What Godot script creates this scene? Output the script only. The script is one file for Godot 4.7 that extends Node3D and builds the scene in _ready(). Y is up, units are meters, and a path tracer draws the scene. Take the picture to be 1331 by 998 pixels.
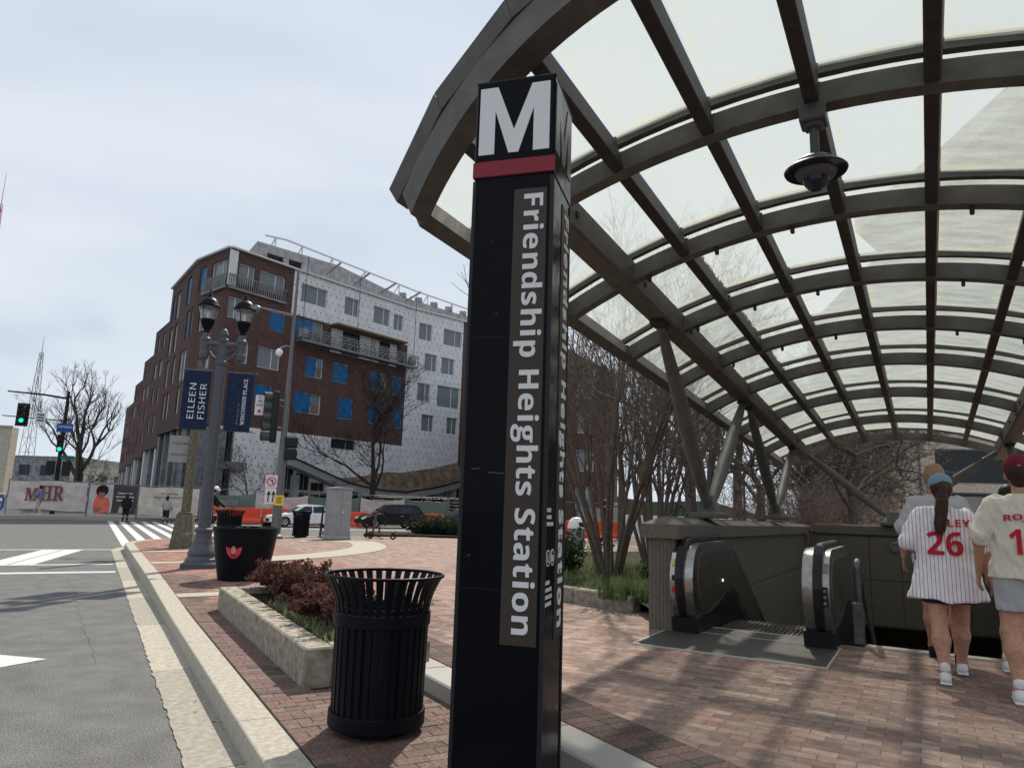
extends Node3D
# ---------------------------------------------------------------- frames of the place
const EYE := 1.3
const DOWN := 0.526                      # heading of the escalators and of the vault
var T := Vector3(-0.5, 0, -0.8660254)    # along the avenue
var N := Vector3(0.8660254, 0, -0.5)     # from the avenue into the plaza
var A := Vector3(sin(DOWN), 0, -cos(DOWN))
var R := Vector3(cos(DOWN), 0, sin(DOWN))
var rng := RandomNumberGenerator.new()
var M := {}
var used := {}

func K(t: float, n: float, y := 0.0) -> Vector3:
	return T * t + N * n + Vector3(0, y, 0)

func S(s: float, l: float, y := 0.0) -> Vector3:
	return A * s + R * l + Vector3(0, y, 0)

func frame(x: Vector3, y: Vector3, z: Vector3, o := Vector3.ZERO) -> Transform3D:
	return Transform3D(Basis(x, y, z), o)

func facing(dir: Vector3, o := Vector3.ZERO) -> Transform3D:   # local -Z looks along dir
	var z := -Vector3(dir.x, 0, dir.z).normalized()
	return Transform3D(Basis(Vector3.UP.cross(z), Vector3.UP, z), o)

# ---------------------------------------------------------------- mesh builder
class MB:
	var v := PackedVector3Array()
	var n := PackedVector3Array()
	var uv := PackedVector2Array()
	var c := PackedColorArray()
	var col := Color.WHITE
	var tinted := false
	var x := Transform3D()
	func put(p: Vector3, nn: Vector3, t := Vector2.ZERO) -> void:
		v.append(x * p)
		n.append((x.basis * nn).normalized())
		uv.append(t)
		if tinted:
			c.append(col)
	func tri(a: Vector3, b: Vector3, d: Vector3, ta := Vector2.ZERO, tb := Vector2.ZERO, td := Vector2.ZERO) -> void:
		var nn := (b - a).cross(d - a).normalized()
		put(a, nn, ta)
		put(d, nn, td)
		put(b, nn, tb)
	func quad(a: Vector3, b: Vector3, d: Vector3, e: Vector3, u := Vector2.ONE, o := Vector2.ZERO) -> void:   # counter-clockwise seen from outside
		var t1 := o
		var t2 := o + Vector2(u.x, 0)
		var t3 := o + u
		var t4 := o + Vector2(0, u.y)
		tri(a, b, d, t1, t2, t3)
		tri(a, d, e, t1, t3, t4)
	func squad(a: Vector3, b: Vector3, d: Vector3, e: Vector3, na: Vector3, nb: Vector3, nd: Vector3, ne: Vector3, ta := Vector2.ZERO, tb := Vector2.ZERO, td := Vector2.ZERO, te := Vector2.ZERO) -> void:
		put(a, na, ta); put(d, nd, td); put(b, nb, tb)
		put(a, na, ta); put(e, ne, te); put(d, nd, td)
	func box(o: Vector3, s: Vector3, b := Basis(), bev := 0.0) -> void:
		var h := s * 0.5
		if bev <= 0.0:
			var p := func(i: float, j: float, k: float) -> Vector3: return o + b * Vector3(i * h.x, j * h.y, k * h.z)
			quad(p.call(-1, -1, 1), p.call(1, -1, 1), p.call(1, 1, 1), p.call(-1, 1, 1), Vector2(s.x, s.y))
			quad(p.call(1, -1, -1), p.call(-1, -1, -1), p.call(-1, 1, -1), p.call(1, 1, -1), Vector2(s.x, s.y))
			quad(p.call(1, -1, 1), p.call(1, -1, -1), p.call(1, 1, -1), p.call(1, 1, 1), Vector2(s.z, s.y))
			quad(p.call(-1, -1, -1), p.call(-1, -1, 1), p.call(-1, 1, 1), p.call(-1, 1, -1), Vector2(s.z, s.y))
			quad(p.call(-1, 1, 1), p.call(1, 1, 1), p.call(1, 1, -1), p.call(-1, 1, -1), Vector2(s.x, s.z))
			quad(p.call(-1, -1, -1), p.call(1, -1, -1), p.call(1, -1, 1), p.call(-1, -1, 1), Vector2(s.x, s.z))
			return
		bev = minf(bev, minf(h.x, minf(h.y, h.z)) * 0.95)
		for ax in 3:
			for sg in [-1.0, 1.0]:
				var w := Vector3.ZERO
				w[ax] = sg
				var ua := (ax + 1) % 3
				var va := (ax + 2) % 3
				var q := []
				for st in [[-1.0, -1.0], [1.0, -1.0], [1.0, 1.0], [-1.0, 1.0]]:
					var pt := Vector3.ZERO
					pt[ax] = sg * h[ax]
					pt[ua] = st[0] * (h[ua] - bev)
					pt[va] = st[1] * (h[va] - bev)
					q.append(o + b * pt)
				if sg > 0: quad(q[0], q[1], q[2], q[3], Vector2(s[ua], s[va]))
				else: quad(q[3], q[2], q[1], q[0], Vector2(s[ua], s[va]))
		for ax in 3:                                  # edges along ax
			var ua := (ax + 1) % 3
			var va := (ax + 2) % 3
			for su in [-1.0, 1.0]:
				for sv in [-1.0, 1.0]:
					var q := []
					for k in 4:
						var pt := Vector3.ZERO
						pt[ax] = (h[ax] - bev) * (-1.0 if k == 0 or k == 3 else 1.0)
						pt[ua] = su * (h[ua] if k < 2 else h[ua] - bev)
						pt[va] = sv * (h[va] - bev if k < 2 else h[va])
						q.append(o + b * pt)
					if su * sv < 0: quad(q[0], q[1], q[2], q[3])
					else: quad(q[3], q[2], q[1], q[0])
		for sx in [-1.0, 1.0]:
			for sy in [-1.0, 1.0]:
				for sz in [-1.0, 1.0]:
					var p1 := o + b * Vector3(sx * h.x, sy * (h.y - bev), sz * (h.z - bev))
					var p2 := o + b * Vector3(sx * (h.x - bev), sy * h.y, sz * (h.z - bev))
					var p3 := o + b * Vector3(sx * (h.x - bev), sy * (h.y - bev), sz * h.z)
					if sx * sy * sz > 0: tri(p1, p2, p3)
					else: tri(p3, p2, p1)
	func bar(a: Vector3, b: Vector3, w: float, d: float, up := Vector3.UP, bev := 0.0) -> void:   # box from a to b, w across, d along up
		var f := (b - a)
		var ln := f.length()
		f /= ln
		if absf(f.dot(up)) > 0.99: up = Vector3.RIGHT
		var s := f.cross(up).normalized()
		var u := s.cross(f)
		box((a + b) * 0.5, Vector3(w, d, ln), Basis(s, u, -f), bev)
	func tube(pts: Array, rad: Array, sides := 8, caps := true) -> void:
		var m := pts.size()
		var up := Vector3(0.31, 0.9, 0.29)
		var prev_p := []
		var prev_n := []
		var lenv := 0.0
		for i in m:
			var p: Vector3 = pts[i]
			var f: Vector3 = (pts[mini(i + 1, m - 1)] - pts[maxi(i - 1, 0)]).normalized()
			var s := f.cross(up)
			if s.length() < 0.05: s = f.cross(Vector3.RIGHT)
			s = s.normalized()
			var u := s.cross(f)
			up = u
			var ps := []
			var ns := []
			for k in sides:
				var an := TAU * k / sides
				var nn := s * cos(an) + u * sin(an)
				ns.append(nn)
				ps.append(p + nn * float(rad[i]))
			if i > 0:
				var l2: float = lenv + p.distance_to(pts[i - 1])
				for k in sides:
					var k2 := (k + 1) % sides
					squad(prev_p[k2], prev_p[k], ps[k], ps[k2], prev_n[k2], prev_n[k], ns[k], ns[k2], Vector2((k + 1.0) / sides, lenv), Vector2(float(k) / sides, lenv), Vector2(float(k) / sides, l2), Vector2((k + 1.0) / sides, l2))
				lenv = l2
			if caps and (i == 0 or i == m - 1):
				for k in range(1, sides - 1):
					if i == 0: tri(ps[0], ps[k], ps[k + 1])
					else: tri(ps[0], ps[k + 1], ps[k])
			prev_p = ps
			prev_n = ns
	func lathe(prof: Array, seg := 24, smooth := true) -> void:   # prof: Vector2(radius, y), from the bottom up
		for i in prof.size() - 1:
			var a: Vector2 = prof[i]
			var b: Vector2 = prof[i + 1]
			if a.distance_to(b) < 1e-6: continue
			var nl := Vector2(b.y - a.y, a.x - b.x).normalized()
			for k in seg:
				var a1 := TAU * k / seg
				var a2 := TAU * (k + 1) / seg
				var d1 := Vector3(cos(a1), 0, sin(a1))
				var d2 := Vector3(cos(a2), 0, sin(a2))
				var y := Vector3.UP
				var n1 := d1 * nl.x + y * nl.y
				var n2 := d2 * nl.x + y * nl.y
				if not smooth:
					n1 = (n1 + n2).normalized()
					n2 = n1
				var u1 := float(k) / seg
				var u2 := (k + 1.0) / seg
				squad(d2 * a.x + y * a.y, d1 * a.x + y * a.y, d1 * b.x + y * b.y, d2 * b.x + y * b.y, n2, n1, n1, n2, Vector2(u2, a.y), Vector2(u1, a.y), Vector2(u1, b.y), Vector2(u2, b.y))
	func prism(poly: PackedVector2Array, z0: float, z1: float, smooth := false) -> void:   # outline in x,y, from z0 up to z1
		if Geometry2D.is_polygon_clockwise(poly):
			poly = poly.duplicate()
			poly.reverse()
		var idx := Geometry2D.triangulate_polygon(poly)
		for i in range(0, idx.size(), 3):
			var p := poly[idx[i]]
			var q := poly[idx[i + 1]]
			var r := poly[idx[i + 2]]
			if (q - p).cross(r - p) < 0:
				var h := q
				q = r
				r = h
			tri(Vector3(p.x, p.y, z1), Vector3(q.x, q.y, z1), Vector3(r.x, r.y, z1), p, q, r)
			tri(Vector3(p.x, p.y, z0), Vector3(r.x, r.y, z0), Vector3(q.x, q.y, z0), p, r, q)
		var m := poly.size()
		for i in m:
			var p := poly[i]
			var q := poly[(i + 1) % m]
			var nn := Vector3(q.y - p.y, p.x - q.x, 0).normalized()
			var na := nn
			var nb := nn
			if smooth:
				var o := poly[(i + m - 1) % m]
				var w := poly[(i + 2) % m]
				var n0 := Vector3(p.y - o.y, o.x - p.x, 0).normalized()
				var n2 := Vector3(w.y - q.y, q.x - w.x, 0).normalized()
				if n0.dot(nn) > 0.6: na = (n0 + nn).normalized()
				if n2.dot(nn) > 0.6: nb = (n2 + nn).normalized()
			squad(Vector3(p.x, p.y, z0), Vector3(q.x, q.y, z0), Vector3(q.x, q.y, z1), Vector3(p.x, p.y, z1), na, nb, nb, na, Vector2(0, z0), Vector2(1, z0), Vector2(1, z1), Vector2(0, z1))
	func ball(o: Vector3, r: Vector3, seg := 10, rings := 7) -> void:
		for j in rings:
			for k in seg:
				var q := []
				for e in [[k, j], [k + 1, j], [k + 1, j + 1], [k, j + 1]]:
					var la: float = PI * e[1] / rings - PI / 2
					var lo: float = -TAU * e[0] / seg
					q.append(Vector3(cos(la) * cos(lo), sin(la), cos(la) * sin(lo)))
				squad(o + q[0] * r, o + q[1] * r, o + q[2] * r, o + q[3] * r, q[0] / r, q[1] / r, q[2] / r, q[3] / r, Vector2(0, 0), Vector2(1, 0), Vector2(1, 1), Vector2(0, 1))
	func sheet(f: Callable, nu: int, nv: int, us := 1.0, vs := 1.0) -> void:   # f(u, v) -> point, u and v in 0..1; seen from the side where u runs right and v up
		for i in nu:
			for j in nv:
				var q := []
				var w := []
				for e in [[i, j], [i + 1, j], [i + 1, j + 1], [i, j + 1]]:
					var a: float = float(e[0]) / nu
					var b: float = float(e[1]) / nv
					q.append(f.call(a, b))
					var du: Vector3 = f.call(a + 0.001, b) - f.call(a - 0.001, b)
					var dv: Vector3 = f.call(a, b + 0.001) - f.call(a, b - 0.001)
					w.append(du.cross(dv).normalized())
				squad(q[0], q[1], q[2], q[3], w[0], w[1], w[2], w[3], Vector2(float(i) / nu * us, 1 - float(j) / nv * vs), Vector2((i + 1.0) / nu * us, 1 - float(j) / nv * vs), Vector2((i + 1.0) / nu * us, 1 - (j + 1.0) / nv * vs), Vector2(float(i) / nu * us, 1 - (j + 1.0) / nv * vs))
	func take(m: Mesh, at: Transform3D) -> void:
		for k in m.get_surface_count():
			var s := m.surface_get_arrays(k)
			var vs: PackedVector3Array = s[Mesh.ARRAY_VERTEX]
			var ns: PackedVector3Array = s[Mesh.ARRAY_NORMAL]
			var ix: PackedInt32Array = s[Mesh.ARRAY_INDEX] if s[Mesh.ARRAY_INDEX] != null else PackedInt32Array(range(vs.size()))
			for i in ix:
				put(at * vs[i], at.basis * ns[i])
	func mesh() -> ArrayMesh:
		var am := ArrayMesh.new()
		var ar := []
		ar.resize(Mesh.ARRAY_MAX)
		ar[Mesh.ARRAY_VERTEX] = v
		ar[Mesh.ARRAY_NORMAL] = n
		ar[Mesh.ARRAY_TEX_UV] = uv
		if tinted: ar[Mesh.ARRAY_COLOR] = c
		am.add_surface_from_arrays(Mesh.PRIMITIVE_TRIANGLES, ar)
		return am

# ---------------------------------------------------------------- scene helpers
func numbered(called: String) -> String:
	var k: int = used.get(called, -1) + 1
	used[called] = k
	return called if k == 0 else "%s_%03d" % [called, k]

func tag(o: Node3D, label := "", category := "", group := "") -> Node3D:
	if label: o.set_meta("label", label)
	if category: o.set_meta("category", category)
	if group: o.set_meta("group", group)
	return o

func thing(called: String, label: String, category: String, at := Transform3D(), group := "") -> Node3D:
	var o := Node3D.new()
	o.name = numbered(called)
	add_child(o)
	o.transform = at
	tag(o, label, category, group)
	return o

func part(called: String, mesh, mat: Material, parent: Node, at := Transform3D()) -> MeshInstance3D:
	var o := MeshInstance3D.new()
	o.name = called
	o.mesh = mesh.mesh() if mesh is MB else mesh
	o.material_override = mat
	o.transform = at
	parent.add_child(o, true)
	return o

func setting(called: String, mesh, mat: Material) -> MeshInstance3D:
	var o := part(numbered(called), mesh, mat, self)
	o.set_meta("kind", "structure")
	return o

func stuff(o: Node) -> Node:
	o.set_meta("kind", "stuff")
	return o

func single(called: String, label: String, category: String, mesh, mat: Material, at := Transform3D(), group := "") -> MeshInstance3D:
	var o := part(numbered(called), mesh, mat, self, at)
	tag(o, label, category, group)
	return o

func again(src: Node3D, at: Transform3D, label: String, group := "") -> Node3D:
	var o: Node3D = src.duplicate()
	o.name = numbered(String(src.name).rstrip("0123456789").trim_suffix("_"))
	add_child(o)
	o.transform = at
	o.set_meta("label", label)
	if group: o.set_meta("group", group)
	return o

var fonts := {}
func letters(text: String, w: float, h: float, bold := true, serif := false, depth := 0.004) -> MB:   # fitted into w x h, centred, in the x,y plane, facing +z
	var key := [bold, serif]
	if not fonts.has(key):
		var f := SystemFont.new()
		f.font_names = PackedStringArray(["Droid Serif" if serif else "Droid Sans"])
		f.font_weight = 700 if bold else 400
		fonts[key] = f
	var t := TextMesh.new()
	t.font = fonts[key]
	t.text = text
	t.font_size = 48
	t.pixel_size = 0.01
	t.depth = 0.05
	t.curve_step = 1.5
	var bb := t.get_aabb()
	var m := MB.new()
	var sx := w / bb.size.x
	var sy := h / bb.size.y
	var c := bb.get_center()
	m.take(t, Transform3D(Basis(Vector3(sx, 0, 0), Vector3(0, sy, 0), Vector3(0, 0, depth / 0.05)), Vector3(-c.x * sx, -c.y * sy, 0)))
	return m

# ---------------------------------------------------------------- materials
func lin(r: float, g: float, b: float, a := 1.0) -> Color:
	var c := Color(r, g, b).linear_to_srgb()
	c.a = a
	return c

var tex := {}
func noise_tex(key: String, size: int, sd: int, freq: float, lo: Color, hi: Color, kind := 0, power := 1.0, oct := 4) -> Texture2D:
	if tex.has(key): return tex[key]
	var f := FastNoiseLite.new()
	f.seed = sd
	f.frequency = freq
	f.noise_type = [FastNoiseLite.TYPE_SIMPLEX_SMOOTH, FastNoiseLite.TYPE_CELLULAR, FastNoiseLite.TYPE_VALUE][kind]
	f.fractal_octaves = oct
	var g := f.get_seamless_image(size, size)
	g.convert(Image.FORMAT_L8)
	var d := g.get_data()
	var o := PackedByteArray()
	o.resize(size * size * 3)
	var lut := []
	for i in 256:
		lut.append(lo.lerp(hi, pow(i / 255.0, power)))
	for i in size * size:
		var c: Color = lut[d[i]]
		o[i * 3] = int(c.r * 255)
		o[i * 3 + 1] = int(c.g * 255)
		o[i * 3 + 2] = int(c.b * 255)
	tex[key] = ImageTexture.create_from_image(Image.create_from_data(size, size, false, Image.FORMAT_RGB8, o))
	return tex[key]

func grey(v: float) -> Color:
	return Color(v, v, v)

func mat(key: String, c: Color, rough := 0.6, metal := 0.0, t: Texture2D = null, sc := 1.0, bump: Texture2D = null, cm := 0.0, tri := true) -> StandardMaterial3D:
	if M.has(key): return M[key]
	var m := StandardMaterial3D.new()
	m.resource_name = key
	if metal < 0.3: m.metallic_specular = 0.35
	m.albedo_color = c
	m.roughness = rough
	m.metallic = metal
	m.albedo_texture = t
	if bump:
		m.heightmap_enabled = true
		m.heightmap_texture = bump
		m.heightmap_scale = cm
	if (t or bump) and tri:
		m.uv1_triplanar = true
		m.uv1_world_triplanar = true
	m.uv1_scale = Vector3(sc, sc, sc)
	M[key] = m
	return m

func brick_image(size: int, nx: int, ny: int, mortar: Color, tones: Array, gap: float, sd: int) -> Texture2D:   # running bond, tiles
	var r := RandomNumberGenerator.new()
	r.seed = sd
	var im := Image.create(size, size, false, Image.FORMAT_RGB8)
	im.fill(mortar)
	var bw := float(size) / nx
	var bh := float(size) / ny
	for j in ny:
		for i in range(0, nx):
			var c: Color = tones[r.randi() % tones.size()]
			c = c * r.randf_range(0.85, 1.12)
			var x0 := i * bw + (bw * 0.5 if j % 2 else 0.0)
			for w in [0, -size]:
				var rc := Rect2i(int(x0 + gap) + w, int(j * bh + gap), int(bw - 2 * gap), int(bh - 2 * gap))
				im.fill_rect(rc, c)
	var f := FastNoiseLite.new()
	f.seed = sd
	f.frequency = 0.03
	for y in size:
		for x in size:
			var k := 1.0 + 0.16 * f.get_noise_2d(x, y) + r.randf_range(-0.05, 0.05)
			im.set_pixel(x, y, im.get_pixel(x, y) * k)
	return ImageTexture.create_from_image(im)

func walk_y(t: float) -> float:
	return -0.12 + 0.06 * smoothstep(9.0, 15.0, t)

func make_sky() -> void:
	var w := 768
	var h := 384
	var f := FastNoiseLite.new()
	f.seed = 11
	f.frequency = 0.9
	f.fractal_octaves = 5
	var g := FastNoiseLite.new()
	g.seed = 4
	g.frequency = 2.2
	g.fractal_octaves = 4
	var sun := Vector3(0.124, 0.76, -0.637).normalized()
	var im := Image.create(w, h, false, Image.FORMAT_RGBF)
	for j in h:
		var la := PI * (0.5 - (j + 0.5) / h)
		for i in w:
			var lo := TAU * ((i + 0.5) / w - 0.5)
			var d := Vector3(sin(lo) * cos(la), sin(la), -cos(lo) * cos(la))
			var c := Color(0.575, 0.635, 0.705).lerp(Color(0.43, 0.505, 0.62), smoothstep(0.05, 0.9, d.y))
			# streaky high cloud, laid out on a plane overhead
			var q := d / maxf(d.y + 0.22, 0.12)
			var a := f.get_noise_3d(q.x * 0.42 + 3.0, q.z * 1.05, 0.0)
			var b := g.get_noise_3d(q.x * 0.5, q.z * 1.1 + 0.4 * q.x, 5.0)
			var k := smoothstep(-0.25, 0.45, a + 0.45 * b)
			c = c.lerp(Color(0.645, 0.685, 0.74), (0.7 - 0.3 * smoothstep(0.3, 0.8, d.y)) * k)
			# a bank of blue-grey low in the sky
			var low := smoothstep(0.02, 0.16, d.y) * (1.0 - smoothstep(0.2, 0.46, d.y))
			c = c.lerp(Color(0.41, 0.48, 0.60), 0.55 * low * smoothstep(-0.1, 0.3, g.get_noise_3d(d.x * 1.3, d.y * 3.2 + 2.0, d.z * 1.3)))
			var s := maxf(d.dot(sun), 0.0)
			c += Color(1.0, 0.97, 0.92) * (0.20 * pow(s, 4) + 0.5 * pow(s, 40))
			if d.y < 0: c = c.lerp(Color(0.25, 0.25, 0.25), smoothstep(0.0, 0.12, -d.y))
			im.set_pixel(i, j, c)
	var sm := PanoramaSkyMaterial.new()
	sm.panorama = ImageTexture.create_from_image(im)
	var sk := Sky.new()
	sk.sky_material = sm
	var e := Environment.new()
	e.background_mode = Environment.BG_SKY
	e.sky = sk
	e.background_energy_multiplier = 1.0
	e.tonemap_mode = Environment.TONE_MAPPER_LINEAR
	e.tonemap_exposure = 1.26
	e.sdfgi_enabled = true
	e.ssao_enabled = true
	e.ssil_enabled = true
	var we := WorldEnvironment.new()
	we.name = "world_environment"
	we.environment = e
	add_child(we)
	var l := DirectionalLight3D.new()
	l.name = "sun"
	l.light_energy = 1.5
	l.light_color = Color(1.0, 0.965, 0.91)
	l.light_angular_distance = 1.2
	l.shadow_enabled = true
	l.transform = Transform3D().looking_at(-sun, Vector3.UP)
	add_child(l)

func make_camera() -> void:
	var cam := Camera3D.new()
	cam.name = "camera"
	cam.fov = 56.79
	cam.near = 0.05
	cam.far = 2000.0
	cam.transform = Transform3D(Basis(Vector3(0.999479, 0.031788, 0.005587), Vector3(-0.032275, 0.984391, 0.173008), Vector3(0, -0.173098, 0.984905)), Vector3(0, EYE, 0))
	add_child(cam)
	cam.current = true

func make_materials() -> void:
	var fine := noise_tex("fine", 512, 1, 0.09, grey(0.0), grey(1.0))
	var blot := noise_tex("blot", 512, 2, 0.012, grey(0.62), grey(1.0), 0, 1.0, 6)
	var grit := noise_tex("grit", 512, 3, 0.16, grey(0.12), grey(1.0), 0, 1.0, 2)
	var conc := noise_tex("conc", 512, 5, 0.035, Color(0.80, 0.78, 0.74), Color(1, 0.99, 0.97), 0, 1.0, 6)
	var soft := noise_tex("soft", 256, 6, 0.02, grey(0.88), grey(1.0), 0, 1.0, 5)
	var streak := noise_tex("streak", 512, 7, 0.03, grey(0.55), grey(1.0), 2, 1.0, 3)
	tex["asphalt"] = asphalt_image()
	mat("asphalt", lin(0.20, 0.198, 0.196), 0.92, 0, tex["asphalt"], 0.25, grit, 0.4)
	mat("tar", lin(0.045, 0.045, 0.046), 0.8)
	mat("patch", lin(0.125, 0.124, 0.122), 0.9, 0, tex["asphalt"], 0.3)
	mat("far_ground", lin(0.11, 0.11, 0.105), 0.95, 0, blot, 0.1)
	mat("white_paint", lin(0.62, 0.62, 0.60), 0.7, 0, noise_tex("worn", 512, 9, 0.05, grey(0.72), grey(1.0), 0, 0.6, 5), 0.8, grit, 0.2)
	mat("kerb_concrete", lin(0.43, 0.415, 0.37), 0.88, 0, conc, 0.9, grit, 0.25)
	mat("gutter_concrete", lin(0.43, 0.415, 0.365), 0.9, 0, conc, 0.7, grit, 0.25)
	mat("gutter_concrete_dark", lin(0.34, 0.33, 0.295), 0.9, 0, conc, 0.7, grit, 0.25)
	mat("planter_concrete", lin(0.42, 0.395, 0.345), 0.9, 0, noise_tex("stained", 512, 13, 0.018, Color(0.46, 0.44, 0.41), Color(1, 0.98, 0.95), 0, 0.7, 6), 0.9, grit, 0.25)
	mat("granite", lin(0.48, 0.46, 0.42), 0.75, 0, noise_tex("granite", 512, 17, 0.16, grey(0.66), grey(1.0), 0, 1.0, 3), 2.4, grit, 0.1)
	mat("board_concrete", lin(0.17, 0.152, 0.13), 0.88, 0, conc, 0.8, grit, 0.3)
	mat("joint_sand", lin(0.075, 0.062, 0.052), 0.95, 0, grit, 2.0)
	mat("mortar", lin(0.14, 0.12, 0.10), 0.95, 0, grit, 2.0)
	mat("black_paint", lin(0.006, 0.007, 0.010), 0.45, 0, null, 1, fine, 0.03).metallic_specular = 0.2
	mat("black_gloss", lin(0.005, 0.0055, 0.008), 0.26, 0, null, 1.5).metallic_specular = 0.17
	M.black_gloss.roughness_texture = noise_tex("smudge", 256, 23, 0.02, grey(0.25), grey(1.0), 0, 1.0, 4)
	M.black_gloss.roughness_texture_channel = BaseMaterial3D.TEXTURE_CHANNEL_RED
	mat("bronze", lin(0.150, 0.143, 0.130), 0.6, 0.1, noise_tex("metal", 512, 27, 0.012, grey(0.76), grey(1.0), 0, 1.0, 5), 0.8, grit, 0.05)
	mat("bronze_dark", lin(0.060, 0.055, 0.051), 0.6, 0.1, tex["metal"], 0.8)
	mat("steel", lin(0.50, 0.49, 0.47), 0.3, 1.0, noise_tex("brushed", 512, 19, 0.01, grey(0.72), grey(1.0), 0, 1.0, 5), 2.0)
	mat("dark_panel", lin(0.21, 0.19, 0.165), 0.35, 0.5, streak, 1.2)
	mat("rubber", lin(0.012, 0.013, 0.016), 0.4)
	mat("sign_white", lin(0.62, 0.62, 0.62), 0.5)
	mat("sign_red", lin(0.21, 0.016, 0.026), 0.5)
	mat("name_panel", lin(0.040, 0.030, 0.024), 0.45)
	mat("soil", lin(0.06, 0.04, 0.03), 1.0, 0, grit, 2.0, grit, 2.0)
	mat("grey_iron", lin(0.088, 0.095, 0.108), 0.55, 0, soft, 1.5, fine, 0.04)
	mat("galvanised", lin(0.28, 0.29, 0.30), 0.45, 0.5, blot, 1.0)
	mat("dark_glass", lin(0.02, 0.025, 0.03), 0.06, 0.0)
	mat("white_body", lin(0.72, 0.74, 0.76), 0.25)
	mat("chrome", lin(0.6, 0.6, 0.6), 0.2, 1.0)
	for k in 9:
		mat("paver_%d" % k, [lin(0.235, 0.142, 0.117), lin(0.20, 0.128, 0.108), lin(0.26, 0.185, 0.155), lin(0.138, 0.100, 0.083), lin(0.122, 0.098, 0.082), lin(0.113, 0.096, 0.083), lin(0.135, 0.116, 0.099), lin(0.100, 0.088, 0.078), lin(0.16, 0.142, 0.122)][k], 0.8, 0, blot, 5.0, grit, 0.15)
	var pv := [Color(0.52, 0.42, 0.38), Color(0.50, 0.43, 0.39), Color(0.53, 0.45, 0.41), Color(0.49, 0.42, 0.38), Color(0.53, 0.43, 0.39), Color(0.55, 0.48, 0.43)]
	tex["paving"] = brick_image(1024, 16, 32, Color(0.38, 0.32, 0.29), pv, 0.9, 21)
	mat("paving", Color.WHITE, 0.86, 0, tex["paving"], 1.0, null, 0, false)
	tex["wall_brick"] = brick_image(512, 10, 32, Color(0.34, 0.28, 0.26), [Color(0.34, 0.25, 0.235), Color(0.31, 0.235, 0.225), Color(0.36, 0.265, 0.25), Color(0.29, 0.225, 0.215)], 0.8, 22)
	mat("wall_brick", Color.WHITE, 0.9, 0, tex["wall_brick"], 1.0, null, 0, false)
	tex["walk_brick"] = brick_image(512, 8, 16, Color(0.36, 0.30, 0.27), [Color(0.52, 0.37, 0.33), Color(0.49, 0.36, 0.32), Color(0.54, 0.42, 0.37)], 0.9, 23)
	mat("walk_brick", Color.WHITE, 0.86, 0, tex["walk_brick"], 1.0, null, 0, false)

# ---------------------------------------------------------------- ground
func flat(poly: Array, y: float, uvs: Callable) -> MB:   # a level sheet from an outline of points
	var m := MB.new()
	var p2 := PackedVector2Array()
	for p in poly: p2.append(Vector2(p.x, p.z))
	var ix := Geometry2D.triangulate_polygon(p2)
	for i in range(0, ix.size(), 3):
		var q := []
		for k in 3: q.append(Vector3(p2[ix[i + k]].x, y, p2[ix[i + k]].y))
		if (q[1] - q[0]).cross(q[2] - q[0]).y < 0: q = [q[0], q[2], q[1]]
		m.tri(q[0], q[1], q[2], uvs.call(q[0]), uvs.call(q[1]), uvs.call(q[2]))
	return m

func merge(into: MB, other: MB) -> void:
	into.v.append_array(other.v)
	into.n.append_array(other.n)
	into.uv.append_array(other.uv)

func uv_station(p: Vector3) -> Vector2:
	return Vector2(p.dot(R), -p.dot(A)) / 3.2

func uv_street(p: Vector3) -> Vector2:
	return Vector2(p.dot(N), -p.dot(T)) / 1.6

func tn_rect(t0: float, t1: float, n0: float, n1: float) -> Array:
	return [K(t0, n0), K(t0, n1), K(t1, n1), K(t1, n0)]

func sl_rect(s0: float, s1: float, l0: float, l1: float) -> Array:
	return [S(s0, l0), S(s0, l1), S(s1, l1), S(s1, l0)]

func cut(poly: Array, hole: Array) -> Array:
	var a := PackedVector2Array()
	var b := PackedVector2Array()
	for p in poly: a.append(Vector2(p.x, p.z))
	for p in hole: b.append(Vector2(p.x, p.z))
	var out := []
	for r in Geometry2D.clip_polygons(a, b):
		var q := []
		for p in r: q.append(Vector3(p.x, 0, p.y))
		out.append(q)
	return out

func both(poly: Array, other: Array) -> Array:
	var a := PackedVector2Array()
	var b := PackedVector2Array()
	for p in poly: a.append(Vector2(p.x, p.z))
	for p in other: b.append(Vector2(p.x, p.z))
	var out := []
	for r in Geometry2D.intersect_polygons(a, b):
		var q := []
		for p in r: q.append(Vector3(p.x, 0, p.y))
		out.append(q)
	return out

func in_view(p: Vector3) -> bool:
	return p.z < -2.2 and absf(p.x / p.z) < 0.82

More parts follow.
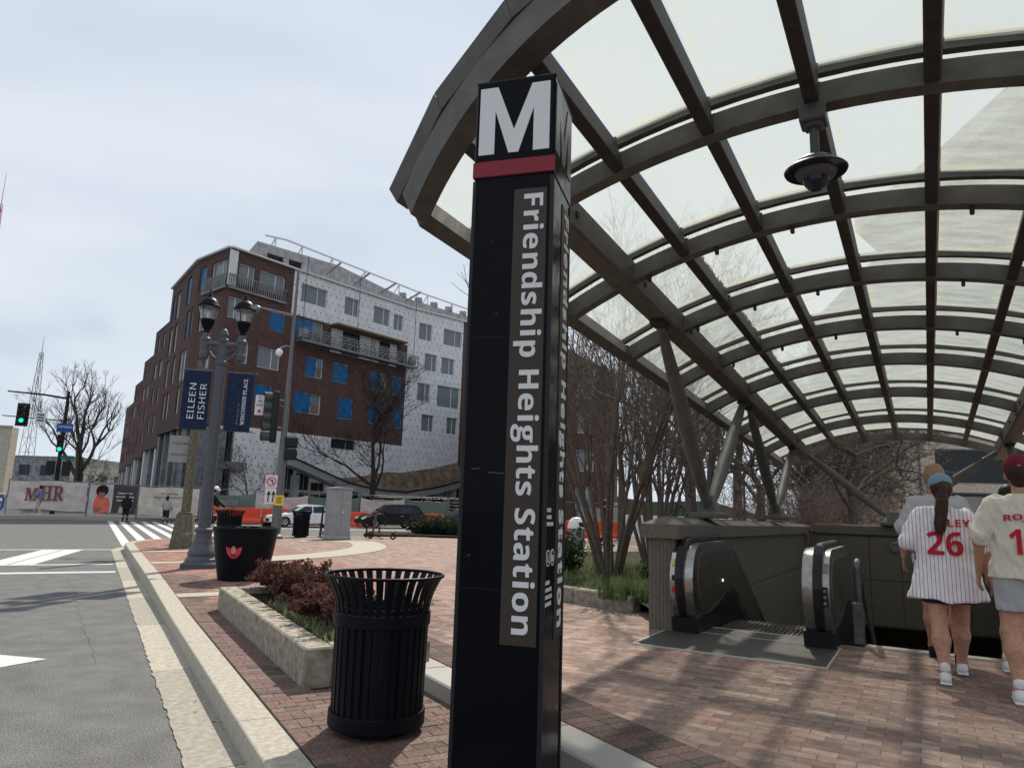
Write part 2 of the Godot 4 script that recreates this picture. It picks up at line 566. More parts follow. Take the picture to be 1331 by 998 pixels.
func make_ground() -> void:
	var none := func(p): return Vector2(p.x, p.z) * 0.1
	var g := MB.new()
	for r in [[-700, 8.3, -700, 700], [26.5, 900, -700, 700], [8.3, 26.5, -700, -2.6], [8.3, 26.5, 1.56, 700]]:
		merge(g, flat(sl_rect(r[0], r[1], r[2], r[3]), -0.32, none))
	setting("ground", g, M.far_ground)
	var rd := MB.new()
	for r in [[-15, 20, -34, 0.7], [20, 28.3, -34, 6], [28.3, 60, -34, 130], [60, 520, -34, 2.2]]:
		merge(rd, flat(tn_rect(r[0], r[1], r[2], r[3]), -0.27, none))
	setting("road", rd, M.asphalt)
	make_markings()
	make_kerb()
	# ---- sidewalk beside the avenue, and the raised plaza
	var wk := MB.new()
	var js := flat(tn_rect(-6, 9.0, 1.2, 2.5), -0.128, uv_street)
	js.sheet(func(u, v): return K(9.0 + 2.0 * v, 1.2 + 1.51 * u, walk_y(9.0 + 2.0 * v) - 0.008), 1, 4)
	var hgt := func(t: float, n: float) -> float: return lerpf(walk_y(t), 0.0, smoothstep(1.2, 4.6, n)) - 0.006
	wk.sheet(func(u, v):
		var t: float = 10.6 + 13.4 * v
		return K(t, 1.2 + 3.8 * u, hgt.call(t, 1.2 + 3.8 * u)), 8, 10, 3.8 / 1.6, 13.4 / 1.6)
	wk.sheet(func(u, v):    # the rounded corner
		var t: float = 24.0 + 4.1 * v
		var n0: float = 5.4 - sqrt(maxf(0.0, 4.2 * 4.2 - pow(t - 24.0, 2)))
		var n: float = lerpf(n0, 5.4, u)
		return K(t, n, hgt.call(t, n)), 5, 12, 2.5, 2.5)
	var walk := setting("sidewalk", wk, M.walk_brick)
	part("joint_sand", js, M.joint_sand, walk)
	var band := MB.new()
	for tt in [11.5, 16.9, 20.4]:
		var w := 0.42
		band.sheet(func(u, v): return K(tt + w * v, 1.23 + 2.6 * u, lerpf(walk_y(tt), 0.0, smoothstep(1.2, 4.6, 1.23 + 2.6 * u)) + 0.001), 6, 1)
	part("concrete_band", band, M.kerb_concrete, walk)
	var hole := sl_rect(8.62, 19.2, -2.56, 1.4)
	var whole := [K(-6, 2.7), K(10.6, 2.7), K(10.6, 5.0), K(24, 5.0), K(24, 5.4), K(28.1, 5.4), K(28.1, 75), K(-40, 75), K(-40, 2.7)]
	var pz := MB.new()
	for half in [sl_rect(-90, 90, -90, -0.5), sl_rect(-90, 90, -0.5, 90)]:
		for q in both(whole, half):
			for r in cut(q, hole):
				merge(pz, flat(r, -0.007, uv_station))
	var plaza := setting("plaza", pz, M.paving)
	# pale curved bands in the far paving
	var arc := MB.new()
	var cc := Vector3(-13.25, 0, -21.3)
	arc.sheet(func(u, v):
		var a: float = lerpf(-0.50, 0.64, u)
		var d := Vector3(cos(a), 0, sin(a))
		var p: Vector3 = cc + d * lerpf(8.55, 9.6, v)
		p.y = 0.004
		return p, 40, 1)
	arc.sheet(func(u, v): return K(lerpf(24.2, 25.1, v), lerpf(6.2, 8.2, u), 0.005), 8, 1)
	part("pale_band", arc, M.kerb_concrete, plaza)
	lay_bricks(walk, plaza)
	# far kerb of the plaza, the strip and the far pavement
	var fk := MB.new()
	for i in 22:
		fk.bar(K(28.2, 5.4 + i * 2.4, -0.14), K(28.2, 5.4 + (i + 0.99) * 2.4, -0.14), 0.22, 0.29, Vector3.UP, 0.02)
	setting("plaza_kerb", fk, M.kerb_concrete)
	var fp := MB.new()
	fp.box(K(58, 48, -0.2), Vector3(130, 0.28, 9.4), Basis(N, Vector3.UP, -T))
	setting("far_pavement", fp, M.gutter_concrete)
	var strip := MB.new()
	merge(strip, flat(tn_rect(42.6, 43.6, 4, 90), -0.262, none))
	setting("concrete_strip", strip, M.gutter_concrete)

func lay_bricks(walk: Node3D, plaza: Node3D) -> void:
	rng.seed = 77
	var shapes := []
	for k in 4:
		var m := MB.new()
		m.box(Vector3(0, -0.03, 0), Vector3(0.1975 - 0.0015 * (k % 2), 0.06, 0.0972 - 0.001 * (k / 2)), Basis(), 0.0035)
		shapes.append(m.mesh())
	var hm := MB.new()
	hm.box(Vector3(0, -0.03, 0), Vector3(0.097, 0.06, 0.0972), Basis(), 0.0035)
	var half := hm.mesh()
	var halves := []
	var spots := [[], []]
	for i in 150:                      # plaza: courses across the way to the escalators
		var s := 2.0 + i * 0.1
		for j in range(-60, 26):
			var l := j * 0.2 + (0.1 if i % 2 else 0.0)
			var p := S(s, l)
			if p.length() > 10.5 or not in_view(p): continue
			if p.dot(N) < 3.02: continue
			if s > 7.08 and s < 8.7 and l > -2.8 and l < -0.72: continue
			if s > 8.34 and l > -3.0: continue
			if s > 8.0 and l > -2.95 and l < -2.3: continue
			var e := Vector2(p.x - 0.9, p.z + 10.86)
			if e.dot(Vector2(0.746, 0.666).orthogonal()) < -0.08 and p.x > -1: continue
			spots[1].append(Transform3D(Basis(R, Vector3.UP, -A), p + Vector3(0, rng.randf_range(-0.0015, 0.0015), 0)))
	for row in 2:
		for i in 130:
			var p := K(2.5 + i * 0.1, 2.82 + row * 0.2)
			if p.length() > 10 or not in_view(p) or (row == 1 and p.dot(N) > 3.03): continue
			spots[1].append(Transform3D(Basis(N, Vector3.UP, -T), p))
	for i in 130:                      # sidewalk: courses across, from the kerb to the granite step
		var t := 1.6 + i * 0.1
		if absf(t - 11.7) < 0.27: continue
		if i % 2:
			for n in [1.282, 1.58, 2.382]:
				if n > 2 and t > 5.75: continue
				if n > 1.4 and n < 2 and (t < 5.75 or t > 10.3): continue
				if in_view(K(t, n)): halves.append(Transform3D(Basis(N, Vector3.UP, -T), K(t, n, walk_y(t))))
		for j in 8:
			var n := 1.33 + j * 0.2 + (0.1 if i % 2 else 0.0)
			if n > (2.35 if i % 2 else 2.42): continue
			var p := K(t, n, walk_y(t))
			if not in_view(p) or (t > 5.75 and t < 10.3 and n > 1.56): continue
			spots[0].append(Transform3D(Basis(N, Vector3.UP, -T), p + Vector3(0, rng.randf_range(-0.002, 0.002), 0)))
	for i in halves.size(): part("half_brick", half, M["paver_%d" % [0, 0, 1, 2, 3][rng.randi() % 5]], walk, halves[i])
	for side in 2:
		var list: Array = spots[side]
		list.sort_custom(func(a, b): return a.origin.length_squared() < b.origin.length_squared())
		var rest := [[], [], [], [], [], [], [], [], []]
		for i in list.size():
			var k: int = [4, 4, 4, 5, 5, 6, 6, 7, 3, 4, 4, 5, 5, 8][rng.randi() % 14] if side else [0, 0, 0, 1, 2, 0, 1, 3][rng.randi() % 8]
			var at: Transform3D = list[i]
			if side and at.origin.dot(N) < 3.06: k = [0, 1, 3, 3, 1, 4][rng.randi() % 6]
			at = at.rotated_local(Vector3.UP, rng.randf_range(-0.008, 0.008))
			if i < 300: part("brick", shapes[i % 4], M["paver_%d" % k], [walk, plaza][side], at)
			else: rest[k].append(at)
		for k in 9:
			if rest[k].is_empty(): continue
			var mm := MultiMesh.new()
			mm.transform_format = MultiMesh.TRANSFORM_3D
			mm.mesh = shapes[k % 4]
			mm.instance_count = rest[k].size()
			for i in rest[k].size(): mm.set_instance_transform(i, rest[k][i])
			var o := MultiMeshInstance3D.new()
			o.name = "farther_bricks"
			o.multimesh = mm
			o.material_override = M["paver_%d" % k]
			o.set_meta("kind", "stuff")
			[walk, plaza][side].add_child(o, true)

func asphalt_image() -> Texture2D:
	var n := 1024
	var a := FastNoiseLite.new()
	a.seed = 301
	a.frequency = 0.28
	a.fractal_octaves = 2
	var b := FastNoiseLite.new()
	b.seed = 302
	b.frequency = 0.008
	b.fractal_octaves = 4
	var fa := a.get_seamless_image(n, n)
	var fb := b.get_seamless_image(n, n)
	fa.convert(Image.FORMAT_L8)
	fb.convert(Image.FORMAT_L8)
	var da := fa.get_data()
	var db := fb.get_data()
	var o := PackedByteArray()
	o.resize(n * n * 3)
	for i in n * n:
		var g: float = da[i] / 255.0
		var v: float = 0.60 + 0.40 * smoothstep(0.25, 0.85, g) + 0.16 * (db[i] / 255.0 - 0.5)
		if g > 0.80: v += 0.22
		var q := int(clampf(v, 0, 1) * 255)
		o[i * 3] = q
		o[i * 3 + 1] = q
		o[i * 3 + 2] = q
	return ImageTexture.create_from_image(Image.create_from_data(n, n, false, Image.FORMAT_RGB8, o))

func make_cracks(mk: Node3D) -> void:
	rng.seed = 404
	for q in [[6.2, -2.6, 13.0, -1.4], [8.0, 0.2, 16.5, -0.2], [13.0, -3.2, 13.6, 0.5], [11.2, -2.9, 16.8, -3.3], [20.5, -6, 23.5, 0.2]]:
		var m := MB.new()
		var p := Vector2(q[0], q[1])
		var e := Vector2(q[2], q[3])
		var n := 34
		var last := p
		for i in n:
			var c := p.lerp(e, (i + 1.0) / n) + Vector2(rng.randf_range(-0.05, 0.05), rng.randf_range(-0.05, 0.05))
			var d := (c - last).orthogonal().normalized() * rng.randf_range(0.001, 0.0035)
			var a0 := K(last.x - d.x, last.y - d.y, -0.2675)
			var b0 := K(last.x + d.x, last.y + d.y, -0.2675)
			var a1 := K(c.x - d.x, c.y - d.y, -0.2675)
			var b1 := K(c.x + d.x, c.y + d.y, -0.2675)
			if (b0 - a0).cross(b1 - a0).y > 0: m.quad(a0, b0, b1, a1)
			else: m.quad(a1, b1, b0, a0)
			last = c
		stuff(part("crack", m, M.tar, mk))
	var none := func(p): return Vector2(p.x, p.z)
	part("road_patch", flat([K(11.3, -4.4), K(11.4, -3.1), K(12.75, -3.0), K(12.9, -4.3)], -0.2672, none), M.patch, mk)
	part("road_patch", flat([K(22, -9), K(22.2, -5.6), K(26, -5.4), K(26, -9)], -0.2672, none), M.patch, mk)
	for i in 5:
		var c := Vector2(rng.randf_range(9, 18), rng.randf_range(-5, -2.0))
		var poly := []
		var r := rng.randf_range(0.05, 0.22)
		for k in 9: poly.append(K(c.x + cos(k * TAU / 9) * r * rng.randf_range(0.7, 1.4), c.y + sin(k * TAU / 9) * r * rng.randf_range(0.7, 1.2)))
		part("oil_stain", flat(poly, -0.2668 + i * 0.00001, none), M.patch, mk)

func make_markings() -> void:
	var y := -0.266
	var none := func(p): return Vector2(p.x, p.z)
	var mk := Node3D.new()
	mk.name = "road_markings"
	mk.set_meta("kind", "structure")
	add_child(mk)
	for r in [[17.3, 17.62, -14, 0.6], [19.3, 19.5, -14, 0.6], [24.5, 24.7, -14, 0.7]]:      # stop line and the two edges of the near crossing
		part("crossing_line", flat(tn_rect(r[0], r[1], r[2], r[3]), y, none), M.white_paint, mk)
	for i in 7:
		var n := -0.95 - i * 1.95
		for h in [0.0, 0.52]:
			part("crossing_bar", flat([K(19.52, n - h - 0.48), K(19.52, n - h), K(24.48, n - h + 0.9), K(24.48, n - h + 0.42)], y, none), M.white_paint, mk)
	for i in 8:                        # the crossing over the side street
		var n := 1.6 + i * 0.62
		part("crossing_bar", flat(tn_rect(29.4, 52, n, n + 0.3), y, none), M.white_paint, mk)
	part("crossing_line", flat(tn_rect(26.4, 52, 1.0, 1.3), y, none), M.white_paint, mk)
	part("crossing_line", flat(tn_rect(29.2, 52, 6.6, 6.9), y, none), M.white_paint, mk)
	part("arrow_head", flat([K(8.46, -0.2), K(8.08, -0.72), K(8.0, -1.2), K(9.05, -1.2), K(8.93, -0.72)], y, none), M.white_paint, mk)
	make_cracks(mk)
	for i in 6:
		part("lane_dash", flat(tn_rect(60 + i * 12, 64 + i * 12, -6.2, -6.05), y, none), M.white_paint, mk)

func make_kerb() -> void:
	rng.seed = 5
	var gt := Node3D.new()
	gt.name = "gutter"
	gt.set_meta("kind", "structure")
	add_child(gt)
	var kb := Node3D.new()
	kb.name = "street_kerb"
	kb.set_meta("kind", "structure")
	add_child(kb)
	var rag := FastNoiseLite.new()
	rag.frequency = 0.1
	var cuts := [-3.0, -0.2, 2.3, 4.75, 7.5, 10.2, 12.9, 15.6, 18.4, 21.2, 24.0]
	for i in cuts.size() - 1:
		var t0: float = cuts[i]
		var t1: float = cuts[i + 1] - 0.008
		var m := MB.new()
		# ragged inner edge where the asphalt was laid against the slab
		m.sheet(func(u, v):
			var t: float = lerpf(t0, t1, v)
			var n: float = lerpf(0.655 + 0.022 * rag.get_noise_1d(t * 30.0) + 0.012 * rag.get_noise_1d(t * 160.0), 0.985, u)
			return K(t, n, lerpf(-0.262, -0.258, u)), 3, 70)
		part("gutter_slab", m, M.gutter_concrete if i % 2 == 0 else M.gutter_concrete_dark, gt)
	cuts = [-3.0, 0.3, 3.2, 5.15, 8.05, 10.97, 13.9, 16.8, 19.7, 22.0, 24.0]
	for i in cuts.size() - 1:
		var m := MB.new()
		kerb_run(m, func(w: float) -> Array:
			var t: float = lerpf(cuts[i] + 0.004, cuts[i + 1] - 0.004, w)
			return [K(t, 0.0), N, 0.975, 1.215, walk_y(t)], 6)
		part("kerb_stone", m, M.kerb_concrete, kb)
	var c := K(24.0, 5.4)
	for i in 5:
		var m := MB.new()
		kerb_run(m, func(w: float) -> Array:
			var a: float = lerpf(i + 0.005, i + 0.995, w) / 5.0 * PI / 2
			var inward := N * cos(a) - T * sin(a)
			return [c, inward, -4.42, -4.18, lerpf(walk_y(24), -0.02, 0.0)], 5)
		part("kerb_stone", m, M.kerb_concrete, kb)
	var cg := MB.new()
	cg.sheet(func(u, v):
		var a: float = PI / 2 * v
		return c + (N * cos(a) - T * sin(a)) * lerpf(-4.75, -4.41, u) + Vector3(0, -0.262, 0), 2, 14)
	part("gutter_slab", cg, M.gutter_concrete, gt)
	# granite step up to the plaza
	var st := Node3D.new()
	st.name = "granite_step"
	st.set_meta("kind", "structure")
	add_child(st)
	var gc := [-4.0, -2.0, 0.0, 1.9, 3.85, 5.6, 7.6, 9.6, 10.7]
	for i in gc.size() - 1:
		var m := MB.new()
		m.box(K((gc[i] + gc[i + 1]) * 0.5, 2.565, -0.15), Vector3(0.29, 0.30, gc[i + 1] - gc[i] - 0.006), Basis(N, Vector3.UP, -T), 0.012)
		part("granite_block", m, M.granite, st)

func kerb_run(m: MB, f: Callable, steps: int) -> void:
	var prof := [[0.0, -0.31, true], [0.02, -0.035, false], [0.05, -0.006, false], [0.085, 0.0, false], [1.0, -0.002, false], [1.0, -0.31, false]]
	var rings := []
	for i in steps + 1:
		var q: Array = f.call(float(i) / steps)
		var ring := []
		for p in prof:
			var w: float = lerpf(q[2], q[3], p[0])
			ring.append(q[0] + q[1] * w + Vector3(0, (-0.34 if p[1] < -0.2 else q[4] + p[1]), 0))
		rings.append(ring)
	for i in steps:
		for k in prof.size() - 1:
			m.quad(rings[i][k], rings[i][k + 1], rings[i + 1][k + 1], rings[i + 1][k])
	for e in [0, steps]:
		var r: Array = rings[e]
		for k in range(1, prof.size() - 1):
			if e == 0: m.tri(r[0], r[k + 1], r[k])
			else: m.tri(r[0], r[k], r[k + 1])

# ---------------------------------------------------------------- glass vault over the escalators
const PITCH := -0.051
const AXIS := -0.51
const RX := 5.58
const RY := 5.76
const STEP := 0.127
const EAVE := 0.498
var ribs_at := [0.0, 4.62, 6.41, 8.21, 10.09, 12.01, 14.49, 17.28, 19.89]

func vault(s: float, an: float, lift := 0.0) -> Vector3:
	var a3 := A * cos(PITCH) + Vector3(0, sin(PITCH), 0)
	var u := R.cross(a3)
	var o := R * AXIS + Vector3(0, -1.43, 0)
	return o + a3 * s + R * (RX + lift) * sin(an) + u * (RY + lift) * cos(an)

func front_s(an: float) -> float:
	return 2.82 + 3.65 * an * an

func rib_s(i: int, an: float) -> float:
	return front_s(an) if i == 0 else ribs_at[i]

func sweep_arc(m: MB, sf: Callable, r0: float, r1: float, s0: float, s1: float, a0: float, a1: float, steps: int) -> void:
	var rings := []
	for i in steps + 1:
		var an: float = lerpf(a0, a1, float(i) / steps)
		var s: float = sf.call(an)
		rings.append([vault(s + s0, an, r0), vault(s + s1, an, r0), vault(s + s1, an, r1), vault(s + s0, an, r1)])
	for i in steps:
		var a: Array = rings[i]
		var b: Array = rings[i + 1]
		for k in 4:
			var k2 := (k + 1) % 4
			m.quad(a[k], a[k2], b[k2], b[k])
	m.quad(rings[0][3], rings[0][2], rings[0][1], rings[0][0])
	m.quad(rings[steps][0], rings[steps][1], rings[steps][2], rings[steps][3])

func make_canopy() -> void:
	var cn := thing("glass_canopy", "arched bronze and milky glass canopy over the escalator entrance", "canopy")
	var angles := [-EAVE, -3 * STEP, -2 * STEP, -STEP, 0.0, STEP, 2 * STEP, 3 * STEP, EAVE]
	for i in range(1, 9):
		var m := MB.new()
		var s: float = ribs_at[i]
		sweep_arc(m, func(_a): return s, 0.0, 0.165, -0.05, 0.05, -EAVE, EAVE, 40)
		sweep_arc(m, func(_a): return s, -0.006, 0.012, -0.06, 0.06, -EAVE, EAVE, 40)
		part("rib", m, M.bronze, cn)
		var g := MB.new()
		sweep_arc(g, func(_a): return s, 0.25, 0.335, -0.032, 0.032, -EAVE - 0.01, EAVE + 0.01, 24)
		part("glazing_bar", g, M.bronze, cn)
		for k in 7:
			if i < 2 or i > 4 or k == 3: continue
			var nb := MB.new()
			var p := vault(s, (k - 3) * STEP + STEP * 0.42, -0.03)
			nb.box(p, Vector3(0.035, 0.09, 0.05), Basis(R, Vector3.UP, -A), 0.008)
			part("sprinkler_stub", nb, M.bronze_dark, cn)
	# raked front arch with its faceted fascia
	var f := MB.new()
	sweep_arc(f, front_s, -0.03, 0.18, -0.10, 0.10, -EAVE, EAVE, 48)
	part("front_arch", f, M.bronze, cn)
	for j in 8:
		var fa := MB.new()
		var a0: float = angles[j]
		var a1: float = angles[j + 1]
		if j == 0: a0 -= 0.015
		if j == 7: a1 += 0.015
		var pts := []
		for e in [a0 + 0.0003, a1 - 0.0003]:
			var s := front_s(e)
			pts.append([vault(s - 0.115, e, 0.19), vault(s + 0.02, e, 0.19), vault(s + 0.0, e, 0.31), vault(s - 0.15, e, 0.31)])
		for k in 4:
			var k2 := (k + 1) % 4
			fa.quad(pts[0][k], pts[0][k2], pts[1][k2], pts[1][k])
		fa.quad(pts[0][3], pts[0][2], pts[0][1], pts[0][0])
		fa.quad(pts[1][0], pts[1][1], pts[1][2], pts[1][3])
		part("fascia_plate", fa, M.bronze, cn)
	# purlins between the ribs, and panes on them
	for j in angles.size():
		var an: float = angles[j]
		for i in 8:
			var s0 := rib_s(i, an)
			var s1 := rib_s(i + 1, an)
			var edge := j == 0 or j == 8
			if not edge and absf(absf(an) - 3 * STEP) < 0.01 and i > 0: continue
			var m := MB.new()
			var up := (vault(s0, an, 1.0) - vault(s0, an)).normalized()
			var d := (vault(s1, an) - vault(s0, an)).normalized()
			m.bar(vault(s0, an, 0.13) + d * (0.06 if i else 0.1), vault(s1, an, 0.13) - d * 0.06, 0.095 if not edge else 0.13, 0.25, up, 0.008)
			part("eave_beam" if edge else "purlin", m, M.bronze_dark if not edge else M.bronze, cn)
	for i in 8:
		for j in 8:
			var a0: float = angles[j] + 0.0085 * (0.2 if j == 0 else 1.0)
			var a1: float = angles[j + 1] - 0.0085 * (0.2 if j == 7 else 1.0)
			var c := []
			for e in [[i, a0], [i, a1], [i + 1, a1], [i + 1, a0]]:
				var off := 0.0 if e[0] == 0 else (0.035 if e[0] == i else -0.035)
				c.append(vault(rib_s(e[0], e[1]) + off, e[1], 0.30))
			var m := MB.new()
			var up := ((c[1] - c[0]) as Vector3).cross(c[3] - c[0]).normalized()
			if up.y < 0: up = -up
			m.quad(c[0], c[1], c[2], c[3])
			part("glass_panel", m, M["vault_glass_%d" % ((i * 3 + j) % 3)], cn)
	# side beams carried by the struts
	for side in [-1.0, 1.0]:
		var l: float = AXIS + side * 2.07
		var m := MB.new()
		m.bar(S(4.66, l, 3.86), S(19.8, l, 2.90), 0.24, 0.28, Vector3.UP, 0.02)
		part("side_beam", m, M.bronze, cn)
		for k in 9:
			var b := MB.new()
			var w: float = 0.04 + k * 0.115
			b.tube([S(lerpf(4.66, 19.8, w), l - side * 0.12, lerpf(3.86, 2.9, w)), S(lerpf(4.66, 19.8, w), l - side * 0.135, lerpf(3.86, 2.9, w))], [0.035, 0.03], 8)
			part("bolt_cap", b, M.bronze_dark, cn)
		for q in [[9.95, 7.85], [9.95, 12.35], [15.1, 12.75], [15.1, 17.5]]:
			var top := S(q[1], l, lerpf(3.86, 2.90, (q[1] - 4.66) / 15.14) - 0.13)
			strut(cn, S(q[0] + signf(q[1] - q[0]) * 0.10, l, 1.42), top)
			var pl := MB.new()
			pl.box(top, Vector3(0.16, 0.16, 0.30), Basis(R, Vector3.UP, -A), 0.02)
			part("head_plate", pl, M.bronze_dark, cn)
		for s in [9.95, 15.1]: shoe(cn, S(s, l, 1.27), R)
		strut(cn, S(18.75, AXIS - 0.14 + side * 0.14, 1.42), S(19.1, l - side * 0.05, 2.92))
	shoe(cn, S(18.75, AXIS - 0.14, 1.2), A)

func strut(cn: Node3D, a: Vector3, b: Vector3) -> void:
	var m := MB.new()
	var d := b - a
	m.tube([a, a + d * 0.1, a + d * 0.3, a + d * 0.55, a + d * 0.85, b], [0.05, 0.075, 0.10, 0.10, 0.07, 0.045], 14)
	part("strut", m, M.bronze, cn)

func shoe(cn: Node3D, p: Vector3, across: Vector3) -> void:
	var m := MB.new()
	m.x = Transform3D(Basis(across, Vector3.UP, across.cross(Vector3.UP)), p)
	m.box(Vector3(0, 0.03, 0), Vector3(0.42, 0.08, 0.52), Basis(), 0.015)
	m.prism(PackedVector2Array([Vector2(-0.14, 0.07), Vector2(0.14, 0.07), Vector2(0.05, 0.30), Vector2(-0.05, 0.30)]), -0.13, 0.13)
	part("shoe", m, M.bronze, cn)

# ---------------------------------------------------------------- parapet walls of the pit
func make_parapet() -> void:
	var well := Node3D.new()
	for side in [-1.0, 1.0]:
		var l: float = -2.68 if side < 0 else 1.55
		var o := thing("parapet_wall", "board-marked concrete parapet left of the escalator with peaked post" if side < 0 else "concrete parapet on the far side of the stair, behind the walkers", "wall")
		var b := Basis(R, Vector3.UP, -A)
		var m := MB.new()
		m.box(S(13.75, l, -2.6), Vector3(0.26, 7.3, 10.5), b)
		part("wall_body", m, M.board_concrete, o)
		var n := 14
		for i in n:                           # cast panels between vertical grooves, proud of the body
			for lay in [[0.62, 0.80], [-2.3, 4.94]]:
				if lay[1] > 1 and i < 1: continue
				var pn := MB.new()
				pn.box(S(8.75 + i * 0.74, l - side * 0.135, lay[0]), Vector3(0.03, lay[1], 0.72), b, 0.006)
				part("cast_panel", pn, M.board_concrete, o)
		var post := MB.new()
		post.box(S(8.40, l, 0.39), Vector3(0.32, 1.42, 0.40), b, 0.012)
		for k in 7: post.box(S(8.20, l - 0.132 + k * 0.044, 0.42), Vector3(0.036, 1.22, 0.009), b, 0.002)
		part("end_post", post, M.board_concrete, o)
		var cp := MB.new()
		var ring := func(s: float, w: float, dy: float) -> Array:
			var y: float = 1.27 - 0.010 * (s - 8.3) + dy
			return [S(s, l - w, y - 0.22), S(s, l + w, y - 0.22), S(s, l + w, y - 0.06), S(s, l + 0.1 * w, y), S(s, l - 0.1 * w, y), S(s, l - w, y - 0.06)]
		var r0: Array = ring.call(8.12, 0.23, -0.03)
		for q in [3, 4]: r0[q] = r0[q] + A * 0.22 + Vector3(0, 0.03, 0)
		var r1: Array = ring.call(19.05, 0.23, 0.0)
		for k in 6: cp.quad(r0[k], r1[k], r1[(k + 1) % 6], r0[(k + 1) % 6])
		cp.quad(r0[1], r0[0], r0[5], r0[2])
		cp.quad(r0[5], r0[4], r0[3], r0[2])
		part("coping", cp, M.board_concrete, o)
	var o := thing("head_wall", "concrete end wall closing the far end of the escalator pit", "wall")
	var b := Basis(R, Vector3.UP, -A)
	var m := MB.new()
	m.box(S(18.95, -0.53, -0.02), Vector3(3.86, 2.1, 0.34), b)
	part("wall_body", m, M.board_concrete, o)
	for i in 6:
		for lay in [[0.44, 0.96], [-0.55, 0.98]]:
			var pn := MB.new()
			pn.box(S(18.77, -2.15 + i * 0.645, lay[0]), Vector3(0.63, lay[1], 0.03), b, 0.006)
			part("cast_panel", pn, M.board_concrete, o)
	m = MB.new()
	m.box(S(18.93, -0.53, 1.07), Vector3(3.66, 0.24, 0.46), b, 0.03)
	part("coping", m, M.board_concrete, o)
	m = MB.new()
	m.lathe([Vector2(0.05, 0.0), Vector2(0.13, 0.0), Vector2(0.13, 0.05), Vector2(0.085, 0.06), Vector2(0.07, 0.02), Vector2(0.0, 0.02)], 18)
	part("round_lamp", m, M.galvanised, o, Transform3D(Basis(R, -A, -Vector3.UP), S(18.75, -0.62, 0.72)))
	# the shaft below
	var w := MB.new()
	w.box(S(23.0, -2.8, -3.6), Vector3(0.3, 7.0, 7.6), b)
	w.box(S(23.0, 1.7, -3.6), Vector3(0.3, 7.0, 7.6), b)
	w.box(S(22.95, -0.52, -0.95), Vector3(4.6, 0.2, 7.6), b)
	w.box(S(26.8, -0.52, -4), Vector3(4.6, 7.0, 0.2), b)
	w.box(S(17.0, -0.52, -8.6), Vector3(4.6, 0.2, 20), b)
	setting("shaft", w, M.board_concrete)
	well.free()

# ---------------------------------------------------------------- escalator, stair
func side_frame(l: float) -> Transform3D:     # x along the way down, y up, z to the right
	return Transform3D(Basis(A, Vector3.UP, A.cross(Vector3.UP)), R * l)

func down(s: float) -> float:
	return maxf(0.0, s - 10.05) * -0.577

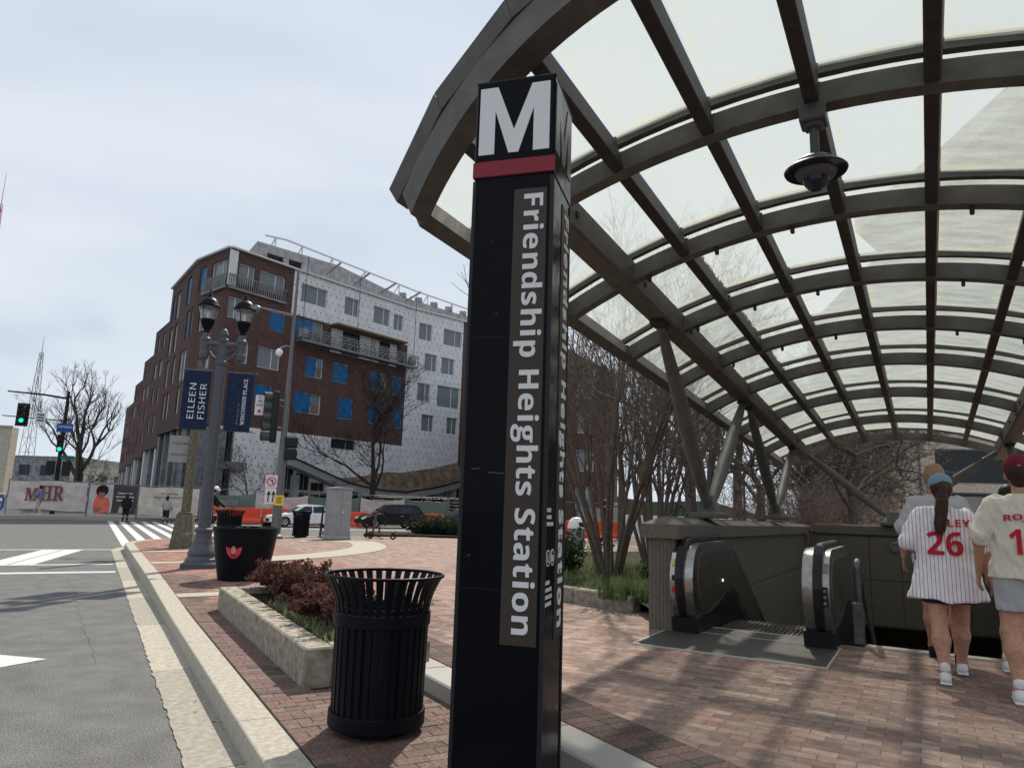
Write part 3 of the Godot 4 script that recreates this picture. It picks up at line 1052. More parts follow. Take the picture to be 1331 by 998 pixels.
func balustrade(esc: Node3D, l: float, inner: float, called: String) -> void:
	# inner = +1 when the steps are to its right
	var o := called
	var outline := PackedVector2Array()
	for p in [[8.32, -0.1], [8.24, 0.10], [8.12, 0.26], [8.05, 0.44], [8.03, 0.60], [8.07, 0.76], [8.15, 0.88], [8.27, 0.955], [8.42, 0.98], [9.78, 0.98], [9.92, 0.95], [10.05, 0.87]]:
		outline.append(Vector2(p[0], p[1]))
	outline.append(Vector2(18.6, 0.87 + down(18.6)))
	outline.append(Vector2(18.6, -0.3 + down(18.6)))
	outline.append(Vector2(10.2, -0.25))
	outline.append(Vector2(10.0, -0.1))
	var m := MB.new()
	m.prism(outline, -0.13, 0.13, true)
	part(o, m, M.steel, esc, side_frame(l))
	# dark side panels, a little proud of the steel body
	for sd in [-1.0, 1.0]:
		var po := PackedVector2Array()
		for p in [[8.36, 0.22], [8.27, 0.34], [8.22, 0.5], [8.24, 0.68], [8.32, 0.82], [8.44, 0.88], [9.73, 0.88], [9.85, 0.85], [9.98, 0.77]]:
			po.append(Vector2(p[0], p[1]))
		po.append(Vector2(18.4, 0.77 + down(18.4)))
		po.append(Vector2(18.4, 0.34 + down(18.4)))
		for p in [[10.12, 0.30], [9.85, 0.37], [9.55, 0.38], [9.2, 0.29], [8.7, 0.22]]:
			po.append(Vector2(p[0], p[1]))
		m = MB.new()
		m.prism(po, 0.13 if sd > 0 else -0.138, 0.138 if sd > 0 else -0.13)
		part("side_panel", m, M.dark_panel, esc, side_frame(l))
	# black skirt at the foot
	m = MB.new()
	m.prism(PackedVector2Array([Vector2(8.20, -0.05), Vector2(8.16, 0.16), Vector2(8.35, 0.19), Vector2(8.75, 0.19), Vector2(9.2, 0.26), Vector2(9.55, 0.35), Vector2(9.85, 0.34), Vector2(10.1, 0.25), Vector2(10.3, 0.05), Vector2(18.4, 0.05 + down(18.4)), Vector2(18.4, -0.6 + down(18.4)), Vector2(10.1, -0.4)]), -0.15, 0.15)
	part("skirt", m, M.rubber, esc, side_frame(l))
	# moving handrail round the newel
	m = MB.new()
	var path := [[8.55, 0.02], [8.3, 0.12], [8.13, 0.24], [8.035, 0.42], [8.01, 0.60], [8.05, 0.78], [8.14, 0.91], [8.27, 0.985], [8.43, 1.01], [9.80, 1.01], [9.94, 0.98], [10.08, 0.89], [18.4, 0.89 + down(18.4)]]
	var rings := []
	for i in path.size():
		var p := Vector2(path[i][0], path[i][1])
		var a := Vector2(path[maxi(i - 1, 0)][0], path[maxi(i - 1, 0)][1])
		var b := Vector2(path[mini(i + 1, path.size() - 1)][0], path[mini(i + 1, path.size() - 1)][1])
		var d := (b - a).normalized()
		var nn := Vector2(-d.y, d.x)
		var ring := []
		for q in [[-0.045, -0.02], [-0.045, 0.02], [-0.025, 0.035], [0.025, 0.035], [0.045, 0.02], [0.045, -0.02]]:
			var w: Vector2 = p + nn * q[1]
			ring.append(Vector3(w.x, w.y, q[0] - 0.02 * inner))
		rings.append(ring)
	for i in rings.size() - 1:
		for k in 6: m.quad(rings[i][(k + 1) % 6], rings[i][k], rings[i + 1][k], rings[i + 1][(k + 1) % 6])
	part("handrail", m, M.rubber, esc, side_frame(l))

func make_escalator() -> void:
	var esc := thing("escalator", "single escalator going down beside the left parapet, steel newels", "escalator")
	balustrade(esc, -2.405, 1.0, "balustrade")
	balustrade(esc, -1.015, -1.0, "balustrade")
	# landing plate with its pale frame
	var b := Basis(R, Vector3.UP, -A)
	var m := MB.new()
	m.box(S(7.74, -1.74, -0.015), Vector3(1.78, 0.035, 1.14), b)
	part("landing_plate", m, M.ribbed, esc)
	m = MB.new()
	m.box(S(7.155, -1.74, -0.012), Vector3(1.83, 0.035, 0.016), b)
	m.box(S(8.325, -1.74, -0.012), Vector3(1.83, 0.035, 0.016), b)
	for s in [-1.0, 1.0]: m.box(S(7.74, -1.74 + s * 0.904, -0.012), Vector3(0.016, 0.035, 1.14), b)
	part("plate_frame", m, M.frame_pale, esc)
	m = MB.new()
	m.box(S(8.56, -1.71, -0.02), Vector3(1.10, 0.04, 0.44), b)
	part("comb_plate", m, M.ribbed, esc)
	m = MB.new()
	m.box(S(8.785, -1.71, -0.012), Vector3(1.08, 0.034, 0.012), b)
	part("comb_line", m, M.sign_white, esc)
	for i in 22:
		m = MB.new()
		var s := 9.0 + i * 0.40
		var y := -0.035 + minf(0.0, -(s - 9.75)) * 0.577 * (0.55 if i == 2 else 1.0)
		m.box(S(s, -1.71, y - 0.11), Vector3(1.08, 0.22, 0.41), b, 0.01)
		for k in 20: m.box(S(s, -2.22 + k * 0.0535, y + 0.006), Vector3(0.02, 0.014, 0.38), b)
		part("step", m, M.dark_panel, esc)
	m = MB.new()
	m.box(S(14.4, -1.71, -4.2), Vector3(0.9, 0.1, 12), Basis(R, (Vector3.UP + A * 0.577).normalized(), -(A - Vector3.UP * 0.577).normalized()))
	part("truss", m, M.rubber, esc)
	# notices, stop buttons and small lights on the newels
	var fx := func(called: String, l: float, y: float, s: float, w: float, h: float, mm: Material, lean: float) -> void:
		var q := MB.new()
		var nb := Basis(R, (Vector3.UP * cos(lean) + A * sin(lean)), -(A * cos(lean) - Vector3.UP * sin(lean)))
		q.box(S(s, l, y), Vector3(w, h, 0.008), nb, 0.003)
		part(called, q, mm, esc)
	fx.call("notice", -2.485, 0.80, 8.075, 0.075, 0.15, M.notice_yellow, 0.32)
	fx.call("notice_picture", -2.485, 0.835, 8.082, 0.062, 0.07, M.sign_white, 0.32)
	fx.call("stop_button", -2.485, 0.47, 8.035, 0.055, 0.06, M.signal_red, -0.1)
	fx.call("key_switch", -2.485, 0.60, 8.028, 0.05, 0.06, M.rubber, 0.05)
	fx.call("switch_plate", -0.935, 0.80, 8.09, 0.09, 0.11, M.galvanised, 0.4)
	fx.call("button_panel", -0.93, 0.52, 8.03, 0.06, 0.20, M.rubber, 0.0)
	for k in 3: fx.call("button", -0.93, 0.46 + k * 0.06, 8.022, 0.03, 0.03, M.galvanised, 0.0)
	for p in [[9.35, 0.50], [8.85, 0.16], [10.0, 0.16]]:
		m = MB.new()
		m.box(S(p[0], -2.262, p[1]), Vector3(0.01, 0.035, 0.035), b, 0.003)
		part("step_light", m, M.lamp_white, esc)
	# stair beside it
	var stair := thing("stair", "dark stairway going down to the right of the escalator", "stairs")
	m = MB.new()
	m.box(S(8.66, 0.42, -0.06), Vector3(2.1, 0.14, 0.16), b, 0.01)
	part("nosing", m, M.granite, stair)
	for i in 34:
		m = MB.new()
		m.box(S(8.88 + i * 0.29, 0.33, -0.30 - i * 0.167), Vector3(2.12, 0.30, 0.30), b, 0.008)
		part("step", m, M.board_concrete, stair)
	var hr := thing("stair_handrail", "steel stair handrail with two flat posts by the right newel", "handrail")
	m = MB.new()
	m.bar(S(8.86, -0.70, -0.02), S(8.78, -0.70, 0.42), 0.10, 0.03, A, 0.008)
	part("post", m, M.galvanised, hr)
	m = MB.new()
	m.bar(S(9.12, -0.70, -0.05), S(9.10, -0.70, 0.30), 0.09, 0.03, A, 0.008)
	part("post", m, M.galvanised, hr)
	m = MB.new()
	m.tube([S(8.84, -0.68, 0.30), S(8.76, -0.68, 0.60), S(8.72, -0.68, 0.78), S(8.74, -0.68, 0.84), S(8.82, -0.68, 0.86), S(8.95, -0.68, 0.80), S(18, -0.68, 0.80 - 9.05 * 0.577)], [0.035, 0.035, 0.034, 0.032, 0.03, 0.028, 0.028], 10)
	part("rail", m, M.galvanised, hr)

# ---------------------------------------------------------------- planted bed beside the pit
func make_bed() -> void:
	var a := Vector3(0.9, 0, -10.86)
	var d := Vector3(0.99, 0, 1.11).normalized()
	var o := thing("bed_kerb", "low weathered concrete kerb of the grass bed by the parapet", "kerb")
	for i in 2:
		var m := MB.new()
		m.bar(a + d * (1.32 - i * 1.1 - 0.01) + Vector3(0, 0.08, 0), a + d * (1.32 - (i + 1) * 1.1) + Vector3(0, 0.08, 0), 0.2, 0.24, Vector3.UP, 0.02)
		part("kerb_piece", m, M.planter_concrete, o)
	var bed := MB.new()
	merge(bed, flat([a + d * 1.3, a - d * 0.75, Vector3(0.9, 0, -16), Vector3(1.7, 0, -21), Vector3(6, 0, -23.5), S(26, -3.2), S(8.4, -2.78)], 0.14, func(p): return Vector2(p.x, p.z)))
	setting("grass_bed", bed, M.bed_soil)

func blades(m: MB, o: Vector3, count: int, h: float, spread: float) -> void:
	for i in count:
		var an := rng.randf() * TAU
		var p := o + Vector3(rng.randf_range(-1, 1), 0, rng.randf_range(-1, 1)) * spread
		var w := rng.randf_range(0.004, 0.008)
		var hh := h * rng.randf_range(0.6, 1.2)
		var lean := Vector3(cos(an), 0, sin(an)) * hh * rng.randf_range(0.1, 0.8)
		var sd := Vector3(-sin(an), 0, cos(an)) * w
		var mid := p + lean * 0.4 + Vector3(0, hh * 0.62, 0)
		var tip := p + lean + Vector3(0, hh * 0.92, 0)
		m.quad(p - sd, p + sd, mid + sd * 0.8, mid - sd * 0.8)
		m.tri(mid - sd * 0.8, mid + sd * 0.8, tip)

func more_materials() -> void:
	var fine: Texture2D = tex["fine"]
	for k in 3:
		var f := FastNoiseLite.new()
		f.seed = 40 + k
		f.frequency = 0.012
		var g := FastNoiseLite.new()
		g.seed = 60 + k
		g.frequency = 0.09
		var n := 256
		var im := Image.create(n, n, false, Image.FORMAT_RGBA8)
		for y in n:
			for x in n:
				var e: float = minf(minf(x, n - x), minf(y, n - y)) / n
				var dirt: float = pow(clampf(0.16 - e + 0.07 * f.get_noise_2d(x, y), 0, 0.16) / 0.16, 1.6)
				var sm: float = clampf(0.5 + f.get_noise_2d(x * 0.4, y * 3.0) * 0.8 + 0.25 * g.get_noise_2d(x * 0.5, y), 0, 1)
				var c := Color(0.93, 0.97, 0.945).lerp(Color(0.98, 0.95, 0.80), clampf(dirt * 0.5, 0, 1))
				c.a = lerpf(0.54, 0.78, sm) + 0.06 * dirt
				im.set_pixel(x, y, c)
		var m := StandardMaterial3D.new()
		m.resource_name = "vault_glass"
		m.albedo_color = Color(1, 1, 1, 1)
		m.albedo_texture = ImageTexture.create_from_image(im)
		m.transparency = BaseMaterial3D.TRANSPARENCY_ALPHA
		m.roughness = 0.5
		m.backlight_enabled = true
		m.backlight = Color(0.87, 0.87, 0.87)
		m.cull_mode = BaseMaterial3D.CULL_DISABLED
		M["vault_glass_%d" % k] = m
	var rib := Image.create(64, 64, false, Image.FORMAT_RGB8)
	rib.fill(grey(0.9))
	for i in 16: rib.fill_rect(Rect2i(0, i * 4, 64, 1), grey(0.35))
	mat("ribbed", lin(0.13, 0.12, 0.108), 0.5, 0.3, ImageTexture.create_from_image(rib), 6.0)
	mat("frame_pale", lin(0.42, 0.41, 0.38), 0.5)
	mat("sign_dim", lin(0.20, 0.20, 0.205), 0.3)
	mat("notice_yellow", lin(0.55, 0.52, 0.16), 0.5)
	mat("signal_red", lin(0.55, 0.02, 0.03), 0.4)
	var lw := mat("lamp_white", lin(0.8, 0.8, 0.75), 0.4)
	lw.emission_enabled = true
	lw.emission = Color(1, 0.98, 0.9)
	lw.emission_energy_multiplier = 0.9
	mat("bed_soil", lin(0.075, 0.07, 0.035), 1.0, 0, tex["blot"], 0.8, tex["grit"], 3.0)
	mat("red_leaf", lin(0.046, 0.022, 0.019), 0.7)
	mat("red_leaf_pale", lin(0.085, 0.042, 0.034), 0.7)
	mat("twig", lin(0.075, 0.055, 0.042), 0.9)
	mat("green_blade", lin(0.072, 0.095, 0.038), 0.6)
	mat("grey_blade", lin(0.12, 0.132, 0.075), 0.7)
	mat("dark_leaf", lin(0.020, 0.034, 0.018), 0.5)
	mat("hedge_leaf", lin(0.017, 0.025, 0.012), 0.6)
	for k in ["red_leaf", "red_leaf_pale", "green_blade", "grey_blade", "dark_leaf", "hedge_leaf"]:
		M[k].backlight_enabled = true
		M[k].metallic_specular = 0.12
		var lc: Color = M[k].albedo_color.srgb_to_linear()
		M[k].backlight = lin(minf(lc.r * 1.3, 0.9), minf(lc.g * 1.3, 0.9), minf(lc.b * 1.3, 0.9))
		M[k].cull_mode = BaseMaterial3D.CULL_DISABLED
	mat("bark_grey", lin(0.14, 0.12, 0.10), 0.9, 0, tex["streak"], 2.0, tex["grit"], 0.3)
	mat("bark_myrtle", lin(0.21, 0.165, 0.13), 0.85, 0, tex["streak"], 2.5, tex["grit"], 0.15)
	mat("bark_dark", lin(0.045, 0.038, 0.033), 0.95, 0, tex["streak"], 2.0, tex["grit"], 0.3)
	mat("banner_blue", lin(0.012, 0.028, 0.085), 0.7, 0, tex["blot"], 1.0)
	mat("banner_print", lin(0.6, 0.63, 0.68), 0.7)
	mat("banner_dim", lin(0.16, 0.2, 0.30), 0.7)
	mat("tan_metal", lin(0.22, 0.205, 0.145), 0.6, 0.2, tex["streak"], 1.5)
	mat("sign_back", lin(0.30, 0.30, 0.285), 0.5, 0.2, tex["soft"], 1.0)
	mat("cabinet_grey", lin(0.29, 0.30, 0.315), 0.55, 0, tex["soft"], 0.8)
	mat("yellow_sign", lin(0.70, 0.52, 0.04), 0.5)
	mat("orange_plastic", lin(0.68, 0.07, 0.025), 0.45)
	mat("green_cloth", lin(0.12, 0.17, 0.14), 0.9)
	mat("grey_cloth", lin(0.30, 0.30, 0.29), 0.9, 0, tex["blot"], 1.5)
	mat("white_cloth", lin(0.48, 0.47, 0.44), 0.9, 0, tex["blot"], 1.2)
	mat("maroon", lin(0.14, 0.012, 0.022), 0.8)
	mat("lamp_clear", Color(0.85, 0.9, 0.92, 0.16), 0.12)
	M.lamp_clear.transparency = BaseMaterial3D.TRANSPARENCY_ALPHA
	var gl := mat("green_light", lin(0.05, 0.6, 0.4), 0.4)
	gl.emission_enabled = true
	gl.emission = Color(0.1, 0.95, 0.72)
	gl.emission_energy_multiplier = 1.1
	mat("signal_black", lin(0.012, 0.013, 0.014), 0.5)
	mat("dull_lens", lin(0.03, 0.02, 0.02), 0.3)
	mat("coral", lin(0.55, 0.05, 0.06), 0.6)
	mat("coral_pale", lin(0.55, 0.22, 0.18), 0.6)

# ---------------------------------------------------------------- the station pylon
func make_pylon() -> void:
	var u := Vector3(0.96, 0, 0.28).normalized()
	var w := u.cross(Vector3.UP)                       # towards the viewer is -back
	var back := Vector3(u.z, 0, -u.x)
	var fr := Vector3(0.19, 0, -3.6)
	var c := fr - u * 0.231 + back * 0.231
	c.y = -0.12
	var o := thing("station_pylon", "tall black station pylon with a big white M and vertical station name", "sign pylon", Transform3D(Basis(u, Vector3.UP, -back), c))
	w = w
	var m := MB.new()
	m.box(Vector3(0, 1.62, 0), Vector3(0.452, 3.24, 0.452), Basis(), 0.008)
	part("shaft", m, M.black_gloss, o)
	m = MB.new()
	m.box(Vector3(0, 3.525, 0), Vector3(0.462, 0.60, 0.462), Basis(), 0.008)
	part("head", m, M.black_gloss, o)
	m = MB.new()
	m.box(Vector3(0, 3.818, 0), Vector3(0.466, 0.014, 0.466), Basis(), 0.004)
	part("cap", m, M.signal_black, o)
	m = MB.new()
	m.box(Vector3(0, 3.283, 0.226), Vector3(0.470, 0.094, 0.024), Basis(), 0.004)
	part("red_band", m, M.sign_red, o)
	for y in [1.02, 2.32]:                              # sheet joints and a few scuffs
		m = MB.new()
		m.box(Vector3(-0.01, y, 0.2262), Vector3(0.43, 0.0025, 0.0015))
		part("sheet_joint", m, M.signal_black, o)
	for q in [[-0.15, 1.62, 0.05, 0.1], [-0.04, 1.6, 0.09, -0.05], [-0.11, 2.86, 0.012, 1.2], [-0.07, 2.45, 0.01, 0.8], [-0.17, 1.18, 0.02, 0.5]]:
		m = MB.new()
		m.box(Vector3(q[0], q[1], 0.2264), Vector3(q[2], 0.0035, 0.0008), Basis(Vector3.BACK, q[3]))
		part("scuff", m, M.camera_grey, o)
	for k in 4:                                        # narrow corner trims
		m = MB.new()
		m.box(Vector3(0.222 * (1 if k % 2 else -1), 1.62, 0.222 * (1 if k < 2 else -1)), Vector3(0.022, 3.2, 0.022), Basis(), 0.004)
		part("corner_trim", m, M.signal_black, o)
	var mp := PackedVector2Array()
	for p in [[-0.5, -0.5], [-0.5, 0.5], [-0.245, 0.5], [0.0, -0.16], [0.245, 0.5], [0.5, 0.5], [0.5, -0.5], [0.275, -0.5], [0.275, 0.14], [0.07, -0.5], [-0.07, -0.5], [-0.275, 0.14], [-0.275, -0.5]]:
		mp.append(Vector2(p[0] * 0.408, p[1] * 0.408))
	for side in 3:                                     # front, right and left faces
		var turn := Basis(Vector3.UP, [0.0, PI / 2, -PI / 2][side])
		m = MB.new()
		m.prism(mp, 0, 0.004)
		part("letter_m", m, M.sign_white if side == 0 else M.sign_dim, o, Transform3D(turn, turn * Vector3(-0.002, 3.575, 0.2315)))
		m = MB.new()
		m.box(Vector3(0.103, 1.955, 0.227), Vector3(0.186, 2.39, 0.008), Basis(), 0.002)
		part("name_panel", m, M.name_panel, o, Transform3D(turn))
		var t := letters("Friendship Heights Station", 2.30, 0.150)
		part("station_name", t, M.sign_white, o, Transform3D(turn * Basis(Vector3.FORWARD, PI / 2), turn * Vector3(0.108, 1.965, 0.2325)))
		if side == 1:
			for k in 2:
				m = MB.new()
				m.lathe([Vector2(0.036, 0), Vector2(0.042, 0), Vector2(0.042, 0.003), Vector2(0.036, 0.003)], 20)
				part("round_symbol", m, M.sign_white, o, Transform3D(turn * Basis(Vector3.RIGHT, PI / 2), turn * Vector3(-0.15 + k * 0.10, 1.18, 0.2265)))
				m = MB.new()
				if k == 0:
					m.box(Vector3(0, 0.012, 0), Vector3(0.012, 0.012, 0.003), Basis(), 0.001)
					m.box(Vector3(-0.002, -0.004, 0), Vector3(0.010, 0.022, 0.003))
					m.box(Vector3(0.008, -0.017, 0), Vector3(0.022, 0.008, 0.003))
				else:
					for q in 3: m.box(Vector3(-0.014 + q * 0.014, -0.004, 0), Vector3(0.008, 0.034, 0.003))
				part("pictogram", m, M.sign_white, o, Transform3D(turn, turn * Vector3(-0.15 + k * 0.10, 1.18, 0.2275)))
			for k in 7:
				m = MB.new()
				var wd: float = [0.10, 0.12, 0.16, 0.11, 0.14, 0.16, 0.15][k]
				var y: float = [1.42, 1.385, 1.35, 1.06, 1.025, 0.99, 0.955][k]
				for q in int(wd / 0.014): m.box(Vector3(-0.195 + q * 0.0145, y, 0.227), Vector3(0.009, 0.017 if q % 3 else 0.022, 0.003))
				part("small_print", m, M.sign_white, o, Transform3D(turn))

# ---------------------------------------------------------------- slatted litter bins
func make_bin(label: String, at: Transform3D, group := "") -> Node3D:
	var o := thing("litter_bin", label, "litter bin", at, group)
	var prof := func(y: float) -> float:
		return 0.288 + 0.012 * smoothstep(0.0, 0.75, y) + 0.082 * pow(clampf((y - 0.74) / 0.22, 0, 1), 1.7)
	var n := 34
	for k in n:
		var a := TAU * k / n
		var m := MB.new()
		var d := Vector3(cos(a), 0, sin(a))
		var s := Vector3(-sin(a), 0, cos(a))
		var ys := [0.055, 0.40, 0.74, 0.80, 0.86, 0.915, 0.955]
		var rings := []
		for y in ys:
			var r: float = prof.call(y)
			var hw: float = 0.0172 * r / 0.29
			rings.append([d * (r + 0.004) - s * hw, d * (r + 0.004) + s * hw, d * (r - 0.005) + s * hw, d * (r - 0.005) - s * hw])
			for q in 4: rings[-1][q] += Vector3(0, y, 0)
		for i in rings.size() - 1:
			for q in 4: m.quad(rings[i][(q + 1) % 4], rings[i][q], rings[i + 1][q], rings[i + 1][(q + 1) % 4])
		part("slat", m, M.black_paint, o)
	for q in [[0.045, 0.135, 0.306, "base_ring"], [0.655, 0.735, 0.313, "middle_band"]]:
		var m := MB.new()
		m.lathe([Vector2(q[2] - 0.012, q[0]), Vector2(q[2], q[0]), Vector2(q[2] + 0.002, q[0] + 0.008), Vector2(q[2] + 0.002, q[1] - 0.008), Vector2(q[2], q[1]), Vector2(q[2] - 0.012, q[1])], 48)
		part(q[3], m, M.black_paint, o)
	var ring := []
	var rr := []
	for k in 49:
		ring.append(Vector3(cos(TAU * k / 48.0), 0, sin(TAU * k / 48.0)) * 0.385 + Vector3(0, 0.962, 0))
		rr.append(0.011)
	var m := MB.new()
	m.tube(ring, rr, 8, false)
	part("rim", m, M.black_paint, o)
	m = MB.new()
	m.lathe([Vector2(0.0, 0.06), Vector2(0.262, 0.06), Vector2(0.268, 0.765), Vector2(0.262, 0.765), Vector2(0.255, 0.10), Vector2(0.0, 0.10)], 32)
	part("liner", m, M.rubber, o)
	m = MB.new()
	m.lathe([Vector2(0.0, 0.0), Vector2(0.22, 0.0), Vector2(0.24, 0.05), Vector2(0.0, 0.05)], 28)
	part("foot", m, M.rubber, o)
	return o

# ---------------------------------------------------------------- planter beside the kerb
func leafy(m: MB, o: Vector3, r: Vector3, count: int, size: float, up_bias := 0.3) -> void:
	for i in count:
		var d := Vector3(rng.randfn(), rng.randfn(), rng.randfn()).normalized() * pow(rng.randf(), 0.45)
		var p := o + d * r
		var nn := (Vector3(rng.randfn(), rng.randfn() + up_bias, rng.randfn())).normalized()
		var s := nn.cross(Vector3(rng.randfn(), rng.randfn(), rng.randfn())).normalized()
		var t := s.cross(nn)
		var a := size * rng.randf_range(0.6, 1.25)
		m.tri(p - t * a, p + s * a * 0.45, p + t * a)
		m.tri(p - t * a, p + t * a, p - s * a * 0.45)

func make_planter() -> void:
	var o := thing("raised_planter", "long low stained concrete planter beside the street kerb", "planter")
	var b := Basis(N, Vector3.UP, -T)
	for q in [[8.03, 1.69, 0.23, 4.40], [8.03, 2.53, 0.23, 4.40], [5.945, 2.11, 0.61, 0.23], [10.115, 2.11, 0.61, 0.23]]:
		var m := MB.new()
		m.box(K(q[0], q[1], 0.0), Vector3(q[2], 0.345, q[3]), b, 0.014)
		part("kerb_wall", m, M.planter_concrete, o)
	var m := MB.new()
	m.box(K(8.03, 2.11, -0.05), Vector3(0.62, 0.30, 3.96), b)
	part("soil", m, M.soil, o)
	rng.seed = 31
	var looks := ["nearest reddish-brown azalea in the planter, half behind the bin", "broad reddish-brown azalea, second from the near end of planter", "middle azalea of the planter with the reddest leaves", "taller azalea leaning over the plaza side of the planter", "fifth azalea from the near end, ragged top", "straggly azalea near the far end of planter, long bare tips", "farthest azalea in planter, in front of the black flower tub"]
	for k in 7:
		var t := 6.55 + k * 0.56
		var n := 2.16 + rng.randf_range(-0.06, 0.1)
		var h := rng.randf_range(0.30, 0.40) + (0.07 if k > 2 else 0.0)
		var s := thing("azalea", looks[k], "shrub", Transform3D(Basis(), K(t, n, 0.09)), "azaleas in the concrete planter")
		var st := MB.new()
		var lf := MB.new()
		var lf2 := MB.new()
		for i in 30:
			var a := rng.randf() * TAU
			var tip := Vector3(cos(a), 0, sin(a)) * rng.randf_range(0.08, 0.40) + Vector3(0, h * rng.randf_range(0.55, 1.15), 0)
			var mid := tip * 0.5 + Vector3(rng.randf_range(-0.04, 0.04), 0.06, rng.randf_range(-0.04, 0.04))
			st.tube([Vector3.ZERO, mid, tip], [0.006, 0.004, 0.002], 4, false)
			for q in 5:
				var c: Vector3 = mid.lerp(tip, q / 4.0)
				leafy(lf if (i + q) % 3 else lf2, c, Vector3(0.06, 0.045, 0.06), 16, 0.031)
		stuff(part("stems", st, M.twig, s))
		stuff(part("leaves", lf, M.red_leaf, s))
		stuff(part("pale_leaves", lf2, M.red_leaf_pale, s))
	var gb := MB.new()
	for i in 30:
		blades(gb, K(rng.randf_range(6.1, 8.4), rng.randf_range(1.84, 2.0), 0.10), 16, 0.15, 0.06)
	for i in 26: blades(gb, K(rng.randf_range(6.08, 6.6), rng.randf_range(1.84, 2.4), 0.10), 16, 0.13, 0.06)
	var gm := single("lilyturf_grass", "grey-green grassy ground cover along the planter's inner edge", "grass", gb, M.grey_blade)
	stuff(gm)

# ---------------------------------------------------------------- black tub with a red tulip
func make_tub(label: String, at: Transform3D, sc: float, emblem: bool) -> Node3D:
	var o := thing("flower_tub", label, "planter pot", at)
	var m := MB.new()
	m.lathe([Vector2(0, 0), Vector2(0.33 * sc, 0), Vector2(0.36 * sc, 0.02), Vector2(0.44 * sc, 0.42 * sc), Vector2(0.49 * sc, 0.78 * sc), Vector2(0.51 * sc, 0.83 * sc), Vector2(0.50 * sc, 0.85 * sc), Vector2(0.46 * sc, 0.85 * sc), Vector2(0.45 * sc, 0.76 * sc), Vector2(0.0, 0.76 * sc)], 40)
	part("tub", m, M.black_paint, o)
	m = MB.new()
	m.lathe([Vector2(0.0, 0.80 * sc), Vector2(0.44 * sc, 0.79 * sc)], 24)
	part("soil", m, M.soil, o)
	if emblem:
		var face := func(x: float, y: float) -> Vector3:       # wraps the print onto the curved side
			var r: float = lerpf(0.44, 0.49, (y - 0.42) / 0.36) * sc + 0.006
			return Vector3(sin(x / r) * r, y, cos(x / r) * r)
		for q in [[[[-0.14, 0.08], [-0.115, -0.03], [-0.05, -0.11], [-0.022, -0.05], [-0.05, 0.0], [-0.06, 0.05], [-0.09, 0.06]], "petal"], [[[0.14, 0.08], [0.09, 0.06], [0.06, 0.05], [0.05, 0.0], [0.022, -0.05], [0.05, -0.11], [0.115, -0.03]], "petal"], [[[0, 0.10], [-0.045, 0.045], [-0.045, -0.01], [0, -0.06], [0.045, -0.01], [0.045, 0.045]], "petal_pale"], [[[-0.045, -0.115], [0.045, -0.115], [0.0, -0.065]], "petal"]]:
			var po := PackedVector2Array()
			for p in q[0]: po.append(Vector2(p[0], p[1]))
			var ix := Geometry2D.triangulate_polygon(po)
			m = MB.new()
			for i in range(0, ix.size(), 3):
				var a: Vector3 = face.call(po[ix[i]].x, 0.54 + po[ix[i]].y)
				var b: Vector3 = face.call(po[ix[i + 1]].x, 0.54 + po[ix[i + 1]].y)
				var c: Vector3 = face.call(po[ix[i + 2]].x, 0.54 + po[ix[i + 2]].y)
				if (b - a).cross(c - a).z < 0: m.tri(a, c, b)
				else: m.tri(a, b, c)
			part("tulip_petal", m, M.coral if q[1] == "petal" else M.coral_pale, o)
		var tw := MB.new()
		for i in 9:
			var a := rng.randf() * TAU
			tw.tube([Vector3(cos(a) * 0.1, 0.66, sin(a) * 0.1), Vector3(cos(a) * 0.2 + 0.1, 0.82, sin(a) * 0.2), Vector3(cos(a) * 0.28 + 0.12, rng.randf_range(0.88, 0.98), sin(a) * 0.28)], [0.006, 0.004, 0.002], 4, false)
			leafy(tw, Vector3(cos(a) * 0.26 + 0.12, 0.92, sin(a) * 0.26), Vector3(0.06, 0.03, 0.06), 14, 0.022)
		stuff(part("dry_stems", tw, M.red_leaf_pale, o))
	return o

# ---------------------------------------------------------------- twin lantern lamp post with banners
func lantern(o: Node3D, at: Vector3) -> void:
	var f := Transform3D(Basis(), at)
	var m := MB.new()
	m.lathe([Vector2(0.05, 0.0), Vector2(0.07, 0.02), Vector2(0.06, 0.06), Vector2(0.085, 0.10), Vector2(0.125, 0.18), Vector2(0.145, 0.25), Vector2(0.15, 0.29), Vector2(0.12, 0.30)], 20)
	part("lantern_cup", m, M.black_paint, o, f)
	m = MB.new()
	m.lathe([Vector2(0.135, 0.295), Vector2(0.165, 0.42), Vector2(0.20, 0.56)], 20)
	part("lantern_glass", m, M.lamp_clear, o, f)
	m = MB.new()
	m.lathe([Vector2(0.03, 0.30), Vector2(0.035, 0.36), Vector2(0.04, 0.44), Vector2(0.02, 0.48), Vector2(0, 0.485)], 12)
	part("bulb", m, M.sign_white, o, f)
	m = MB.new()
	m.lathe([Vector2(0.19, 0.555), Vector2(0.225, 0.555), Vector2(0.235, 0.58), Vector2(0.225, 0.60), Vector2(0.20, 0.615), Vector2(0.195, 0.64), Vector2(0.165, 0.70), Vector2(0.115, 0.75), Vector2(0.07, 0.775), Vector2(0.06, 0.80), Vector2(0.05, 0.83), Vector2(0.03, 0.88), Vector2(0.012, 0.92), Vector2(0.02, 0.94), Vector2(0.012, 0.965), Vector2(0, 0.98)], 24)
	part("lantern_hood", m, M.black_paint, o, f)
	for k in 4:
		var a := TAU * k / 4 + 0.4
		m = MB.new()
		m.tube([Vector3(cos(a) * 0.142, 0.295, sin(a) * 0.142), Vector3(cos(a) * 0.172, 0.42, sin(a) * 0.172), Vector3(cos(a) * 0.205, 0.565, sin(a) * 0.205)], [0.007, 0.007, 0.007], 5)
		part("lantern_bar", m, M.black_paint, o, f)

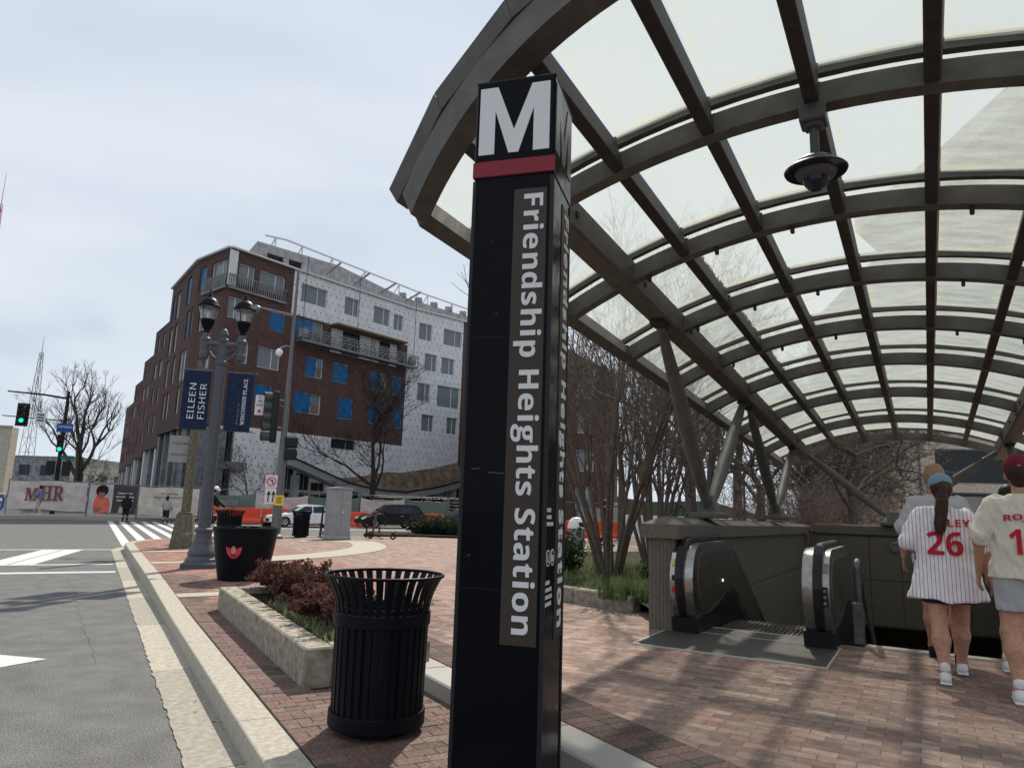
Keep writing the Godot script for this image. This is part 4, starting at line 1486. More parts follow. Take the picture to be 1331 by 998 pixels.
func make_lamp_post() -> void:
	var p := Vector3(-6.14, -0.09, -14.7)
	var x := Vector3(0.97, 0, -0.24).normalized()
	var o := thing("lamp_post", "grey cast lamp post with two black lanterns behind the flower tub", "street lamp", Transform3D(Basis(x, Vector3.UP, x.cross(Vector3.UP)), p))
	var m := MB.new()
	m.box(Vector3(0, 0.07, 0), Vector3(0.66, 0.15, 0.66), Basis(), 0.03)
	m.lathe([Vector2(0.31, 0.14), Vector2(0.30, 0.20), Vector2(0.27, 0.23), Vector2(0.255, 0.27), Vector2(0.27, 0.30), Vector2(0.26, 0.35), Vector2(0.20, 0.48), Vector2(0.165, 0.62), Vector2(0.16, 0.72), Vector2(0.18, 0.75), Vector2(0.18, 0.79), Vector2(0.15, 0.82)], 16, false)
	part("base", m, M.grey_iron, o)
	m = MB.new()
	m.lathe([Vector2(0.125, 0.80), Vector2(0.115, 2.2), Vector2(0.105, 3.6), Vector2(0.10, 4.15), Vector2(0.125, 4.18), Vector2(0.125, 4.24), Vector2(0.10, 4.27), Vector2(0.10, 4.55)], 16, false)
	part("shaft", m, M.grey_iron, o)
	m = MB.new()
	m.box(Vector3(0, 4.62, 0), Vector3(0.84, 0.10, 0.14), Basis(), 0.02)
	m.box(Vector3(0, 4.50, 0), Vector3(0.22, 0.22, 0.15), Basis(), 0.03)
	m.lathe([Vector2(0.09, 4.66), Vector2(0.10, 4.72), Vector2(0.07, 4.76), Vector2(0.095, 4.83), Vector2(0.06, 4.92), Vector2(0.0, 4.98)], 12)
	part("crossarm", m, M.grey_iron, o)
	for s in [-1.0, 1.0]:
		m = MB.new()
		var pts := []
		var rr := []
		for k in 14:                     # scrolled bracket under the arm
			var a := k / 13.0 * 4.4
			var r := 0.15 * (1.0 - k / 18.0)
			pts.append(Vector3(s * (0.10 + 0.15 - cos(a) * r), 4.44 - 0.02 + sin(a) * r * 0.8, 0))
			rr.append(0.026 - k * 0.0008)
		m.tube(pts, rr, 6)
		m.tube([Vector3(s * 0.10, 4.28, 0), Vector3(s * 0.20, 4.36, 0), Vector3(s * 0.34, 4.54, 0)], [0.03, 0.028, 0.03], 6)
		part("scroll_bracket", m, M.grey_iron, o)
		m = MB.new()
		m.lathe([Vector2(0.0, 4.14), Vector2(0.035, 4.19), Vector2(0.05, 4.26), Vector2(0.09, 4.30), Vector2(0.10, 4.40), Vector2(0.085, 4.44), Vector2(0.085, 4.64), Vector2(0.10, 4.67), Vector2(0.10, 4.72), Vector2(0.075, 4.75), Vector2(0.06, 4.84)], 14)
		part("lantern_stem", m, M.grey_iron, o, Transform3D(Basis(), Vector3(s * 0.36, 0, 0)))
		lantern(o, Vector3(s * 0.36, 4.84, 0))
		for y in [4.03, 2.80]:
			m = MB.new()
			m.tube([Vector3(s * 0.08, y, 0), Vector3(s * 0.72, y, 0)], [0.016, 0.014], 6)
			m.ball(Vector3(s * 0.73, y, 0), Vector3.ONE * 0.022, 8, 5)
			part("banner_rod", m, M.grey_iron, o)
	var xf := o.transform
	for s in [-1.0, 1.0]:
		var b := thing("street_banner", "navy banner with EILEEN FISHER on the lamp post's street side" if s < 0 else "navy banner reading the shops at Wisconsin Place, lamp post's plaza side", "banner", xf, "banners hung on the lamp post")
		m = MB.new()
		var cx: float = s * 0.425
		m.sheet(func(u, v): return Vector3(cx - 0.26 + 0.52 * u, 2.80 + 1.22 * v, 0.022 + 0.012 * sin(u * 4 + v * 3)), 8, 10)
		m.sheet(func(u, v): return Vector3(cx + 0.26 - 0.52 * u, 2.80 + 1.22 * v, 0.018 + 0.012 * sin((1 - u) * 4 + v * 3)), 8, 10)
		part("cloth", m, M.banner_blue, b)
		var q := Basis(Vector3.BACK, PI / 2)
		if s < 0:
			part("lettering", letters("EILEEN", 0.74, 0.125, false), M.banner_print, b, Transform3D(q, Vector3(cx - 0.07, 3.38, 0.04)))
			part("lettering", letters("FISHER", 0.74, 0.125, false), M.banner_print, b, Transform3D(q, Vector3(cx + 0.13, 3.38, 0.04)))
		else:
			part("lettering", letters("WISCONSIN PLACE", 0.98, 0.075, true, true), M.banner_print, b, Transform3D(q, Vector3(cx + 0.10, 3.42, 0.04)))
			part("lettering", letters("the shops at", 0.46, 0.06, false, true), M.banner_dim, b, Transform3D(q, Vector3(cx + 0.0, 3.16, 0.04)))

func make_tan_pole() -> void:
	var o := thing("tan_pole", "weathered tan steel pole with tapered box base at the corner", "pole", facing(Vector3(-0.3, 0, -1), Vector3(-8.98, -0.08, -20.16)))
	var m := MB.new()
	m.tube([Vector3(0, 0.8, 0), Vector3(0, 3.0, 0), Vector3(0, 5.3, 0)], [0.13, 0.115, 0.10], 16)
	part("shaft", m, M.tan_metal, o)
	m = MB.new()
	var r0 := [Vector3(-0.30, 0, 0.30), Vector3(0.30, 0, 0.30), Vector3(0.30, 0, -0.30), Vector3(-0.30, 0, -0.30)]
	for k in 4:
		var a: Vector3 = r0[k]
		var b: Vector3 = r0[(k + 1) % 4]
		m.quad(a, b, b * 0.68 + Vector3(0, 0.95, 0), a * 0.68 + Vector3(0, 0.95, 0))
	m.quad(r0[0] * 0.68 + Vector3(0, 0.95, 0), r0[1] * 0.68 + Vector3(0, 0.95, 0), r0[2] * 0.68 + Vector3(0, 0.95, 0), r0[3] * 0.68 + Vector3(0, 0.95, 0))
	m.box(Vector3(0, 0.98, 0), Vector3(0.34, 0.06, 0.34), Basis(), 0.02)
	part("base", m, M.tan_metal, o)
	m = MB.new()
	m.box(Vector3(0.13, 0.42, 0.265), Vector3(0.09, 0.07, 0.01), Basis(Vector3.RIGHT, 0.1), 0.003)
	part("base_plate", m, M.sign_back, o)
	var s := thing("sign_back", "blank grey back of a street sign on the tan pole", "sign", o.transform)
	m = MB.new()
	m.box(Vector3(-0.32, 2.75, -0.13), Vector3(0.62, 0.75, 0.012), Basis(), 0.004)
	part("plate", m, M.sign_back, s)
	for y in [2.6, 2.92]:
		m = MB.new()
		m.box(Vector3(-0.2, y, -0.118), Vector3(0.75, 0.05, 0.02), Basis(), 0.004)
		part("bracket", m, M.galvanised, s)

func make_dome_camera() -> void:
	var j := vault(4.62, 0.0, 0.0) + Vector3(0, 0, 0)
	var o := thing("dome_camera", "grey dome security camera hanging from the canopy's first rib", "security camera", Transform3D(Basis(R, Vector3.UP, -A), j))
	var m := MB.new()
	m.box(Vector3(0, -0.05, 0.0), Vector3(0.17, 0.13, 0.17), Basis(), 0.01)
	m.box(Vector3(0, -0.12, 0.0), Vector3(0.12, 0.05, 0.12), Basis(), 0.01)
	part("bracket", m, M.camera_grey, o)
	m = MB.new()
	m.lathe([Vector2(0.03, -0.36), Vector2(0.03, -0.12)], 16)
	part("stem", m, M.camera_grey, o)
	m = MB.new()
	m.lathe([Vector2(0.135, -0.462), Vector2(0.20, -0.458), Vector2(0.204, -0.455), Vector2(0.19, -0.44), Vector2(0.135, -0.415), Vector2(0.125, -0.39), Vector2(0.10, -0.37), Vector2(0.05, -0.355), Vector2(0.0, -0.355)], 32)
	part("shade", m, M.camera_grey, o)
	m = MB.new()
	m.lathe([Vector2(0.10, -0.470), Vector2(0.198, -0.468), Vector2(0.198, -0.464)], 32)
	part("shade_underside", m, M.dark_glass, o)
	m = MB.new()
	m.lathe([Vector2(0.085, -0.515), Vector2(0.12, -0.50), Vector2(0.135, -0.47), Vector2(0.135, -0.44)], 32)
	part("housing", m, M.camera_grey, o)
	m = MB.new()
	m.lathe([Vector2(0, -0.60), Vector2(0.03, -0.596), Vector2(0.06, -0.575), Vector2(0.08, -0.545), Vector2(0.086, -0.51)], 24)
	part("dome", m, M.dark_glass, o)

# ---------------------------------------------------------------- buildings
func far_materials() -> void:
	var n := 256
	var im := Image.create(n, n, false, Image.FORMAT_RGB8)     # sheathing boards with rows of fasteners
	var f := FastNoiseLite.new()
	f.seed = 90
	f.frequency = 0.02
	for y in n:
		for x in n: im.set_pixel(x, y, grey(0.83 + 0.06 * f.get_noise_2d(x, y)))
	for j in 8:
		for i in 8: im.fill_rect(Rect2i(i * 32 + (16 if j % 2 else 0) + 8, j * 32 + 12, 4, 7), grey(0.13))
	for j in 2: im.fill_rect(Rect2i(0, j * 128, n, 1), grey(0.6))
	im.fill_rect(Rect2i(0, 0, 1, n), grey(0.6))
	mat("sheathing", lin(0.92, 0.93, 0.96), 0.7, 0, ImageTexture.create_from_image(im), 0.40, null, 0, false)
	mat("frame_grey", lin(0.22, 0.23, 0.24), 0.5, 0.3)
	mat("frame_white", lin(0.55, 0.56, 0.57), 0.5)
	mat("window_glass", lin(0.15, 0.175, 0.19), 0.12, 0.0)
	mat("store_glass", lin(0.02, 0.026, 0.03), 0.08)
	mat("tarp_blue", lin(0.008, 0.16, 0.42), 0.45, 0, tex["blot"], 1.5)
	mat("raw_wood", lin(0.30, 0.22, 0.13), 0.8, 0, tex["streak"], 1.0)
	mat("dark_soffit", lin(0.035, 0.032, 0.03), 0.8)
	mat("fascia_grey", lin(0.30, 0.305, 0.315), 0.6, 0.1, tex["soft"], 0.3)
	mat("wet_roof", lin(0.30, 0.26, 0.21), 0.6, 0, noise_tex("roofing", 256, 91, 0.02, Color(0.35, 0.30, 0.25), Color(1, 0.95, 0.85), 1, 1.0, 3), 0.3)
	mat("grey_board", lin(0.50, 0.50, 0.50), 0.8, 0, tex["blot"], 0.25)
	mat("grey_panel", lin(0.22, 0.235, 0.26), 0.6, 0, tex["blot"], 0.3)
	mat("stone_beige", lin(0.72, 0.67, 0.60), 0.85, 0, tex["conc"], 0.2)
	mat("pale_wall", lin(0.55, 0.53, 0.48), 0.85, 0, tex["conc"], 0.15)
	mat("office_grey", lin(0.33, 0.34, 0.36), 0.8, 0, tex["blot"], 0.1)
	mat("red_mast", lin(0.45, 0.05, 0.05), 0.6)
	mat("white_mast", lin(0.6, 0.6, 0.6), 0.6)
	mat("far_hill", lin(0.07, 0.085, 0.06), 1.0)

func wall_holes(m: MB, w: float, y0: float, y1: float, holes: Array, depth: float) -> void:   # in x,y facing +z, UV in metres / 2
	var xs := [0.0, w]
	var ys := [y0, y1]
	for h in holes:
		for e in [h[0], h[1]]: if not e in xs: xs.append(e)
		for e in [h[2], h[3]]: if not e in ys: ys.append(e)
	xs.sort()
	ys.sort()
	for i in xs.size() - 1:
		for j in ys.size() - 1:
			var cx: float = (xs[i] + xs[i + 1]) / 2
			var cy: float = (ys[j] + ys[j + 1]) / 2
			if cy < y0 or cy > y1 or cx < 0 or cx > w: continue
			var open := false
			for h in holes:
				if cx > h[0] and cx < h[1] and cy > h[2] and cy < h[3]: open = true
			if open: continue
			m.quad(Vector3(xs[i], ys[j], 0), Vector3(xs[i + 1], ys[j], 0), Vector3(xs[i + 1], ys[j + 1], 0), Vector3(xs[i], ys[j + 1], 0), Vector2(xs[i + 1] - xs[i], -(ys[j + 1] - ys[j])) / 2.0, Vector2(xs[i], -ys[j]) / 2.0)
	for h in holes:
		var a := Vector3(h[0], h[2], 0)
		var b := Vector3(h[1], h[2], 0)
		var c := Vector3(h[1], h[3], 0)
		var d := Vector3(h[0], h[3], 0)
		var z := Vector3(0, 0, -depth)
		m.quad(a + z, b + z, b, a, Vector2(1, 0.1))
		m.quad(b + z, c + z, c, b, Vector2(1, 0.1))
		m.quad(c + z, d + z, d, c, Vector2(1, 0.1))
		m.quad(d + z, a + z, a, d, Vector2(1, 0.1))

func window(o: Node3D, xf: Transform3D, h: Array, kind: String, depth := 0.18) -> void:
	var w: float = h[1] - h[0]
	var ht: float = h[3] - h[2]
	var at := xf * Transform3D(Basis(), Vector3((h[0] + h[1]) / 2, (h[2] + h[3]) / 2, -depth))
	var m := MB.new()
	var t := 0.07
	m.box(Vector3(0, ht / 2 - t / 2, 0), Vector3(w, t, 0.1))
	m.box(Vector3(0, -ht / 2 + t / 2, 0), Vector3(w, t, 0.1))
	for s in [-1.0, 1.0]: m.box(Vector3(s * (w / 2 - t / 2), 0, 0), Vector3(t, ht - 2 * t, 0.1))
	var split := w * (0.14 if w > 1.4 else 0.05)
	m.box(Vector3(split, 0, 0), Vector3(t, ht - 2 * t, 0.08))
	var f := part("window", m, M.frame_white if kind != "dark" else M.frame_grey, o, at)
	m = MB.new()
	m.box(Vector3(0, 0, -0.03), Vector3(w - t, ht - t, 0.02))
	part("pane", m, M.window_glass if kind != "dark" else M.store_glass, f)
	if kind.begins_with("blue"):
		m = MB.new()
		var x0 := -w / 2 + 0.04
		var x1 := split if kind == "blue_half" else w / 2 - 0.04
		m.sheet(func(u, v): return Vector3(lerpf(x0, x1, u), lerpf(-ht / 2 + 0.05, ht / 2 - 0.05, v), 0.065 + 0.035 * sin(u * 9 + v * 4 + h[0]) * sin(v * 7)), 7, 7)
		part("blue_tarp", m, M.tarp_blue, f)
		if kind == "blue_half":
			m = MB.new()
			m.box(Vector3((split + w / 2) / 2, -ht * 0.2, 0.0), Vector3(w / 2 - split - 0.2, ht * 0.42, 0.03))
			part("board", m, M.raw_wood, f)

func facade_frame(a: Vector3, b: Vector3) -> Transform3D:
	var x := Vector3(b.x - a.x, 0, b.z - a.z).normalized()
	return Transform3D(Basis(x, Vector3.UP, x.cross(Vector3.UP)), Vector3(a.x, 0, a.z))

func facade(o: Node3D, a: Vector3, b: Vector3, y0: float, y1: float, wm: Material, wins: Array, depth := 0.28) -> void:
	var w := Vector2(b.x - a.x, b.z - a.z).length()
	var xf := facade_frame(a, b)
	var m := MB.new()
	wall_holes(m, w, y0, y1, wins, depth)
	part("wall", m, wm, o, xf)
	for h in wins: window(o, xf, h, h[4] if h.size() > 4 else "clear")

func make_main_building() -> void:
	var o := thing("corner_building", "unfinished six-storey corner block of brown brick and white sheathing across the street", "building")
	var a := Vector3(-32.8, 0, -65.7)
	var b := Vector3(-26.6, 0, -57.1)
	var c := Vector3(-22.6, 0, -53.7)
	var d := Vector3(-19.0, 0, -58.6)
	var e := Vector3(-10.6, 0, -69.5)
	var f := Vector3(-5.4, 0, -74.3)
	var g := Vector3(6.0, 0, -83.0)
	var H := 21.0
	facade(o, a, b, 7, H, M.wall_brick, [[0.9, 2.0, 17.4, 20.0, "blue"], [2.6, 4.4, 17.4, 20.0], [6.9, 8.4, 17.8, 20.3, "blue"], [0.9, 2.4, 14.2, 16.9], [3.2, 4.6, 14.2, 16.9], [7.9, 9.2, 14.6, 17.1, "blue"], [9.6, 10.4, 14.6, 17.1], [1.0, 2.2, 11.2, 13.7], [4.0, 5.2, 11.2, 13.7], [7.0, 9.5, 11.0, 13.7], [1.4, 2.6, 8.2, 10.6], [3.0, 4.2, 8.2, 10.6], [7.4, 8.6, 8.2, 10.6]])
	facade(o, b, c, 7, H, M.wall_brick, [[0.4, 1.6, 18.2, 20.2, "blue"], [2.4, 4.9, 17.9, 20.2], [1.0, 2.2, 14.7, 16.9], [2.0, 3.6, 11.4, 13.6], [1.4, 2.8, 8.6, 10.5]])
	facade(o, c, d, 7, H, M.wall_brick, [[0.85, 2.3, 18.35, 20.0], [2.75, 5.25, 18.35, 20.0], [0.2, 1.4, 15.4, 17.1], [4.1, 5.55, 15.2, 16.8, "blue"], [1.4, 2.4, 12.0, 13.7], [3.25, 5.4, 11.95, 13.7], [3.3, 4.9, 8.9, 10.6, "blue"]])
	facade(o, d, e, 17.1, H, M.sheathing, [[0.85, 3.6, 18.4, 20.05], [5.6, 7.3, 18.4, 20.1], [9.1, 11.2, 18.4, 20.1], [11.7, 13.0, 18.3, 19.9]])
	facade(o, d, e, 7, 17.1, M.wall_brick, [[0.6, 3.4, 14.9, 16.9, "blue_half"], [4.3, 12.6, 14.6, 16.9, "dark"], [1.9, 3.75, 12.0, 13.75, "blue_half"], [4.8, 6.6, 12.0, 13.75, "blue"], [9.2, 11.3, 12.0, 13.75, "blue_half"], [12.0, 13.4, 11.9, 13.7, "blue"], [1.0, 3.8, 8.8, 10.55, "blue_half"], [5.7, 7.4, 8.8, 10.7, "blue"], [9.3, 11.1, 8.8, 10.6, "blue"], [12.5, 13.6, 8.7, 10.6, "blue"]])
	facade(o, e, f, 7.3, H, M.sheathing, [[1.3, 2.95, 18.0, 19.75], [4.45, 6.9, 18.0, 19.75], [2.2, 3.75, 14.9, 16.7], [4.35, 6.05, 14.9, 16.65], [1.5, 3.1, 11.7, 13.55], [4.0, 6.95, 11.4, 13.65], [2.2, 3.75, 8.7, 10.4], [5.4, 6.8, 8.7, 10.45]])
	facade(o, f, g, 0, H, M.wall_brick, [[2, 4, 18, 19.8], [6, 8, 18, 19.8], [2, 4, 14.8, 16.6], [6, 8, 14.8, 16.6], [10, 12, 14.8, 16.6]])
	# lower storeys: white sheathing above a wave roof, dark shopfronts under it
	var soff := MB.new()
	var ground := 0.0
	facade(o, c, d, ground, 7, M.sheathing, [[0.2, 1.9, 0.3, 6.6, "dark"]])
	facade(o, d, e, 2.2, 7, M.sheathing, [[5.2, 7.95, 6.05, 6.98, "dark"], [0.1, 1.7, 2.25, 4.2, "dark"], [1.8, 3.3, 2.25, 3.7, "dark"], [3.4, 4.9, 2.25, 3.0, "dark"]])
	facade(o, e, f, 2.2, 7.3, M.sheathing, [])
	var m := MB.new()
	m.box(Vector3(1.6, 6.65, -0.24), Vector3(2.7, 0.85, 0.06))
	part("board_infill", m, M.raw_wood, o, facade_frame(d, e) * Transform3D(Basis(), Vector3(5.0, -0.13, 0.0)))
	for q in [[d, e], [e, f]]:
		var xf := facade_frame(q[0], q[1])
		var w := Vector2(q[1].x - q[0].x, q[1].z - q[0].z).length()
		var k := 0.0
		while k < w - 0.5:
			m = MB.new()
			m.box(Vector3(k + 0.75, 1.15, -0.3), Vector3(1.42, 2.2, 0.03))
			part("shop_pane", m, M.store_glass, o, xf)
			m = MB.new()
			m.box(Vector3(k, 1.15, -0.2), Vector3(0.09, 2.3, 0.16))
			m.box(Vector3(k + 0.75, 1.55, -0.22), Vector3(1.42, 0.06, 0.1))
			part("mullion", m, M.frame_grey, o, xf)
			k += 1.5
		for i in 3:
			m = MB.new()
			m.box(Vector3(w * (i + 0.3) / 3.0, 1.7, 0.6), Vector3(0.55, 3.6, 0.55), Basis(), 0.03)
			part("column", m, M.office_grey, o, xf)
	for q in [[4.4, 5.7, -0.16], [7.7, 9.1, -0.10], [9.3, 10.2, -0.2], [11.6, 12.5, -0.2]]:
		m = MB.new()
		m.box(Vector3((q[0] + q[1]) / 2, 15.75, q[2]), Vector3(q[1] - q[0], 2.2, 0.08))
		part("loggia_panel", m, M.sheathing, o, facade_frame(d, e))
	m = MB.new()
	m.box(Vector3(8.4, 17.0, 0.5), Vector3(8.6, 0.16, 1.3))
	part("loggia_roof", m, M.raw_wood, o, facade_frame(d, e))
	# the wave roof
	var span := [[d, e, [0.0, 4.85], [0.8, 4.75], [3.4, 3.95], [6.4, 3.05], [10.0, 2.55], [13.75, 2.5]], [e, f, [0.0, 2.5], [3.8, 3.15], [7.07, 4.0]]]
	for q in span:
		var xf := facade_frame(q[0], q[1])
		var pts: Array = q.slice(2)
		var yf := func(x: float) -> float:
			for i in pts.size() - 1:
				if x <= pts[i + 1][0]: 
					var w: float = (x - pts[i][0]) / (pts[i + 1][0] - pts[i][0])
					return lerpf(pts[i][1], pts[i + 1][1], w)
			return pts[-1][1]
		var sm := func(x: float) -> float: return (yf.call(x - 0.8) + yf.call(x) * 2 + yf.call(x + 0.8)) / 4.0 if x > 0.8 else yf.call(x)
		var x1: float = pts[-1][0]
		var rise := func(x: float) -> float: return (lerpf(0.35, 1.9, smoothstep(5.0, 13.0, x)) if q[0] == d else 1.9)
		m = MB.new()
		m.sheet(func(u, v): return Vector3(u * x1, sm.call(u * x1) - 0.62 + 0.62 * v, 1.25), 24, 1)
		m.sheet(func(u, v): return Vector3(u * x1, sm.call(u * x1) - 0.62, 1.25 * v), 24, 1)
		part("wave_fascia", m, M.fascia_grey, o, xf)
		m = MB.new()
		m.sheet(func(u, v): return Vector3(u * x1, lerpf(sm.call(u * x1), sm.call(u * x1) + rise.call(u * x1), v), 1.27 * (1 - v)), 24, 4)
		part("wave_roof", m, M.wet_roof, o, xf)
		m = MB.new()
		m.sheet(func(u, v): return Vector3(u * x1, sm.call(u * x1) - 0.02 + 0.14 * v, 1.30), 24, 1)
		part("roof_edge", m, M.signal_black, o, xf)
	# corner: recessed ground floor, tall piers, soffit
	for q in [[a, b, 0.0], [b, c, 0.0]]:
		var xf := facade_frame(q[0], q[1])
		var w := Vector2(q[1].x - q[0].x, q[1].z - q[0].z).length()
		m = MB.new()
		m.box(Vector3(w / 2, 3.5, -1.4), Vector3(w, 7.2, 0.1))
		part("shop_wall", m, M.store_glass, o, xf)
		m = MB.new()
		m.box(Vector3(w / 2, 6.95, -0.7), Vector3(w, 0.1, 1.4))
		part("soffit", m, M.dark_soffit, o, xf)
		for i in 4:
			m = MB.new()
			m.box(Vector3(w * (i + 0.2) / 4, 3.45, -0.5), Vector3(0.5 if i % 2 else 0.9, 6.9, 0.6))
			part("pier", m, M.grey_panel if i % 2 == 0 else M.office_grey, o, xf)
	m = MB.new()
	m.box(Vector3(-0.4, 3.3, 0.3), Vector3(2.3, 6.6, 0.9))
	part("pier", m, M.grey_panel, o, facade_frame(c, d))
	m = MB.new()
	m.box(Vector3(1.4, 3.9, 0.35), Vector3(2.9, 0.55, 0.5))
	part("crossbeam", m, M.office_grey, o, facade_frame(c, d))
	# further wings along the avenue, a saw-tooth in plan
	var wt := [73.0, 93.0, 115.0, 141.0, 181.0]
	for i in 4:
		var far := K(wt[i + 1], 4.4)
		var near := K(wt[i] + 0.5, 6.6)
		var w := far.distance_to(near)
		var wins := []
		for fl in 4:
			var y := 8.4 + fl * 3.15
			var k := 1.2 + 0.5 * (fl % 2)
			while k < w - 2.2:
				if rng.randf() < 0.85: wins.append([k, k + (1.1 if (int(k) + fl) % 3 else 2.2), y, y + 2.0])
				k += 2.9
		facade(o, far, near, 6.6, 20.6, M.wall_brick, wins, 0.3)
		var xf := facade_frame(far, near)
		m = MB.new()
		m.box(Vector3(w / 2, 3.3, -1.6), Vector3(w, 6.8, 0.1))
		part("shop_wall", m, M.store_glass, o, xf)
		for k in int(w / 3.2):
			m = MB.new()
			m.box(Vector3(1.0 + k * 3.2, 3.25, -0.4), Vector3(0.7, 6.5, 0.7))
			part("pier", m, M.office_grey if k % 2 else M.frame_white, o, xf)
		m = MB.new()
		m.box(Vector3(w / 2, 6.5, -0.8), Vector3(w, 0.1, 1.7))
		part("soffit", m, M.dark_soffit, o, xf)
		for fl in [1, 2]:                # loggias with pale parapets
			m = MB.new()
			var x0: float = w - 5.5 - fl * 1.5
			m.box(Vector3(x0 + 1.7, 8.2 + fl * 3.15, 0.25), Vector3(3.4, 1.05, 0.5))
			part("balcony_parapet", m, M.stone_beige, o, xf)
			m = MB.new()
			m.box(Vector3(x0 + 1.7, 10.9 + fl * 3.15, 0.3), Vector3(3.6, 0.25, 0.6))
			part("balcony_roof", m, M.raw_wood, o, xf)
		m = MB.new()
		m.box(Vector3(w / 2, 20.5, -9), Vector3(w, 0.3, 18))
		m.box(Vector3(0.05, 10.3, -9), Vector3(0.1, 20.4, 18))
		m.box(Vector3(w - 0.05, 10.3, -9), Vector3(0.1, 20.4, 18))
		part("side_wall", m, M.wall_brick, o, xf)
	# flat roof, parapet edge, penthouse and its guard rail
	var rf := MB.new()
	merge(rf, flat([a, b, c, d, e, f, g, Vector3(20, 0, -110), Vector3(-30, 0, -110)], H - 0.3, func(p): return Vector2(p.x, p.z)))
	part("roof", rf, M.grey_board, o)
	var ed := MB.new()
	var ol := [a, b, c, d, e, f, g]
	for i in 6: ed.bar(ol[i] + Vector3(0, H + 0.04, 0), ol[i + 1] + Vector3(0, H + 0.04, 0), 0.45, 0.14)
	part("parapet_edge", ed, M.frame_white, o)
	var ph := [Vector3(-27, 0, -66), Vector3(-22.8, 0, -59.5), Vector3(-17.0, 0, -65.4), Vector3(-12.5, 0, -74.9), Vector3(-6, 0, -82), Vector3(4, 0, -92)]
	for i in 5:
		var xf := facade_frame(ph[i], ph[i + 1])
		var w: float = ph[i].distance_to(ph[i + 1])
		facade(o, ph[i], ph[i + 1], H - 0.4, H + 0.9, M.wall_brick, [], 0.1)
		m = MB.new()
		wall_holes(m, w, H + 0.9, 23.8, [[1.0, 2.6, H + 1.2, H + 2.0], [3.1, 4.4, H + 1.2, H + 2.0]] if i == 1 else [], 0.2)
		part("penthouse_wall", m, M.grey_board, o, xf)
	rf = MB.new()
	merge(rf, flat(ph + [Vector3(0, 0, -100), Vector3(-25, 0, -90)], 23.78, func(p): return Vector2(p.x, p.z)))
	part("penthouse_roof", rf, M.grey_board, o)
	var rl := [Vector3(-22.8, 0, -61.2), Vector3(-21.2, 0, -62.2), Vector3(-17, 0, -68.3), Vector3(-11.2, 0, -76.6), Vector3(-6.1, 0, -82.9), Vector3(2, 0, -92)]
	for i in 5:
		m = MB.new()
		var p0: Vector3 = rl[i]
		var p1: Vector3 = rl[i + 1]
		var up := Vector3(0, 25.0, 0)
		m.bar(p0 + up, p1 + up, 0.14, 0.14)
		var nn := maxi(1, int(p0.distance_to(p1) / 3.4))
		for k in nn:
			var p := p0.lerp(p1, (k + 0.5) / nn)
			m.bar(p + Vector3(0, 23.6, 0), p + up, 0.12, 0.12)
			m.bar(p + Vector3(-0.9, 23.6, -0.4), p + up, 0.09, 0.09)
		part("guard_rail", m, M.frame_white, o)
	for i in 7:
		m = MB.new()
		var p := Vector3(-12.4, 24.05, -75.5).lerp(Vector3(-3, 24.05, -85.5), i / 6.0)
		m.box(p, Vector3(0.8, 0.55, 0.8), Basis(), 0.05)
		part("roof_unit", m, M.fascia_grey, o)
	for i in 4:                          # outriggers that hold the swing stage
		m = MB.new()
		var xf := facade_frame(d, e)
		var x := 4.0 + i * 3.4
		m.bar(xf * Vector3(x + 0.8, H + 1.3, -2.0), xf * Vector3(x, H + 1.6, 1.0), 0.12, 0.16)
		m.bar(xf * Vector3(x + 0.5, H, -0.9), xf * Vector3(x + 0.2, H + 1.45, -0.6), 0.08, 0.08)
		m.bar(xf * Vector3(x - 0.3, H, -0.9), xf * Vector3(x + 0.2, H + 1.45, -0.6), 0.08, 0.08)
		part("outrigger", m, M.frame_grey, o)
	# balustrade round the corner's top loggia
	for q in [[b, c, 1.4, 5.2], [c, d, 0.0, 5.4]]:
		m = MB.new()
		var xf := facade_frame(q[0], q[1])
		m.box(Vector3((q[2] + q[3]) / 2, 18.85, 0.16), Vector3(q[3] - q[2], 0.06, 0.06))
		m.box(Vector3((q[2] + q[3]) / 2, 17.75, 0.16), Vector3(q[3] - q[2], 0.16, 0.12))
		var k: float = q[2]
		while k < q[3]:
			m.box(Vector3(k, 18.3, 0.16), Vector3(0.05, 1.05, 0.05))
			k += 0.2
		part("railing", m, M.office_grey, o, xf)
	m = MB.new()
	m.box(Vector3(0.3, 19.4, 0.02), Vector3(0.7, 2.9, 0.1))
	part("corner_sheathing", m, M.sheathing, o, facade_frame(c, d))
	# the swing stage along the brick
	var sg := thing("swing_stage", "long suspended work platform with rails on the brick facade", "scaffold")
	var xf := facade_frame(d, e)
	m = MB.new()
	m.box(Vector3(7.3, 14.75, 0.85), Vector3(13.8, 0.18, 0.8))
	part("deck", m, M.galvanised, sg, xf)
	m = MB.new()
	for z in [0.45, 1.25]:
		for y in [15.3, 15.85]: m.box(Vector3(7.3, y, z), Vector3(13.8, 0.07, 0.07))
		for k in 15: m.box(Vector3(0.5 + k * 0.975, 15.3, z), Vector3(0.06, 1.1, 0.06))
		for k in 14: m.bar(Vector3(0.5 + k * 0.975, 14.8, z), Vector3(1.475 + k * 0.975, 15.85, z), 0.05, 0.05)
	part("guard_frame", m, M.galvanised, sg, xf)
	m = MB.new()
	for x in [0.7, 6.6, 13.9]:
		m = MB.new()
		m.tube([Vector3(x, 15, 0.8), Vector3(x, 22.3, 0.8)], [0.025, 0.025], 4)
		part("rope", m, M.signal_black, sg, xf)
	m = MB.new()
	for x in [0.8, 13.7]: m.box(Vector3(x, 15.4, 0.85), Vector3(0.6, 0.8, 0.7), Basis(), 0.08)
	part("hoist", m, M.fascia_grey, sg, xf)

